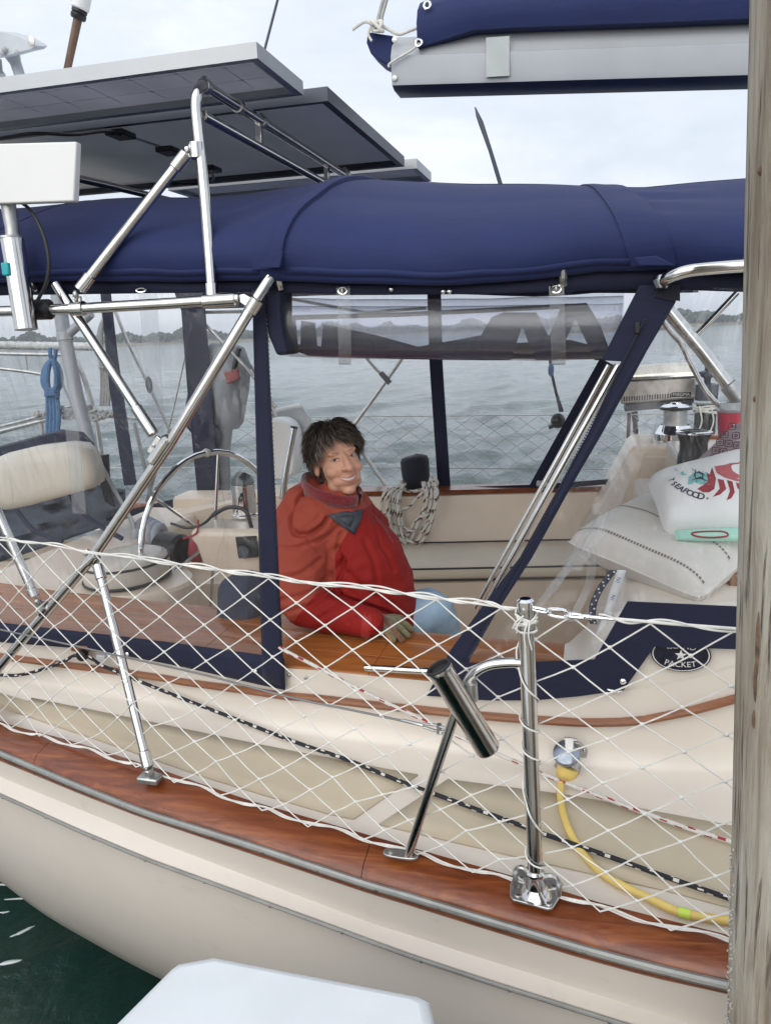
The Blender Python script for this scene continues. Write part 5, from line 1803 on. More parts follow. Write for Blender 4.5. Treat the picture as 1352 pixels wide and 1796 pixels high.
# ---- shore power inlet and cord
pw = thing('power_inlet', 'stainless shore power inlet with round flip cap on the cabin side', 'power inlet', PV(1000, 1335, lambda q: coam_v(q) - .01))
cv0 = lambda q: coam_v(q) + .002
q4 = [PV(x, y, cv0) for x, y in ((976, 1306), (984, 1297), (1016, 1300), (1030, 1313), (1028, 1366), (1020, 1371), (990, 1366))]
G().prism(q4, -VX * .010).build('plate', 'steel_worn', pw, bevel=.003)
for x, y in ((1024, 1316), (1022, 1362)):
    G().lathe([(.005, 0), (.005, .002), (.003, .003)], PV(x, y, lambda q: coam_v(q) - .009), -VX, 10).build('plate_screw', 'steel', pw)
ax_ = (-VX * .86 - UPZ * .28 - UX * .30).normalized()
c = PV(1000, 1338, lambda q: coam_v(q) - .012)
G().lathe([(.030, 0), (.033, .004), (.033, .022), (.036, .024), (.0365, .034), (.033, .037)], c, ax_, 28).build('collar', 'steel_worn', pw)
c2 = PV(993, 1320, lambda q: coam_v(q) - .058)
G().lathe([(.036, -.012), (.0385, -.010), (.0385, -.002), (.036, .004), (.028, .009), (.002, .010)], c2, (-VX * .6 + UPZ * .78 - UX * .1).normalized(), 28).build('flip_cap', 'steel_blue', pw)
c3 = PV(998, 1306, lambda q: coam_v(q) - .05)
G().box(c3, UX * .013, (VX * .4 + UPZ * .9).normalized() * .020, (-VX * .9 + UPZ * .4).normalized() * .006).build('cap_hinge', 'steel_worn', pw, bevel=.003)
G().lathe([(.005, -.018), (.005, .018)], PV(1000, 1297, lambda q: coam_v(q) - .045), UX, 10).build('hinge_pin', 'steel_worn', pw)
cd = thing('shore_lead', 'yellow shore power cord curving down onto the side deck', 'cord', PV(1100, 1560, lambda q: coam_v(q) - .2))
cp = [PV(997, 1345, lambda q: coam_v(q) - .055), PV(990, 1362, lambda q: coam_v(q) - .062)]
ax2 = PV(982, 1376, lambda q: coam_v(q) - .066) - cp[0]
G().tube([cp[0], cp[0].lerp(cp[1], .6), cp[1], PV(984, 1376, lambda q: coam_v(q) - .066)], [.030, .030, .026, .013], 20).build('plug', 'hose_yellow', cd)
cx = [(983, 1374), (983, 1404), (994, 1448), (1020, 1495), (1064, 1538), (1133, 1573), (1187, 1598), (1242, 1610), (1284, 1615), (1400, 1625)]
pts = []
for k, (x, y) in enumerate(cx):
    pv_ = PV(x, y, lambda q: coam_v(q) - .07 - .012 * k)
    pd = PZ(x, y, lambda u, v: z_deck(u, v) + .014)
    pts.append(pv_ if (pv_ - CAM).length < (pd - CAM).length else pd)
G().tube(catmull(pts, 8), .0098, 14).build('cable', 'hose_yellow', cd, smooth=60)
a, b_ = PZ(1190, 1599, lambda u, v: z_deck(u, v) + .015), PZ(1210, 1604, lambda u, v: z_deck(u, v) + .015)
G().tube([a, b_], .0108, 14).build('tag', 'tag_green', cd)

# ================================================================== COCKPIT GEAR
# ---- far seat cushion and near seat cushion
def slab(name, label, cat, pts_top, th, m_='cushion', group=None):
    t = thing(name, label, cat, sum(pts_top, Vector()) / len(pts_top) - UPZ * th, group)
    o = G().prism([p - UPZ * th for p in pts_top], UPZ * th).build('pad', m_, t, bevel=.018)
    for dz in (0.006, th - .006):
        G().tube(catmull([p - UPZ * dz for p in pts_top], 6, True), .0045, 6, closed=True).build('piping', 'cushion_edge', t)
    return t
def fseat(u, d, z):
    return W(u, far_v(u) + d, z)
t = thing('far_seat_cushion', 'long cream seat cushion with dark piping along the far bench', 'cushion', fseat(-.5, -.35, -.15))
rows = []
for k in range(41):
    u = -1.25 + 1.46 * k / 40
    pz_ = .012 * mnoise.noise(Vector((u * 5, 1, 0)))
    prof_ = [(-.60, -.150), (-.612, -.135), (-.615, -.085), (-.60, -.066), (-.56, -.060), (-.35, -.050 + pz_), (-.13, -.058 + pz_), (-.10, -.075), (-.095, -.15)]
    e_ = 1 if 0 < k < 40 else .5
    rows.append([fseat(u, d, -.15 + (z + .15) * e_) for d, z in prof_])
G().loft(rows, closed=True).build('pad', 'cushion', t, smooth=60)
for d, z in ((-.612, -.078), (-.612, -.148)):
    G().tube([fseat(-1.25 + 1.46 * k / 40, d, z) for k in range(41)], .006, 6).build('piping', 'cushion_edge', t)
G().tube([fseat(-1.25 + 1.46 * k / 40, -.093, -.058) for k in range(41)], .005, 6).build('piping', 'cushion_edge', t)
t = thing('near_seat_cushion', 'cream seat cushion under the seated woman', 'cushion', W(-.75, 1.2, 0))
G().box(W(-.75, 1.20, .02), UX * .60, VX * .20, UPZ * .020).build('pad', 'cushion', t, bevel=.015)

# ---- covered winch with its coiled sheet on the far coaming
wc = thing('winch_cover', 'dark navy cloth cover over a winch on the far coaming', 'winch cover', PV(730, 862, 3.30))
cc = PV(729, 858, 3.33)
rows = []
for h, r, sq in ((0, .066, 1), (.03, .080, 1), (.09, .090, .95), (.15, .094, .9), (.19, .094, .9), (.215, .080, .95), (.228, .045, 1), (.232, .004, 1)):
    rows.append([cc + UX * (math.cos(q * .2618) * r * (1 + .07 * math.sin(q * 1.7 + h * 20)) + h * .0) + VX * math.sin(q * .2618) * r * sq + UPZ * h * (1 + .03 * math.cos(q * .26)) for q in range(24)])
G().loft(rows, closed=True).build('cloth', 'cover_black', wc, smooth=60)
cs = thing('coiled_sheet', 'white rope with brown flecks hung in loops from the covered winch', 'rope', PV(715, 960, 3.1))
base_v = 3.12
for k, (x0, x1, yb, v_) in enumerate(((672, 752, 905, 0), (690, 748, 948, .01), (694, 757, 955, .015), (698, 762, 950, -.01), (686, 744, 938, .02), (680, 765, 962, -.015), (700, 755, 930, .0))):
    if k == 0:
        pts = [(700, 852), (676, 862), (670, 880), (668, 900), (672, 905)]
    else:
        xm = (x0 + x1) / 2 - 6
        pts = [(712 - k, 848), (x0 + 2, 866), (x0, 890), (x0 + 3, yb - 28), (xm - 14, yb - 6), (xm + 6, yb), (x1 - 18, yb - 22), (x1 - 4, 900), (x1 + 2, 866), (x1 - 4, 846)]
    rope('loop', [PV(x, y, base_v + v_ + .10 * max(0, (866 - y) / 20)) for x, y in pts], .0105, ['rope_white', 'rope_fleck'], cs, 6, 8, 7, 2)
rope('turn', [PV(x, y, 3.2) for x, y in ((703, 842), (706, 856), (722, 862), (745, 857), (763, 852), (767, 846), (760, 838))], .0105, ['rope_white', 'rope_fleck'], cs, 6, 8, 7, 2)
rope('turn', [PV(x, y, 3.2) for x, y in ((755, 838), (764, 846), (758, 856), (740, 862))], .0105, ['rope_white', 'rope_fleck'], cs, 6, 8, 7, 2)
rope('loop', [PV(x, y, 3.13) for x, y in ((742, 862), (730, 875), (718, 888), (702, 893))], .009, ['rope_white', 'rope_fleck'], cs, 6, 8, 7, 2)
kp = [PV(677 + 7 * math.cos(t * 1.1), 910 + 9 * math.sin(t * 1.7), 3.08 + .01 * math.sin(t)) for t in range(14)]
rope('knot', kp, .0095, ['rope_white', 'rope_fleck'], cs, 4, 8, 7, 2)

# ---- winches, cup, bag, grill on the far shoulder and ledge
def winch(name, label, x, yb, v, r, h, body, topm, base_m):
    c = PV(x, yb, v)
    t = thing(name, label, 'winch', c, 'winches by the cabin')
    G().lathe([(r, 0), (r, h * .26), (r * .92, h * .28), (r * .70, h * .46)], c, UPZ, 32).build('base', base_m, t)
    G().lathe([(r * .58, h * .44), (r * .55, h * .55), (r * .57, h * .80), (r * .66, h * .84)], c, UPZ, 32).build('drum', body, t)
    G().lathe([(r * .78, h * .835), (r * .80, h * .87), (r * .74, h * .90)], c, UPZ, 32).build('jaw_ring', 'plastic_black', t)
    G().lathe([(r * .70, h * .90), (r * .60, h * .94), (r * .26, h * .97), (r * .24, h), (r * .12, h), (r * .10, h * .96)], c, UPZ, 32).build('top_cap', topm, t)
    return t
winch('chrome_winch', 'chrome winch with flared base on the moulded shoulder', 1181, 778, 3.30, .118, .245, 'steel_worn', 'chrome', 'chrome')
# raised ledge that carries cup, bag and the black winch
LZ = uvz(PV(1290, 812, 2.3))[2]
G().box(W(1.12, 2.3, (LZ + .40) / 2), UX * .60, VX * .75, UPZ * (LZ - .40) / 2).build('cabin_ledge', 'gelcoat', boat, bevel=.02)
c = PV(1213, 826, 2.15)
bw = thing('black_winch', 'black topped winch standing just behind the crab pillow', 'winch', c, 'winches by the cabin')
G().lathe([(.075, -.12), (.075, 0), (.068, .03), (.066, .07)], c, UPZ, 28).build('base', 'plastic_black', bw)
G().lathe([(.066, .07), (.060, .09), (.060, .13), (.072, .165), (.076, .17)], c, UPZ, 28).build('drum', 'plastic_black', bw)
G().lathe([(.074, .170), (.079, .173), (.079, .180), (.070, .184)], c, UPZ, 28).build('rim', 'chrome', bw)
G().lathe([(.066, .182), (.050, .188), (.030, .190), (.026, .182), (.010, .180)], c, UPZ, 24).build('top_cap', 'plastic_black', bw)

fp = thing('line_post', 'dark bollard wound with white cord near the far rail', 'bollard', PV(1234, 762, 3.8))
c = PV(1234, 764, 3.8)
G().lathe([(.066, 0), (.066, .20), (.060, .205)], c, UPZ, 20).build('drum', 'plastic_black', fp)
G().lathe([(.068, .23), (.07, .33), (.02, .34), (.022, .37), (.055, .385), (.058, .41), (.02, .42), (.02, .47), (.032, .475), (.032, .50)], c, UPZ, 20).build('head', 'alloy_dark', fp)
pts = [c + UX * (.075 * math.cos(k * .7) + .02 * mnoise.noise(Vector((k * .3, 0, 0)))) + VX * .075 * math.sin(k * .7) + UPZ * (.18 + .06 * mnoise.noise(Vector((k * .21, 3, 0)))) for k in range(60)]
G().tube(catmull(pts, 2), .006, 6).build('wound_cord', 'cord_white', fp)
for dx in (-.05, .02, .06):
    G().tube(catmull([c + UX * dx - VX * .07 + UPZ * .2, c + UX * (dx + .02) - VX * .08 + UPZ * .1, c + UX * (dx - .01) - VX * .08], 4), .005, 6).build('cord_fall', 'cord_white', fp)

cu_ = PV(1276, 800, 2.2)
cup = thing('paper_cup', 'red drink cup with clear lid standing beside the patterned bag', 'cup', cu_)
hc = uvz(PV(1276, 722, 2.2))[2] - uvz(cu_)[2]
G().lathe([(.036, 0), (.040, .004), (.058, hc), (.056, hc)], cu_, UPZ, 28).build('body', 'cup_red', cup)
G().lathe([(.061, hc), (.061, hc + .012), (.054, hc + .014), (.050, hc + .040), (.046, hc + .042), (.002, hc + .036)], cu_, UPZ, 28).build('lid', 'lid_clear', cup)
text_mesh('DU', .052, cu_ - VX * .0615 + UX * .018 + UPZ * (hc * .78), -UPZ, UX, 'lettering', 'badge_white', cup, align='LEFT')

bg = thing('patterned_bag', 'mauve cloth bag printed with dark rounded squares beside the piling', 'bag', PV(1290, 812, 1.9))
def bag_pt(s, t):
    x = 1228 + 130 * s + 40 * (t ** 1.5) * (1 - s) ** 1.0
    y = 818 - 88 * t * (.35 + .65 * min(1, s * 1.35) ** .6) if True else 0
    return PV(x, y, 1.85 - .09 * math.sin(3.14 * min(1, max(0, t * .8 + .1))) * math.sin(3.14 * (s * .8 + .1)))
rows = [[bag_pt(i / 14, j / 10) for j in range(11)] for i in range(15)]
rows2 = [[p + VX * .12 for p in r] for r in rows]
g = G().loft(rows).loft(rows2)
for i in range(14):
    g.add([rows[i][-1], rows[i + 1][-1], rows2[i + 1][-1], rows2[i][-1]], [(0, 1, 2, 3)])
g.loft([rows[0], rows2[0]])
g.build('cloth', 'bag_mauve', bg, smooth=60)
for x, y in ((1283, 748), (1270, 762), (1290, 764), (1262, 776), (1277, 778), (1292, 781), (1254, 790), (1268, 792), (1284, 795), (1250, 804), (1264, 806), (1279, 808), (1293, 810)):
    d0 = .012
    pts = []
    c = PV(x, y, 1.755)
    for k in range(16):
        a_ = k / 16 * 6.2832
        rr_ = .0135 / max(abs(math.cos(a_)), abs(math.sin(a_))) ** .6
        pts.append(c + UX * math.cos(a_) * rr_ + UPZ * math.sin(a_) * rr_)
    o = G().tube(pts, .0024, 5, closed=True).build('print_square', 'bag_line', bg)
    G().tube([c + UX * math.cos(k * .785) * .005 + UPZ * math.sin(k * .785) * .005 for k in range(8)], .0024, 5, closed=True).build('print_dot', 'bag_line', o)

gr = thing('barbecue_grill', 'stained stainless barbecue mounted on the far rail', 'grill', PV(1155, 715, 4.1))
GV = 4.10
fa = [PV(x, y, GV) for x, y in ((1090, 668), (1221, 661), (1221, 699), (1088, 709))]
G().prism(fa, VX * .30).build('fire_box', 'grill_steel', gr, bevel=.012)
rr = []
for d, up_ in ((-.004, 0), (-.006, .012), (.02, .040), (.06, .066), (.12, .085), (.20, .085), (.27, .06), (.305, .0)):
    rr.append([PV(x, y, GV) + VX * d + UPZ * up_ * sc_ for x, y, sc_ in ((1096, 667, 1.0), (1158, 663, 1.05), (1220, 660, 1.0))])
g = G().loft(rr)
g.add([r[0] for r in rr], [tuple(range(8))]).add([r[-1] for r in rr], [tuple(range(8))])
g.build('lid', 'grill_lid', gr, smooth=60)
G().tube([PV(1104, 664, GV - .02), PV(1216, 659, GV - .02)], .010, 8).build('lid_handle', 'steel', gr)
for k in range(19):
    a = PV(1094 + k * 4.5, 700 - k * .33, GV - .0015)
    G().box(a, UX * .0045, VX * .003, UPZ * .016).build('vent_slot', 'plastic_black', gr)
c = PV(1194, 692, GV - .003)
o = G().box(c, UX * .062, VX * .003, UPZ * .016).build('name_plate', 'plastic_black', gr)
text_mesh('MAGMA', .030, c - VX * .0045, UX, UPZ, 'lettering', 'badge_white', o)
tr_ = [PV(x, y, GV + .03) for x, y in ((1096, 709), (1218, 700), (1214, 711), (1180, 715), (1095, 722))]
G().prism(tr_, VX * .22).build('grease_tray', 'alloy_dark', gr, bevel=.006)
G().tube([PV(1112, 722, GV + .1), PV(1114, 740, GV + .1)], .022, 10).build('mount', 'alloy_dark', gr)
G().tube([PV(1113, 738, GV + .1), PV(1114, 758, GV + .1), PV(1115, 764, GV + .1)], [.016, .02, .004], 10).build('gas_valve', 'plastic_black', gr)

# ---- cushions on the bridge deck
def pillow(corners, thick, n=26):
    """corner order: s0t0, s1t0, s1t1, s0t1; returns the puffed upper surface"""
    A_, B_, C_, D_ = corners
    nrm = (C_ - A_).cross(D_ - B_).normalized()
    if nrm.dot(CAM - A_) < 0:
        nrm = -nrm
    def f(s, t, side=1, lift=0.0):
        # edges pull in between the corners
        pin = .055
        s2 = .5 + (s - .5) * (1 - pin * 4 * t * (1 - t) * 1.0)
        t2 = .5 + (t - .5) * (1 - pin * 4 * s * (1 - s) * 1.0)
        p = A_ * (1 - s2) * (1 - t2) + B_ * s2 * (1 - t2) + C_ * s2 * t2 + D_ * (1 - s2) * t2
        cr = abs(2 * s - 1) ** 5 * abs(2 * t - 1) ** 5
        p = p + ((A_ + B_ + C_ + D_) / 4 - p) * .075 * cr
        h = (max(0, 1 - (2 * s - 1) ** 4) * max(0, 1 - (2 * t - 1) ** 4)) ** .48
        h *= 1 + .16 * mnoise.noise(Vector((s * 4, t * 4, A_.x * 3)))
        return p + nrm * (side * thick * h + lift)
    return f, nrm
def pillow_mesh(f, n=26):
    g = G()
    for sd_ in (1, -1):
        g.loft([[f(i / n, j / n, sd_) for j in range(n + 1)] for i in range(n + 1)])
    # weld the rim
    return g
# printing: positions on the pillow found from the photograph
def on_pillow(f, x, y):
    s, t = .5, .5
    tgt = ray(x, y).normalized()
    best = None
    for it in range(5):
        st_ = .25 / (3 ** it)
        cand = []
        for a in range(-4, 5):
            for c in range(-4, 5):
                ss, tt2 = min(1, max(0, s + a * st_ * .5)), min(1, max(0, t + c * st_ * .5))
                d = (f(ss, tt2) - CAM).normalized()
                cand.append(((d - tgt).length, ss, tt2))
        _, s, t = min(cand)
    return s, t
pz1 = [PZ(985, 950, .56), PZ(1232, 1056, .50), PZ(1345, 960, .58), PZ(1140, 868, .66)]
fA, nA = pillow(pz1, .085)
cu1 = thing('striped_cushion', 'large cream cushion with brown dashed stitching on the bridge deck', 'cushion', PZ(1160, 1000, .45))
pillow_mesh(fA).build('pad', 'pillow_cream', cu1, smooth=80)
pts = [fA(k / 30, 0, 1) for k in range(31)]
G().tube(pts, .004, 6).build('piping', 'pillow_cream', cu1)
gS = []
for tt_ in (.10, .50, .90):
    g = G()
    nd = 44
    for k in range(nd):
        s0, s1 = (k + .18) / nd * .96 + .02, (k + .82) / nd * .96 + .02
        a, b_ = fA(s0, tt_, 1, .0012), fA(s1, tt_, 1, .0012)
        w = (fA(s0, tt_ + .020, 1, .0012) - a)
        g.add([a - w * .5, b_ - w * .5, b_ + w * .5, a + w * .5], [(0, 1, 2, 3)])
    tag(g.build('stitched_line', 'stitch_brown', cu1, smooth=0), kind='stuff')

v2_ = uvz(fA(*on_pillow(fA, 1230, 930)))[1]
pz2 = [PV(1128, 842, v2_ + .20), PV(1163, 938, v2_ - .02), PV(1330, 944, v2_ - .02), PV(1345, 782, v2_ + .26)]
fB, nB = pillow(pz2, .085)
cu2 = thing('crab_pillow', 'white pillow printed with a red crab and curved dark lettering', 'pillow', PV(1230, 940, 1.1))
pillow_mesh(fB).build('pad', 'pillow_white', cu2, smooth=80)
def print_poly(f, px, m_, name, parent, lift):
    pts = []
    for (x0, y0), (x1, y1) in zip(px, px[1:] + px[:1]):
        pts.append((x0, y0))
    cx_, cy_ = sum(p[0] for p in pts) / len(pts), sum(p[1] for p in pts) / len(pts)
    ring = [f(*on_pillow(f, x, y), 1, lift) for x, y in pts]
    mid = [f(*on_pillow(f, (x + cx_) / 2, (y + cy_) / 2), 1, lift) for x, y in pts]
    c = f(*on_pillow(f, cx_, cy_), 1, lift)
    n = len(pts)
    g = G().loft([ring, mid], closed=True)
    g.add(mid + [c], [(k, (k + 1) % n, n) for k in range(n)])
    g.build(name, m_, parent, smooth=0)
print_poly(fB, [(1252, 818), (1262, 808), (1280, 802), (1310, 800), (1310, 848), (1290, 844), (1270, 838), (1256, 830)], 'print_rose', 'crab_shell', cu2, .0012)
print_poly(fB, [(1236, 816), (1248, 820), (1255, 840), (1252, 858), (1243, 864), (1232, 864), (1222, 858), (1238, 856), (1244, 846), (1240, 830)], 'print_red', 'crab_claw', cu2, .0014)
for px in ([(1258, 840), (1268, 842), (1273, 858), (1262, 868), (1249, 872), (1257, 866), (1263, 856)], [(1274, 842), (1284, 845), (1288, 864), (1282, 874), (1273, 878), (1279, 868), (1279, 858)], [(1290, 846), (1300, 850), (1300, 864), (1292, 856)]):
    print_poly(fB, px, 'print_red', 'crab_leg', cu2, .0012)
print_poly(fB, [(1203, 829), (1212, 821), (1226, 821), (1238, 828), (1246, 838), (1243, 850), (1230, 850), (1214, 846), (1206, 838)], 'print_teal', 'turtle_shell', cu2, .0012)
print_poly(fB, [(1192, 830), (1197, 826), (1205, 828), (1204, 833), (1196, 834)], 'print_teal', 'turtle_head', cu2, .0012)
print_poly(fB, [(1207, 840), (1217, 844), (1214, 849), (1205, 850)], 'print_teal', 'turtle_fin', cu2, .0012)
for px in ([(1206, 830), (1225, 826), (1243, 838), (1225, 828)], [(1212, 842), (1228, 836), (1244, 846), (1228, 838)], [(1220, 822), (1216, 834), (1222, 848), (1218, 834)], [(1232, 825), (1230, 836), (1236, 850), (1232, 836)]):
    print_poly(fB, [px[0], px[1], px[2], (px[3][0], px[3][1] + .8)], 'print_navy', 'print_line', cu2, .0018)
# lettering set along a curve on the cloth
word = 'BEST SEAFOOD'
path = [(1186, 824), (1181, 830), (1178, 836), (1176.5, 842), (1177, 847), (1181, 849), (1187, 853), (1193.5, 857.5), (1201, 861.5), (1209.5, 865.5), (1219, 869), (1228.5, 871.5)]
for k, ch in enumerate(word):
    if ch == ' ':
        continue
    x, y = path[k]
    a, b_ = path[max(0, k - 1)], path[min(len(path) - 1, k + 1)]
    dx, dy = b_[0] - a[0], b_[1] - a[1]
    l_ = math.hypot(dx, dy)
    dx, dy = dx / l_, dy / l_
    o = fB(*on_pillow(fB, x, y), 1, .002)
    rgt = fB(*on_pillow(fB, x + dx * 4, y + dy * 4), 1, .002) - o
    up_ = fB(*on_pillow(fB, x + dy * 4, y - dx * 4), 1, .002) - o
    up_ = up_ - rgt.normalized() * up_.dot(rgt.normalized())
    text_mesh(ch, .0215 + .0009 * k, o, rgt, up_, 'lettering', 'print_navy', cu2, bold=.0007)
print_poly(fB, [(1238, 874), (1241, 872.5), (1242, 875), (1239, 876.5)], 'print_navy', 'print_dot', cu2, .0014)
v3 = uvz(fA(*on_pillow(fA, 1240, 945)))[1]
pz3 = [PV(1178, 930, v3 - .01), PV(1182, 948, v3 - .035), PV(1340, 952, v3 - .035), PV(1340, 922, v3 - .01)]
cu3 = thing('mint_pillow', 'thin mint green pillow peeping out under the crab pillow', 'pillow', PV(1240, 948, v3))
fC, nC = pillow(pz3, .016)
pillow_mesh(fC, 14).build('pad', 'pillow_mint', cu3, smooth=80)
c0 = [(1212, 936), (1225, 933), (1262, 932), (1275, 936), (1272, 941), (1245, 943), (1222, 941)]
G().tube(catmull([fC(*on_pillow(fC, x, y), 1, .0005) for x, y in c0], 3, True), .003, 6, closed=True).build('print_line', 'print_red', cu3)

# spotted strap and ribbon hanging at the bridge deck edge
sp_ = thing('spotted_strap', 'dark webbing strap with white spots hanging by the cream cushion', 'strap', PV(1036, 1085, .8))
pts = catmull([PV(x, y, .80) for x, y in ((1076, 1000), (1062, 1018), (1050, 1036), (1041, 1056), (1038, 1078), (1040, 1094))], 6)
rr = [[p - UX * .011, p + UX * .011] for p in pts]
G().loft(rr).build('webbing', 'slate_cloth', sp_, smooth=60, solid=.002)
g = G()
for k in range(1, len(pts) - 1, 2):
    g.ball(pts[k] + UX * (.0045 if k % 4 == 1 else -.0045) - VX * .002, .0032, .001, .0032, (UX, VX, UPZ), 8, 5)
tag(g.build('spots', 'badge_white', sp_, smooth=60), kind='stuff')
rb_ = thing('printed_ribbon', 'pale ribbon with small blue marks hanging beside the spotted strap', 'ribbon', PV(1040, 1160, .75))
pts = catmull([PV(x, y, .74) for x, y in ((1090, 1000), (1078, 1035), (1066, 1075), (1052, 1115), (1038, 1152))], 6)
G().loft([[p - UX * .013, p + UX * .013] for p in pts]).build('band', 'panel_back', rb_, smooth=60, solid=.0015)
for f in (3, 8, 13, 18, 22):
    p = pts[f] - VX * .003
    text_mesh('1N', .016, p, (UPZ + UX * .35).normalized(), (-UX + UPZ * .35).normalized(), 'lettering', 'rope_blue', rb_)
# ================================================================== FAR RAIL AND STERN GEAR (seen through the curtains)
FRV = 3.97
fl = thing('far_lifelines', 'two thin lifelines on slim posts along the far rail', 'lifeline', W(-1, FRV, 0))
for z in (.675, .29):
    G().tube([W(-3.6, FRV - .25, z + .02), W(-1.6, FRV, z), W(.3, FRV + .03, z), W(1.3, FRV, z)], .0035, 6).build('wire', 'steel_worn', fl)
for u in (-2.75, .36):
    G().tube([W(u, FRV, 0), W(u, FRV, .69)], .0125, 10).build('post', 'rod_brown' if u > 0 else 'steel_worn', fl)
fn = thing('far_net', 'pale diamond netting along the far rail above the sea', 'net', W(-1, FRV, 0))
g = G()
for j in range(12):
    for i in range(-40, 16):
        if (i + j) % 2:
            continue
        def q(i, j):
            nz = Vector((i * .3, j * .4, 8))
            return W(-.4 + i * .078 + .012 * mnoise.noise(nz), FRV + .02 * mnoise.noise(nz * .7) - (.25 * max(0, (-.4 + i * .078 + 1.6) / -2.0)), .672 - .0555 * j + .010 * mnoise.noise(nz + Vector((3, 0, 0))))
        for di in (-1, 1):
            g.tube([q(i, j), q(i + di, j + 1)], .0016, 4, caps=False)
tag(g.build('mesh_cord', 'cord_far', fn, smooth=60), kind='stuff')

# far canopy frame
ff = thing('far_canopy_support', 'stainless canopy struts crossing behind the seated woman', 'tube frame', PV(680, 858, 3.5))
for px, r in ((((712, 618), (660, 692), (616, 752)), .014), (((632, 615), (660, 648), (678, 664)), .011), (((636, 792), (660, 828), (684, 862)), .014), (((490, 520), (640, 548), (748, 540)), .012), (((440, 640), (468, 690), (484, 730)), .012)):
    G().tube([PV(x, y, 3.5) for x, y in px], r, 10).build('strut', 'steel_worn', ff)
G().tube([PV(668, 654, 3.49), PV(684, 672, 3.49)], .019, 10).build('clamp', 'alloy_dark', ff)

# white rescue canister on its bracket, and the tube rod holder in front
mo = thing('rescue_canister', 'white rounded rescue canister bracketed to the far rail behind the woman', 'canister', PV(495, 842, 3.7))
c = PV(492, 786, 3.72)
rows = []
for d in (-.10, -.085, .085, .10):
    s = .93 if abs(d) > .09 else 1
    r = []
    for k in range(32):
        t = k / 32 * 6.2832
        r.append(c + UX * .145 * s * math.copysign(abs(math.cos(t)) ** .75, math.cos(t)) + UPZ * (.225 * s * math.copysign(abs(math.sin(t)) ** .55, math.sin(t))) + VX * d)
    rows.append(r)
g = G().loft(rows, closed=True)
g.add(rows[0], [tuple(range(32))]).add(rows[-1], [tuple(range(32))])
g.build('shell', 'plastic_white', mo, smooth=50)
G().prism([PV(x, y, 3.85) for x, y in ((468, 722), (528, 710), (546, 738), (560, 800), (500, 830), (468, 835))], VX * .03).build('bracket', 'alloy_pale', mo, bevel=.006)
G().tube([PV(466, 724, 3.66), PV(528, 711, 3.66)], .014, 10).build('top_edge', 'plastic_white', mo)
rt_ = thing('tube_rest', 'dark polished tube standing upright behind the red jacket', 'tube', PV(497, 860, 2.6))
a, b_ = PV(498, 856, 2.6), PV(516, 750, 2.6)
G().tube([PV(496, 875, 2.6), a, PV(503, 815, 2.6), b_], [.022, .020, .0195, .0195], 16).build('tube', 'chrome', rt_)
G().lathe([(.019, -.002), (.022, 0), (.022, .006), (.014, .008)], b_, b_ - a, 16).build('rim', 'plastic_black', rt_)

# hanging line with a dark block beyond the curtain
hb = thing('hanging_block', 'dark block on a line hanging beyond the far curtain', 'block', PV(980, 748, 3.8))
G().tube([PV(962, 600, 3.8), PV(966, 650, 3.8), PV(975, 690, 3.8), PV(986, 722, 3.8)], .010, 8).build('line', 'rope_black', hb)
G().ball(PV(978, 738, 3.8), .048, .03, .052, (UX, VX, UPZ), 14, 10).build('body', 'plastic_black', hb)
G().ball(PV(966, 649, 3.79), .020, .016, .045, (UX, VX, UPZ), 10, 8).build('splice', 'rope_blue', hb)
G().tube([PV(962, 750, 3.8), PV(972, 746, 3.8)], .014, 8).build('lever', 'alloy_dark', hb)
G().tube([PV(977, 695, 3.8), PV(983, 722, 3.8)], .012, 8).build('cleat', 'alloy_dark', hb)

# stern rail
sr = thing('stern_rail', 'tubular steel stern rail with rope lashings seen through the curtain', 'rail', PV(60, 780, 3.3))
for px, r in ((((-60, 618), (40, 621), (118, 622)), .014), (((-60, 640), (0, 646), (50, 652), (86, 658)), .014), (((44, 620), (48, 652)), .010), (((-60, 772), (0, 757), (60, 742), (88, 735)), .020), (((-60, 758), (0, 748), (70, 730), (110, 716), (150, 708)), .012), (((72, 742), (80, 800)), .018), (((104, 728), (118, 724), (160, 728), (240, 734)), .013), (((108, 668), (128, 710), (142, 745)), .012), (((134, 632), (150, 668), (168, 735), (182, 820)), .018), (((236, 742), (250, 800), (268, 880)), .014), (((140, 745), (168, 790), (196, 850)), .016)):
    G().tube(catmull([PV(x, y, 3.3) for x, y in px], 5), r, 10).build('tube', 'steel_worn', sr)
pts = [PV(60 + 150 * (k / 90) + 10 * mnoise.noise(Vector((k * .35, 0, 0))), 728 - 10 * math.sin(k / 90 * 3.14) + 14 * mnoise.noise(Vector((0, k * .41, 2))), 3.26 + .05 * mnoise.noise(Vector((k * .3, 9, 0)))) for k in range(91)]
G().tube(catmull(pts, 2), .012, 7).build('rope_lashing', 'rope_grey', sr)
pts = [PV(110 + 80 * (k / 70) + 12 * mnoise.noise(Vector((k * .4, 5, 0))), 732 + 12 * mnoise.noise(Vector((3, k * .37, 2))), 3.25 + .05 * mnoise.noise(Vector((k * .3, 4, 0)))) for k in range(71)]
G().tube(catmull(pts, 2), .010, 7).build('rope_lashing', 'rope_grey', sr)
bp2 = thing('wrapped_pole', 'horizontal pole wrapped in frayed pale rope above the stern rail', 'pole', PV(60, 612, 3.6))
pts = [PV(-80 + 250 * k / 60, 604 + 4 * k / 60, 3.6) for k in range(61)]
G().tube(pts, [.030 + .006 * mnoise.noise(Vector((k * .9, 0, 0))) for k in range(61)], 12).build('wrapping', 'rope_pale', bp2, smooth=80)
dv = thing('davit_post', 'pale grey davit post rising behind the helm', 'post', PV(170, 800, 3.0))
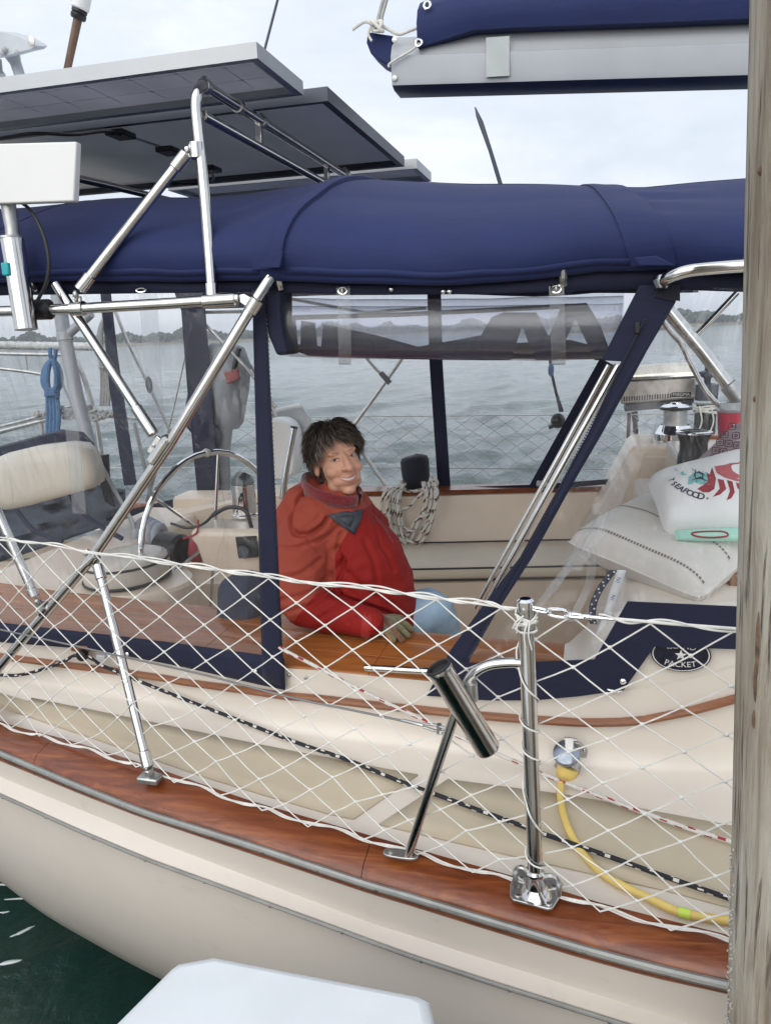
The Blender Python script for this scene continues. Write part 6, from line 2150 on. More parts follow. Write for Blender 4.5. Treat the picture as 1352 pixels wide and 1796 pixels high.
G().tube([PV(100, 505, 3.0), PV(112, 580, 3.0), PV(134, 690, 3.0), PV(160, 790, 3.0), PV(186, 880, 3.0)], .046, 18).build('post', 'alloy', dv)
G().lathe([(.046, 0), (.054, .004), (.054, .05), (.046, .054)], PV(116, 597, 3.0), PV(112, 580, 3.0) - PV(118, 610, 3.0), 18).build('collar', 'alloy_pale', dv)
G().tube([PV(122, 585, 3.0), PV(160, 550, 3.0)], .03, 12).build('arm', 'alloy', dv)
def hank(name, label, x, y0, yw, y1, w, v, m_, r):
    t = thing(name, label, 'rope', PV(x, y1, v))
    for k in range(6):
        ww = w * (.45 + .55 * k / 5)
        dv_ = .03 * (k - 2.5) / 2.5
        pts = [PV(x + ww * math.sin(q / 16 * 6.2832) * (.55 + .45 * math.sin(q / 32 * 6.2832)), y0 + (yw - y0) * (.5 - .5 * math.cos(q / 16 * 6.2832)), v + dv_) for q in range(16)]
        G().tube(catmull(pts, 2, True), r, 7, closed=True).build('loop', m_, t)
    pts = [PV(x + w * .55 * math.cos(q * .8), yw - 6 + q * .55, v - .03 * math.sin(q * .8)) for q in range(26)]
    G().tube(catmull(pts, 2), r, 7).build('wrap', m_, t)
    for k in range(4):
        ww = w * .5 * (k - 1.5) / 1.5
        G().tube(catmull([PV(x + ww * .8, yw, v), PV(x + ww + 2, (yw + y1) / 2, v), PV(x + ww * .9, y1, v)], 5), r, 7).build('fall', m_, t)
    G().tube([PV(x - 4, y0 - 22, v), PV(x - 2, y0, v), PV(x + 4, y0 + 4, v), PV(x + 7, y0 - 20, v)], r * .9, 7).build('hanging_loop', m_, t)
    return t
hank('blue_rope_hank', 'hank of blue rope hanging from the stern rail', 92, 632, 688, 770, 19, 3.15, 'rope_blue', .016)
hank('grey_rope_hank', 'hank of grey rope hanging beside the far curtain edge', 184, 560, 640, 712, 14, 3.2, 'rope_grey', .012)
sb_ = thing('stern_brace', 'crossed stern braces and thin cable behind the clear curtain', 'brace', PV(300, 760, 3.3))
for px, r in ((((198, 535), (225, 600), (258, 668), (300, 758)), .012), (((352, 520), (328, 612), (304, 720), (292, 770)), .006), (((340, 548), (390, 600), (440, 655), (484, 715)), .012), (((338, 548), (440, 546)), .012), (((300, 760), (280, 800), (258, 880)), .018)):
    G().tube(catmull([PV(x, y, 3.35) for x, y in px], 4), r, 9).build('tube', 'steel_worn', sb_)
G().ball(PV(262, 675, 3.34), .026, .02, .06, (UX, VX, UPZ), 10, 8).build('splice', 'alloy_dark', sb_)

# covered outboard motor on the far stern
ob = thing('outboard_motor', 'grey covered outboard motor hung on the far stern rail', 'outboard motor', PV(395, 850, 3.4))
rr = []
for y, x0, x1, d in ((602, 372, 408, .05), (610, 356, 428, .10), (640, 350, 438, .13), (680, 356, 436, .13), (715, 362, 430, .12), (742, 370, 426, .09), (752, 376, 418, .05)):
    a, b_ = PV(x0, y, 3.45), PV(x1, y, 3.45)
    c, h = (a + b_) / 2, (b_ - a) / 2
    rr.append([c + h * math.cos(k * .3142) + VX * d * math.sin(k * .3142) for k in range(20)])
g = G().loft(rr, closed=True)
g.add(rr[0], [tuple(range(20))]).add(rr[-1], [tuple(range(20))])
g.build('cowl_cover', 'grey_cloth', ob, smooth=70)
G().prism([PV(x, y, 3.30) for x, y in ((392, 654), (416, 646), (420, 664), (398, 674))], VX * .02).build('red_patch', 'orange_red', ob, bevel=.006)
G().tube([PV(392, 745, 3.45), PV(388, 800, 3.45), PV(392, 880, 3.45)], [.07, .06, .065], 14).build('shaft_cover', 'grey_cloth', ob)
G().tube(catmull([PV(x, y, 3.36) for x, y in ((350, 665), (338, 690), (332, 740), (352, 770), (360, 850))], 5), .032, 10).build('bracket', 'plastic_black', ob)
G().tube(catmull([PV(x, y, 3.36) for x, y in ((420, 610), (405, 660), (372, 720), (352, 770))], 5), .018, 10).build('strap', 'plastic_black', ob)
G().tube(catmull([PV(x, y, 3.36) for x, y in ((362, 745), (385, 760), (378, 800), (384, 850))], 5), .022, 10).build('strap', 'slate_cloth', ob)

# ---- helm: backrest, stool, wheel, pedestal
hb_ = thing('helm_backrest', 'cream padded helm backrest with dark top edge at the left', 'backrest', PV(80, 900, 1.85))
def slice_(d, s):
    px = ((-60, 838), (-30, 812), (10, 795), (60, 783), (112, 777), (140, 780), (156, 796), (166, 828), (166, 848), (150, 860), (100, 874), (50, 888), (10, 896), (-30, 890))
    cx_, cy_ = 55, 838
    return [PV(cx_ + (x - cx_) * s, cy_ + (y - cy_) * s, 1.80) + VX * d for x, y in px]
rr = [slice_(-.045, .12), slice_(-.044, .45), slice_(-.036, .72), slice_(-.020, .88), slice_(.0, .965), slice_(.03, 1.0), slice_(.09, 1.0), slice_(.12, .93)]
g = G().loft(rr, closed=True)
g.add(rr[0], [tuple(range(14))]).add(rr[-1], [tuple(range(14))])
g.build('pad', 'seat_vinyl', hb_, smooth=80)
rr = []
for x, y, t in ((-60, 806, .03), (0, 792, .03), (60, 776, .03), (110, 763, .03), (138, 766, .03), (156, 784, .02)):
    p = PV(x, y, 1.98)
    rr.append([p + UPZ * t, p + UPZ * t * .6 - VX * .05, p - UPZ * .045 - VX * .05, p - UPZ * .045 + VX * .05, p + UPZ * t * .6 + VX * .05])
G().loft(rr, closed=True).build('top_edge', 'navy_band', hb_, smooth=50)
tp_ = thing('dark_tarp', 'dark crumpled tarp stuffed behind the helm backrest', 'tarp', PV(90, 970, 2.4))
rows = []
for i in range(19):
    r = []
    for j in range(11):
        f, t = i / 18, j / 10
        x = -70 + 290 * f
        y0, y1 = 872 - 34 * f + 22 * max(0, f - .75) * 4, 1010 - 100 * f
        n_ = mnoise.noise(Vector((f * 5, t * 4, 1))) + .5 * mnoise.noise(Vector((f * 12, t * 9, 5)))
        r.append(PV(x, y0 + (y1 - y0) * t, 2.45 - .25 * t + .09 * n_))
    rows.append(r)
G().loft(rows).build('cloth', 'tarp_dark', tp_, smooth=70, solid=.01)
for px in (((120, 860), (140, 895), (180, 925), (215, 945)), ((30, 895), (60, 930), (110, 950))):
    G().tube(catmull([PV(x, y, 2.1) for x, y in px], 5), .014, 8).build('hose', 'slate_cloth', tp_)
stl = thing('helm_stool', 'round cream helm seat cushion with dark piping', 'seat cushion', PV(222, 1012, 1.45))
c = PV(222, 985, 1.45)
R0 = .215
rows = []
for h, s in ((-.075, .90), (-.07, .98), (-.03, 1.0), (.0, 1.0), (.025, .95), (.035, .8), (.038, .4), (.038, .02)):
    rows.append([c + (UX * math.cos(k * .1963) * R0 * .86 + VX * math.sin(k * .1963) * R0) * s + UPZ * h for k in range(32)])
G().loft(rows, closed=True).build('pad', 'seat_vinyl', stl, smooth=60)
for h in (.012, -.068):
    G().tube([c + UX * math.cos(k * .1963) * R0 * .865 + VX * math.sin(k * .1963) * R0 * 1.005 + UPZ * h for k in range(32)], .0055, 6, closed=True).build('piping', 'cushion_edge', stl)
bc = thing('bent_strap', 'bent flat steel strap standing beside the helm seat', 'strap', PV(240, 945, 2.2))
pts = catmull([PV(x, y, 2.2) for x, y in ((176, 812), (190, 838), (206, 868), (222, 896), (232, 916), (238, 940))], 5)
G().loft([[p - UX * .014, p + UX * .014] for p in pts]).build('flat_bar', 'alloy_pale', bc, smooth=60, solid=.006)
G().prism([PV(x, y, 2.22) for x, y in ((161, 800), (189, 797), (192, 850), (200, 890), (184, 880), (172, 838))], VX * .02).build('plate', 'plastic_black', bc, bevel=.004)

wh = thing('steering_wheel', 'large stainless steering wheel seen edge-on at the helm', 'steering wheel', PV(372, 1010, 1.85))
cw = PV(376, 946, 1.85)
eu = (VX * .93 + UX * .36).normalized()
RW = .44
ring = [cw + eu * math.cos(k / 40 * 6.2832) * RW + UPZ * math.sin(k / 40 * 6.2832) * RW for k in range(40)]
G().tube(ring, .0145, 10, closed=True).build('rim', 'chrome', wh)
for k in range(6):
    t = R(20 + 60 * k)
    G().tube([cw, cw + eu * math.cos(t) * RW + UPZ * math.sin(t) * RW], .0085, 8).build('spoke', 'steel', wh)
G().lathe([(.03, -.03), (.05, -.02), (.05, .02), (.03, .03)], cw, eu.cross(UPZ), 18).build('hub', 'steel', wh)
G().ball(cw + UPZ * RW, .022, .022, .022, None, 10, 8).build('king_spoke_knot', 'rope_white', wh)
pe = thing('helm_pedestal', 'cream instrument pedestal with black gauges beside the wheel', 'pedestal', PV(410, 1040, 1.75))
rr = []
for y, x0, x1, d in ((918, 358, 470, .10), (924, 355, 476, .12), (935, 356, 476, .12), (945, 362, 474, .11), (985, 372, 470, .09), (992, 376, 470, .085)):
    a, b_ = PV(x0, y, 1.78), PV(x1, y, 1.78)
    rr.append([a - VX * d, b_ - VX * d, b_ + VX * d, a + VX * d])
g = G().loft(rr, closed=True)
g.add(rr[0], [(0, 1, 2, 3)]).add(rr[-1], [(0, 1, 2, 3)])
g.build('console', 'gelcoat_inner', pe, smooth=30, bevel=.015)
G().prism([PV(x, y, 1.655) for x, y in ((412, 942), (450, 940), (452, 978), (418, 980))], VX * .02).build('gauge_panel', 'plastic_black', pe, bevel=.005)
c = PV(428, 968, 1.65)
G().lathe([(.028, 0), (.032, .004), (.028, .012), (.010, .014)], c, -VX, 20).build('gauge', 'alloy_dark', pe)
G().tube([PV(425, 990, 1.78), PV(428, 1060, 1.78), PV(430, 1140, 1.78)], .085, 20).build('column', 'gelcoat_inner', pe)
G().tube(catmull([PV(x, y, 1.70) for x, y in ((372, 905), (400, 890), (430, 895), (440, 920), (446, 945))], 5), .010, 8).build('cable', 'plastic_black', pe)
G().tube(catmull([PV(x, y, 1.70) for x, y in ((300, 918), (330, 926), (358, 918), (380, 896))], 5), .007, 8).build('cable', 'plastic_black', pe)
G().tube(catmull([PV(x, y, 1.66) for x, y in ((322, 945), (345, 935), (348, 912))], 5), .005, 8).build('cable', 'rope_red', pe)
bn = thing('binnacle', 'polished steel binnacle with dark domed top next to the navy curtain edge', 'binnacle', PV(430, 908, 1.9))
c = PV(430, 905, 1.9)
hb2 = uvz(PV(430, 852, 1.9))[2] - uvz(c)[2]
G().lathe([(.066, 0), (.066, .012), (.060, .016), (.060, hb2), (.064, hb2 + .003), (.064, hb2 + .010)], c, UPZ, 28).build('drum', 'chrome', bn)
G().lathe([(.060, hb2 + .008), (.058, hb2 + .03), (.045, hb2 + .055), (.020, hb2 + .068), (.002, hb2 + .070)], c, UPZ, 28).build('dome', 'dome_dark', bn)
nb = thing('navy_bag', 'dark navy cloth bag hanging inside the clear curtain', 'bag', PV(430, 1128, .95))
rr = []
for y, x0, x1, d in ((1004, 418, 452, .03), (1012, 394, 462, .06), (1030, 384, 470, .09), (1060, 386, 472, .10), (1085, 384, 470, .11), (1110, 384, 466, .10), (1124, 392, 458, .07), (1128, 410, 445, .03)):
    a, b_ = PV(x0, y, 1.02), PV(x1, y, 1.02)
    c, h = (a + b_) / 2, (b_ - a) / 2
    rr.append([c + h * math.cos(k * .2618) * (1 + .06 * math.sin(k * 1.9 + y * .07)) + VX * d * math.sin(k * .2618) * (1 + .2 * math.sin(k * 1.3 + y * .1)) for k in range(24)])
g = G().loft(rr, closed=True)
g.add(rr[0], [tuple(range(24))]).add(rr[-1], [tuple(range(24))])
nbm = g.build('cloth', 'slate_cloth', nb, smooth=80, sub=2)
sm = thing('dark_speaker', 'black round speaker lying under the steering wheel', 'speaker', PV(305, 985, 2.0))
G().lathe([(.07, -.09), (.085, -.08), (.085, .06), (.07, .08), (.02, .06)], PV(304, 962, 2.0), (UX * .9 - VX * .3), 24).build('body', 'plastic_black', sm)
gc_ = thing('grey_towel', 'rolled pale grey towel behind the round helm seat', 'towel', PV(268, 945, 2.3))
c = PV(268, 932, 2.3)
for k in range(4):
    pts = [c + UX * (.03 * k - .05) + VX * math.cos(q * .3) * (.10 - .015 * k) + UPZ * (math.sin(q * .3) * (.085 - .012 * k) - .02) for q in range(21)]
    G().tube(pts, .026, 8, closed=True).build('fold', 'grey_towel', gc_, smooth=80)
rd_ = thing('red_pouch', 'small dark red pouch under the instrument pedestal', 'pouch', PV(345, 985, 2.0))
rr = []
for y, x0, x1, d in ((940, 338, 352, .02), (948, 334, 362, .05), (968, 332, 366, .06), (982, 336, 360, .04), (986, 342, 354, .02)):
    a, b_ = PV(x0, y, 2.0), PV(x1, y, 2.0)
    c, h = (a + b_) / 2, (b_ - a) / 2
    rr.append([c + h * math.cos(k * .5236) + VX * d * math.sin(k * .5236) for k in range(12)])
g = G().loft(rr, closed=True)
g.add(rr[0], [tuple(range(12))]).add(rr[-1], [tuple(range(12))])
g.build('cloth', 'print_red', rd_, smooth=70)
# ================================================================== THE SEATED WOMAN
from mathutils.bvhtree import BVHTree

def remesh(g, voxel, smooth=4, factor=.5):
    """one continuous surface round overlapping solids"""
    me = bpy.data.meshes.new('rough')
    me.from_pydata([tuple(p) for p in g.v], [], g.f)
    o = bpy.data.objects.new('rough', me)
    COL.objects.link(o)
    md = o.modifiers.new('skin', 'REMESH')
    md.mode = 'VOXEL'
    md.voxel_size = voxel
    if smooth:
        ms = o.modifiers.new('soft', 'SMOOTH')
        ms.factor = factor
        ms.iterations = smooth
    dg = bpy.context.evaluated_depsgraph_get()
    ev = o.evaluated_get(dg)
    m2 = ev.to_mesh()
    v = [p.co.copy() for p in m2.vertices]
    f = [tuple(p.vertices) for p in m2.polygons]
    ev.to_mesh_clear()
    bpy.data.objects.remove(o)
    bpy.data.meshes.remove(me)
    return v, f

def limb(g, pts, n=16):
    """a tapered, rounded chain of (point, radius)"""
    for (a, ra), (b_, rb2) in zip(pts, pts[1:]):
        k = max(2, int((b_ - a).length / (min(ra, rb2) * .35)))
        for i in range(k + 1):
            t = i / k
            g.ball(a.lerp(b_, t), ra + (rb2 - ra) * t, None, None, None, n, n // 2 + 2)

PVV = 1.06
def B(x, y, v=PVV):
    return PV(x, y, v)
woman = thing('person', 'smiling woman with short dark hair in a red jacket seated in the cockpit', 'person', W(-.72, 1.15, -.07))

# head axes: turned three quarters to the dock, tilted a little
HC_ = B(590, 806)
to_cam = (CAM - HC_)
to_cam.z = 0
to_cam.normalize()
cam_r = Vector((1, 0, 0))
cam_r = (cam_r - to_cam * cam_r.dot(to_cam)).normalized()
fwd_ = (to_cam * math.cos(R(20)) + cam_r * math.sin(R(20)) + UPZ * .10).normalized()
up0 = (UPZ - cam_r * .15 + to_cam * .02)
hr = fwd_.cross(up0).normalized()            # towards her own right hand -> flipped below
hu = hr.cross(fwd_).normalized()
SC = 1.07
def Hd(x, y, z):
    """a point of the head: x across the face towards the picture's right, y out of the face, z up"""
    return HC_ + (-hr if hr.dot(cam_r) < 0 else hr) * x * SC + fwd_ * y * SC + hu * z * SC
hx = (Hd(1, 0, 0) - Hd(0, 0, 0)).normalized()
AX = (hx, fwd_, hu)
g = G()
def hb3(x, y, z, rx, ry=None, rz=None, n=20):
    g.ball(Hd(x, y, z), rx * SC, (ry or rx) * SC, (rz or rx) * SC, AX, n, n // 2 + 2)
hb3(0, -.014, .036, .073, .092, .082)
hb3(0, .030, -.022, .063, .060, .083)
hb3(0, .030, -.068, .054, .050, .046)
hb3(0, .060, -.100, .024, .020, .018)
for s in (-1, 1):
    hb3(s * .037, .058, -.030, .028, .026, .024)
    hb3(s * .031, .058, -.062, .020, .022, .022)
    hb3(s * .028, .070, .030, .024, .013, .010)
    hb3(s * .0135, .095, -.025, .0095, .010, .0078)
    hb3(s * .072, -.012, -.014, .010, .019, .030)
    hb3(s * .074, -.016, -.002, .010, .019, .016)
    hb3(s * .040, .030, -.078, .018, .032, .024)
for k in range(7):
    t = k / 6
    hb3(0, .082 + .029 * t, .020 - .044 * t, .0080 + .0056 * t)
hb3(0, .074, -.064, .030, .018, .020)
limb(g, [(Hd(0, -.020, -.06), .052), (Hd(0, -.035, -.15), .056), (B(585, 900, 1.07), .07)])
# the body under the clothes, in one piece with the head
limb(g, [(B(585, 895, 1.08), .085), (B(592, 940, 1.10), .12), (B(608, 1000, 1.12), .13), (W(-.76, 1.16, .10), .13)])
limb(g, [(B(560, 905, 1.05), .07), (B(535, 945, .98), .06), (B(528, 1035, .90), .05), (B(560, 1075, .87), .045), (PZ(640, 1094, .31), .034), (PZ(660, 1094, .305), .03)], 12)
limb(g, [(B(600, 905, 1.14), .07), (B(640, 935, 1.28), .06), (B(665, 1030, 1.32), .05), (B(720, 1075, 1.30), .04)], 12)
limb(g, [(W(-.74, 1.12, .10), .10), (B(700, 1085, 1.20), .085), (B(768, 1068, 1.22), .062), (B(800, 1150, 1.40), .055), (W(-.36, 1.62, -.45), .045), (W(-.26, 1.64, -.54), .04)], 12)
limb(g, [(W(-.78, 1.24, .10), .10), (B(690, 1080, 1.36), .085), (B(750, 1062, 1.42), .062), (W(-.46, 1.75, -.25), .055), (W(-.44, 1.80, -.54), .045), (W(-.32, 1.82, -.55), .04)], 12)
hv, hf = remesh(g, .0040, 8, .5)
body = mesh_object('body', hv, hf, [0] * len(hf), 'skin', woman, smooth=80)
bvh = BVHTree.FromPolygons(hv, hf)
def face(x, z, lift=0.0):
    """the skin at (x, z) on the front of the face"""
    o = Hd(x, .30, z)
    hit = bvh.ray_cast(o, -fwd_)
    return (hit[0] if hit[0] else Hd(x, .07, z)) + fwd_ * lift

# eyes, brows, lips, teeth
for s in (-1, 1):
    c = face(s * .0305, .009, -.0035)
    ey = G().ball(c, .0125, .0066, .0044, AX, 16, 10).build('eye', 'eye_white', woman)
    G().ball(c + fwd_ * .0044 - hx * .003, .0062, .0028, .0060, AX, 12, 8).build('iris', 'eye_iris', ey)
    up_l = [face(s * .0305 + t * .0150, .009 + .0062 * (1 - t * t) - .0012 * t * s, .0008) for t in [k / 6 - 1 for k in range(13)]]
    G().tube(up_l, [.0012 + .0016 * math.sin(3.14 * k / 12) for k in range(13)], 8).build('upper_lid', 'skin', body)
    G().tube([p + fwd_ * .0014 - hu * .0016 for p in up_l], [.0005 + .0011 * math.sin(3.14 * k / 12) for k in range(13)], 6).build('lashes', 'hair_dark', body)
    lo_l = [face(s * .0305 + t * .0140, .0065 - .0042 * (1 - t * t), .0004) for t in [k / 6 - 1 for k in range(13)]]
    G().tube(lo_l, [.001 + .0022 * math.sin(3.14 * k / 12) for k in range(13)], 8).build('lower_lid', 'skin', body)
    br_ = [face(s * (.014 + .034 * t), .0270 + .005 * math.sin(t * 2.2), .0006) for t in [k / 8 for k in range(9)]]
    G().tube(br_, [.0004 + .0009 * math.sin(3.14 * min(1, k / 8 + .12)) for k in range(9)], 6).build('eyebrow', 'brow', body)
def mouth(t, dz, lift):
    return face(t * .0305, -.062 + .0100 * t * t + dz * 1.0, lift)
tt9 = [k / 8 - 1 for k in range(17)]
rows = [[mouth(t * .90, dz * (1 - t * t * .8), .0016) for t in tt9] for dz in (.0048, .002, -.001, -.0045)]
G().loft(rows).build('teeth', 'teeth', body, smooth=60)
for k in range(-5, 6):
    t = k / 6.2
    G().tube([mouth(t, .0042 * (1 - t * t * .8), .0019), mouth(t, -.0040 * (1 - t * t * .8), .0019)], .0003, 4).build('tooth_gap', 'stitch_brown', body)
G().tube([mouth(t, .0058 * (1 - t * t * .75), .0012) for t in tt9], [.0010 + .0020 * (1 - t * t) for t in tt9], 8).build('upper_lip', 'lip', body)
G().tube([mouth(t, -.0068 * (1 - t * t * .75), .0012) for t in tt9], [.0010 + .0028 * (1 - t * t) for t in tt9], 8).build('lower_lip', 'lip', body)
for s in (-1, 1):
    fold = [face(s * (.018 + .020 * t), -.028 - .034 * t, .0) for t in [k / 8 for k in range(9)]]
    G().tube(fold, [.0002 + .0006 * math.sin(3.14 * k / 8) for k in range(9)], 5).build('smile_line', 'skin_crease', body)
    G().ball(face(s * .0085, -.0320, .0), .0030, .003, .0018, AX, 8, 6).build('nostril', 'skin_crease', body)

# hair: a close cap and many short locks, combed back and over the brow
hs = random.Random(11)
def scalp(th, ph, k=1.0):
    x, y, z = math.cos(ph) * math.sin(th), math.cos(ph) * math.cos(th), math.sin(ph)
    return (.076 * x * k, -.014 + .095 * y * k, .037 + .086 * z * k), (x, y, z)
def hairy(p):
    x, y, z = p
    if y > .045:
        return z > .074 - .012 * (x / .07)
    if y > .005:
        return z > .010 + (y - .005) * 1.6
    if y > -.04:
        return z > -.018
    return z > -.075
g = G()
nth, nph = 48, 26
ok, vid = {}, {}
for i in range(nth):
    for j in range(nph):
        th, ph = 6.2832 * i / nth, -1.35 + 2.9 * j / (nph - 1)
        p, n_ = scalp(th, min(ph, 1.55), 1.035)
        if hairy(p):
            vid[(i, j)] = len(g.v)
            g.v.append(Hd(*p))
for i in range(nth):
    for j in range(nph - 1):
        q = [(i, j), ((i + 1) % nth, j), ((i + 1) % nth, j + 1), (i, j + 1)]
        if all(k in vid for k in q):
            g.f.append(tuple(vid[k] for k in q))
            g.m.append(0)
hair = g.build('hair', 'hair_dark', woman, smooth=80)
gd, gg = G(), G()
n_l = 0
while n_l < 7500:
    th, ph = hs.random() * 6.2832, math.asin(hs.uniform(-.95, 1.0))
    p, n_ = scalp(th, ph, 1.0)
    if not hairy(p):
        continue
    n_l += 1
    x, y, z = p
    nv = Vector(n_)
    front = max(0, min(1, (y + .01) / .07))
    low = max(0, min(1, (.05 - z) / .08))
    # combing: from the crown outwards; fringe sweeps to the picture's right, nape flicks back and out
    c_ = Vector((x - .01, (y + .03) * .9, z - .20))
    flow = c_ - nv * c_.dot(nv)
    flow.normalize()
    flow += Vector((.75, .15, 0)) * front
    if y < .02:
        flow += Vector((-.35 if x < 0 else .25, -.55, 0)) * (.4 + low)
    wv_ = mnoise.noise(Vector((x * 38, y * 38, z * 38)))
    flow += Vector((wv_, mnoise.noise(Vector((y * 38, z * 38, x * 38 + 4))), .3 * wv_)) * 1.25
    flow += Vector((hs.uniform(-.18, .18), hs.uniform(-.18, .18), hs.uniform(-.12, .12)))
    flow = flow - nv * flow.dot(nv) * .8
    flow.normalize()
    lift = hs.uniform(.008, .024) * (1 - .25 * low) * (1 + .25 * wv_)
    flick = hs.uniform(-.008, .020) * (.4 + .9 * low + .6 * front * (x > .01))
    L_ = hs.uniform(.034, .062) * (1 - .12 * front)
    if hs.random() < .22:
        flick += hs.uniform(.003, .012)
    pts = []
    for k in range(7):
        t = k / 6
        q = Vector(p) + flow * L_ * t
        e = Vector((q.x / .076, (q.y + .014) / .095, (q.z - .037) / .086))
        q = Vector(((e.x / e.length) * .076, (e.y / e.length) * .095 - .014, (e.z / e.length) * .086 + .037))
        nn_ = Vector((e.x, e.y, e.z)).normalized()
        if q.z < -.02:
            q = q + Vector((0, 0, -.35 * (-.02 - q.z)))
        q = q + nn_ * (lift * math.sin(min(1, t * 1.5) * 1.57) + flick * t ** 3)
        pts.append(Hd(*q))
    w = hs.uniform(.0007, .0015)
    grey = hs.random() < (.14 + .55 * low + .42 * front * (z < .10))
    (gg if grey else gd).tube(pts, [w * .9, w, w * 1.05, w, w * .8, w * .5, w * .1], 3, caps=False)
tag(gd.build('dark_locks', 'hair_dark', hair, smooth=80), kind='stuff')
tag(gg.build('grey_locks', 'hair_grey', hair, smooth=80), kind='stuff')

# jacket: torso and sleeves in one surface, two reds
g = G()
limb(g, [(B(590, 885, 1.06), .090), (B(590, 915, 1.08), .128), (B(601, 950, 1.09), .160), (B(624, 990, 1.11), .186), (B(636, 1030, 1.13), .195), (B(648, 1088, 1.15), .190)], 20)
limb(g, [(B(560, 915, 1.02), .105), (B(538, 940, .98), .102), (B(527, 985, .93), .100), (B(522, 1030, .89), .094), (B(536, 1060, .87), .082), (B(575, 1076, .86), .068), (B(618, 1084, .86), .057), (PZ(648, 1092, .315), .049)], 18)
limb(g, [(B(610, 900, 1.16), .098), (B(640, 930, 1.27), .094), (B(655, 985, 1.33), .085), (B(665, 1045, 1.33), .075), (B(725, 1085, 1.30), .05)], 18)
# hood lying on the back
limb(g, [(B(528, 880, 1.04), .060), (B(512, 905, 1.04), .062), (B(503, 930, 1.04), .050)], 16)
limb(g, [(B(545, 858, 1.08), .045), (B(524, 880, 1.12), .06), (B(515, 905, 1.12), .06)], 16)
jv, jf = remesh(g, .0058, 9, .5)
# folds in the cloth
je = G()
arm_axis = [B(538, 940, .98), B(527, 985, .93), B(522, 1030, .89), B(536, 1060, .87), B(575, 1076, .86), B(618, 1084, .86), PZ(648, 1092, .315)]
def near_arm(p):
    best = (9, 0)
    tot = 0
    for i, (a, b_) in enumerate(zip(arm_axis, arm_axis[1:])):
        t = max(0, min(1, (p - a).dot(b_ - a) / (b_ - a).length_squared))
        best = min(best, ((p - (a + (b_ - a) * t)).length, i + t))
    return best
tmp = bpy.data.meshes.new('tmp')
tmp.from_pydata([tuple(p) for p in jv], [], jf)
tmp.update()
nrm = [v.normal.copy() for v in tmp.vertices]
bpy.data.meshes.remove(tmp)
jb = BVHTree.FromPolygons(jv, jf)
def on_jacket(x, y, lift=.002):
    d = ray(x, y).normalized()
    hit = jb.ray_cast(CAM, d)
    return (hit[0] if hit[0] else B(x, y)) - d * lift
hd_px = [(556, 858), (536, 864), (522, 880), (513, 902), (510, 918), (514, 932), (528, 938), (548, 934), (566, 922), (574, 910)]
creases = [(hd_px, .022, .011), ([(484, 962), (505, 962), (530, 958), (570, 943), (600, 918)], .008, .009), ([(482, 1015), (520, 1010), (560, 985), (592, 962)], .010, .014),
           ([(490, 1052), (540, 1042), (580, 1012), (602, 985)], .012, .014), ([(505, 1072), (545, 1062), (580, 1045), (606, 1030)], .010, .011), ([(560, 1085), (585, 1070), (600, 1056)], .007, .009),
           ([(612, 1090), (625, 1075), (630, 1064)], .006, .008), ([(640, 950), (655, 985), (662, 1030)], .007, .014), ([(612, 1005), (645, 1040), (690, 1062)], .008, .014), ([(598, 935), (592, 965), (604, 990), (592, 1025), (600, 1048)], .013, .010), ([(600, 1046), (632, 1058), (668, 1070), (695, 1082)], .014, .010), ([(540, 948), (560, 968), (590, 975)], .007, .009), ([(560, 905), (540, 925), (536, 930)], .006, .010), ([(660, 925), (668, 955), (690, 1000)], .006, .012)]
JV = np.array([tuple(p) for p in jv])
H_ = np.zeros(len(jv))
for px, dep, wd in creases:
    line = catmull([on_jacket(x, y, 0) for x, y in px], 4)
    best = np.full(len(jv), 9.0)
    for a, b_ in zip(line, line[1:]):
        A3, D3 = np.array(tuple(a)), np.array(tuple(b_ - a))
        t = np.clip(((JV - A3) @ D3) / max(D3 @ D3, 1e-12), 0, 1)
        best = np.minimum(best, np.linalg.norm(JV - (A3 + t[:, None] * D3), axis=1))
    q = (best / wd) ** 2
    H_ -= dep * (1 - q * .8) * np.exp(-q * .8)
for i, p in enumerate(jv):
    H_[i] += .007 * mnoise.noise(p * 8) + .004 * (1 - abs(mnoise.noise(p * 15 + Vector((3, 1, 7)))) * 2)
jv = [p + n_ * h for p, n_, h in zip(jv, nrm, H_)]
pan = []
for p in jv:
    d, q = near_arm(p)
    u_, v_, z_ = uvz(p)
    ft_ = min(u_ - (-.762 + .55 * max(0, z_ - .52)), .66 - z_)
    fa_ = max((q - 3.2 - .5 * (z_ - .35) / .1) * .03, min(.315 - z_, (q - 2.0) * .03), min(u_ + .752 - .25 * max(0, z_ - .45) - .25 * max(0, .42 - z_), .58 - z_))
    w = max(0, min(1, (d - .092) / .026))
    pan.append(fa_ * (1 - w) + ft_ * w)
jk = mesh_object('jacket', jv, jf, [0] * len(jf), 'jacket_two_tone', woman, smooth=80)
at_ = jk.data.attributes.new('panel', 'FLOAT', 'POINT')
at_.data.foreach_set('value', pan)
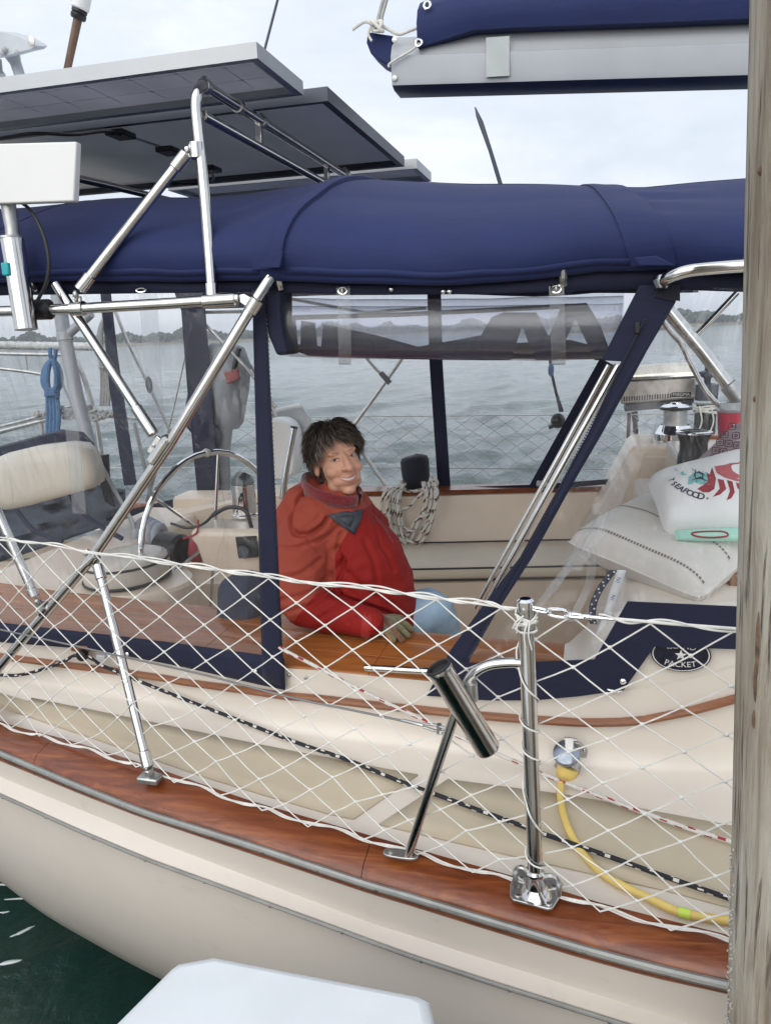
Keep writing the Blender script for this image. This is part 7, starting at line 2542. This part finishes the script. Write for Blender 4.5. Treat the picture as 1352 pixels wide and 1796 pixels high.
# hood edge, zip, cuff, chest patch, collar
jb = BVHTree.FromPolygons(jv, jf)
for px in ([(655, 905), (672, 925), (688, 950)],):
    G().tube(catmull([on_jacket(x, y, .001) for x, y in px], 6), .0042, 6).build('zip', 'jacket_lining', jk)
pp = [(574, 903), (605, 897), (638, 893), (632, 915), (622, 938), (600, 924)]
ring = [on_jacket(x, y, .006) for x, y in pp]
c = on_jacket(608, 912, .011)
g = G()
mid = [on_jacket((x + 608) / 2, (y + 912) / 2, .010) for x, y in pp]
n = len(pp)
g.loft([ring, mid], closed=True)
g.add(mid + [c], [(k, (k + 1) % n, n) for k in range(n)])
g.build('chest_patch', 'jacket_patch', jk, smooth=60, solid=.002)
for px in ([(589, 925), (560, 950), (524, 962)], [(606, 978), (585, 1020), (560, 1040), (530, 1048)], [(600, 1010), (570, 1045), (545, 1058)]):
    G().tube(catmull([on_jacket(x, y, -.0005) for x, y in px], 8), .0016, 6).build('sewn_seam', 'jacket_red', jk)
cuff = [PZ(640, 1091, .315), PZ(650, 1093, .312), PZ(654, 1094, .31)]
G().tube(cuff, [.052, .054, .050], 18).build('cuff', 'jacket_red', jk, smooth=60)
# stand-up collar, fleece lined
def collar(th, h, k=1.0, dz=0.0):
    # th 0 points to the front of the jacket
    cf = (UX * .80 + to_cam * .35).normalized()
    cs_ = Vector((-cf.y, cf.x, 0))
    cc = B(588, 868, 1.06)
    back = .5 - .5 * math.cos(th)
    return cc + cf * math.cos(th) * (.088 + .012 * h) * k + cs_ * math.sin(th) * (.080 + .012 * h) * k + UPZ * (-.055 + .012 * back + h * (.062 + .052 * back) + dz) - cf * (.018 * back)
ths = [R(14 + 332 * k / 40) for k in range(41)]
rr = [[collar(t, h, k) for t in ths] for h, k in ((0, 1.0), (.25, 1.04), (.6, 1.05), (.9, 1.07), (1.0, 1.05), (1.02, .98), (.9, .94), (.5, .92), (.1, .90))]
G().loft(rr, pick=lambda i, j: 1 if i >= 2 else 0).build('collar', ['jacket_brick', 'jacket_lining'], jk, smooth=70)
rr = [[collar(t, h, k) for t in [R(150 + 205 * q / 20) for q in range(21)]] for h, k in ((.38, 1.085), (.6, 1.11), (.9, 1.12), (1.04, 1.06))]
G().loft(rr).build('collar_fleece', 'jacket_lining', jk, smooth=70, solid=.006)

# jeans
g = G()
limb(g, [(W(-.74, 1.12, .12), .115), (B(690, 1092, 1.18), .100), (B(735, 1078, 1.20), .086), (B(760, 1070, 1.21), .078), (B(772, 1094, 1.26), .076), (B(786, 1160, 1.36), .070), (W(-.36, 1.60, -.46), .068)], 16)
limb(g, [(W(-.78, 1.24, .12), .115), (B(690, 1085, 1.36), .10), (B(750, 1066, 1.42), .085), (W(-.46, 1.74, -.25), .072), (W(-.44, 1.80, -.48), .066)], 16)
pv2, pf2 = remesh(g, .009, 6, .5)
pv2 = [p + Vector((0, 0, 1)) * .006 * mnoise.noise(p * 14) for p in pv2]
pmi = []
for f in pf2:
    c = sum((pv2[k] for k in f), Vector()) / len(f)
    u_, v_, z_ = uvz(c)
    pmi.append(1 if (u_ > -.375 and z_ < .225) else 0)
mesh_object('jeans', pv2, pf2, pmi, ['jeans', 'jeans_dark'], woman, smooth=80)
for (a, b_, c) in ((W(-.33, 1.61, -.53), W(-.22, 1.65, -.54), 0), (W(-.42, 1.80, -.53), W(-.31, 1.83, -.54), 0)):
    g = G()
    limb(g, [(a, .050), (a.lerp(b_, .6), .046), (b_, .036)], 12)
    v_, f_ = remesh(g, .008, 3)
    mesh_object('shoe', v_, f_, [0] * len(f_), 'rubber', woman, smooth=80)

# knitted glove: palm, four fingers and thumb lying on the teak
HZ = CAPZ
def gp(x, y, h):
    return PZ(x, y, HZ + h)
wr, pm = gp(654, 1093, .045), gp(676, 1091, .034)
fing = [((668, 1098, .030), (680, 1110, .028), (690, 1123, .013), 0), ((678, 1096, .034), (692, 1108, .030), (705, 1122, .013), 1), ((688, 1093, .034), (703, 1103, .030), (716, 1115, .013), 0), ((696, 1089, .030), (712, 1096, .026), (723, 1105, .012), 0)]
thumb = ((672, 1086, .028), (690, 1082, .022), (704, 1084, .013))
g = G()
limb(g, [(wr, .032), (gp(668, 1092, .036), .032)], 14)
for (a, b_, c, m_) in fing:
    limb(g, [(gp(665, 1092, .034), .026), (gp(*a), .0165), (gp(*b_), .0118), (gp(*c), .0100)], 12)
limb(g, [(gp(664, 1088, .03), .022), (gp(*thumb[0]), .015), (gp(*thumb[1]), .012), (gp(*thumb[2]), .0105)], 12)
gv, gf = remesh(g, .0032, 3, .5)
gmi = []
mid_ax = [gp(*fing[1][0]), gp(*fing[1][1]), gp(*fing[1][2])]
oth = [[gp(*q[0]), gp(*q[1]), gp(*q[2])] for q in (fing[0], fing[2], fing[3])]
def axd(p, ax_):
    b2 = 9
    for a, b_ in zip(ax_, ax_[1:]):
        t = max(0, min(1, (p - a).dot(b_ - a) / (b_ - a).length_squared))
        b2 = min(b2, (p - (a + (b_ - a) * t)).length)
    return b2
for f in gf:
    c = sum((gv[k] for k in f), Vector()) / len(f)
    if (c - wr).length < .034 or (c - wr).dot(pm - wr) < 0:
        gmi.append(2)
    elif axd(c, mid_ax) < min(axd(c, o) for o in oth):
        gmi.append(1)
    else:
        gmi.append(0)
mesh_object('glove', gv, gf, gmi, ['glove_green', 'glove_brown', 'glove_cuff'], woman, smooth=80)
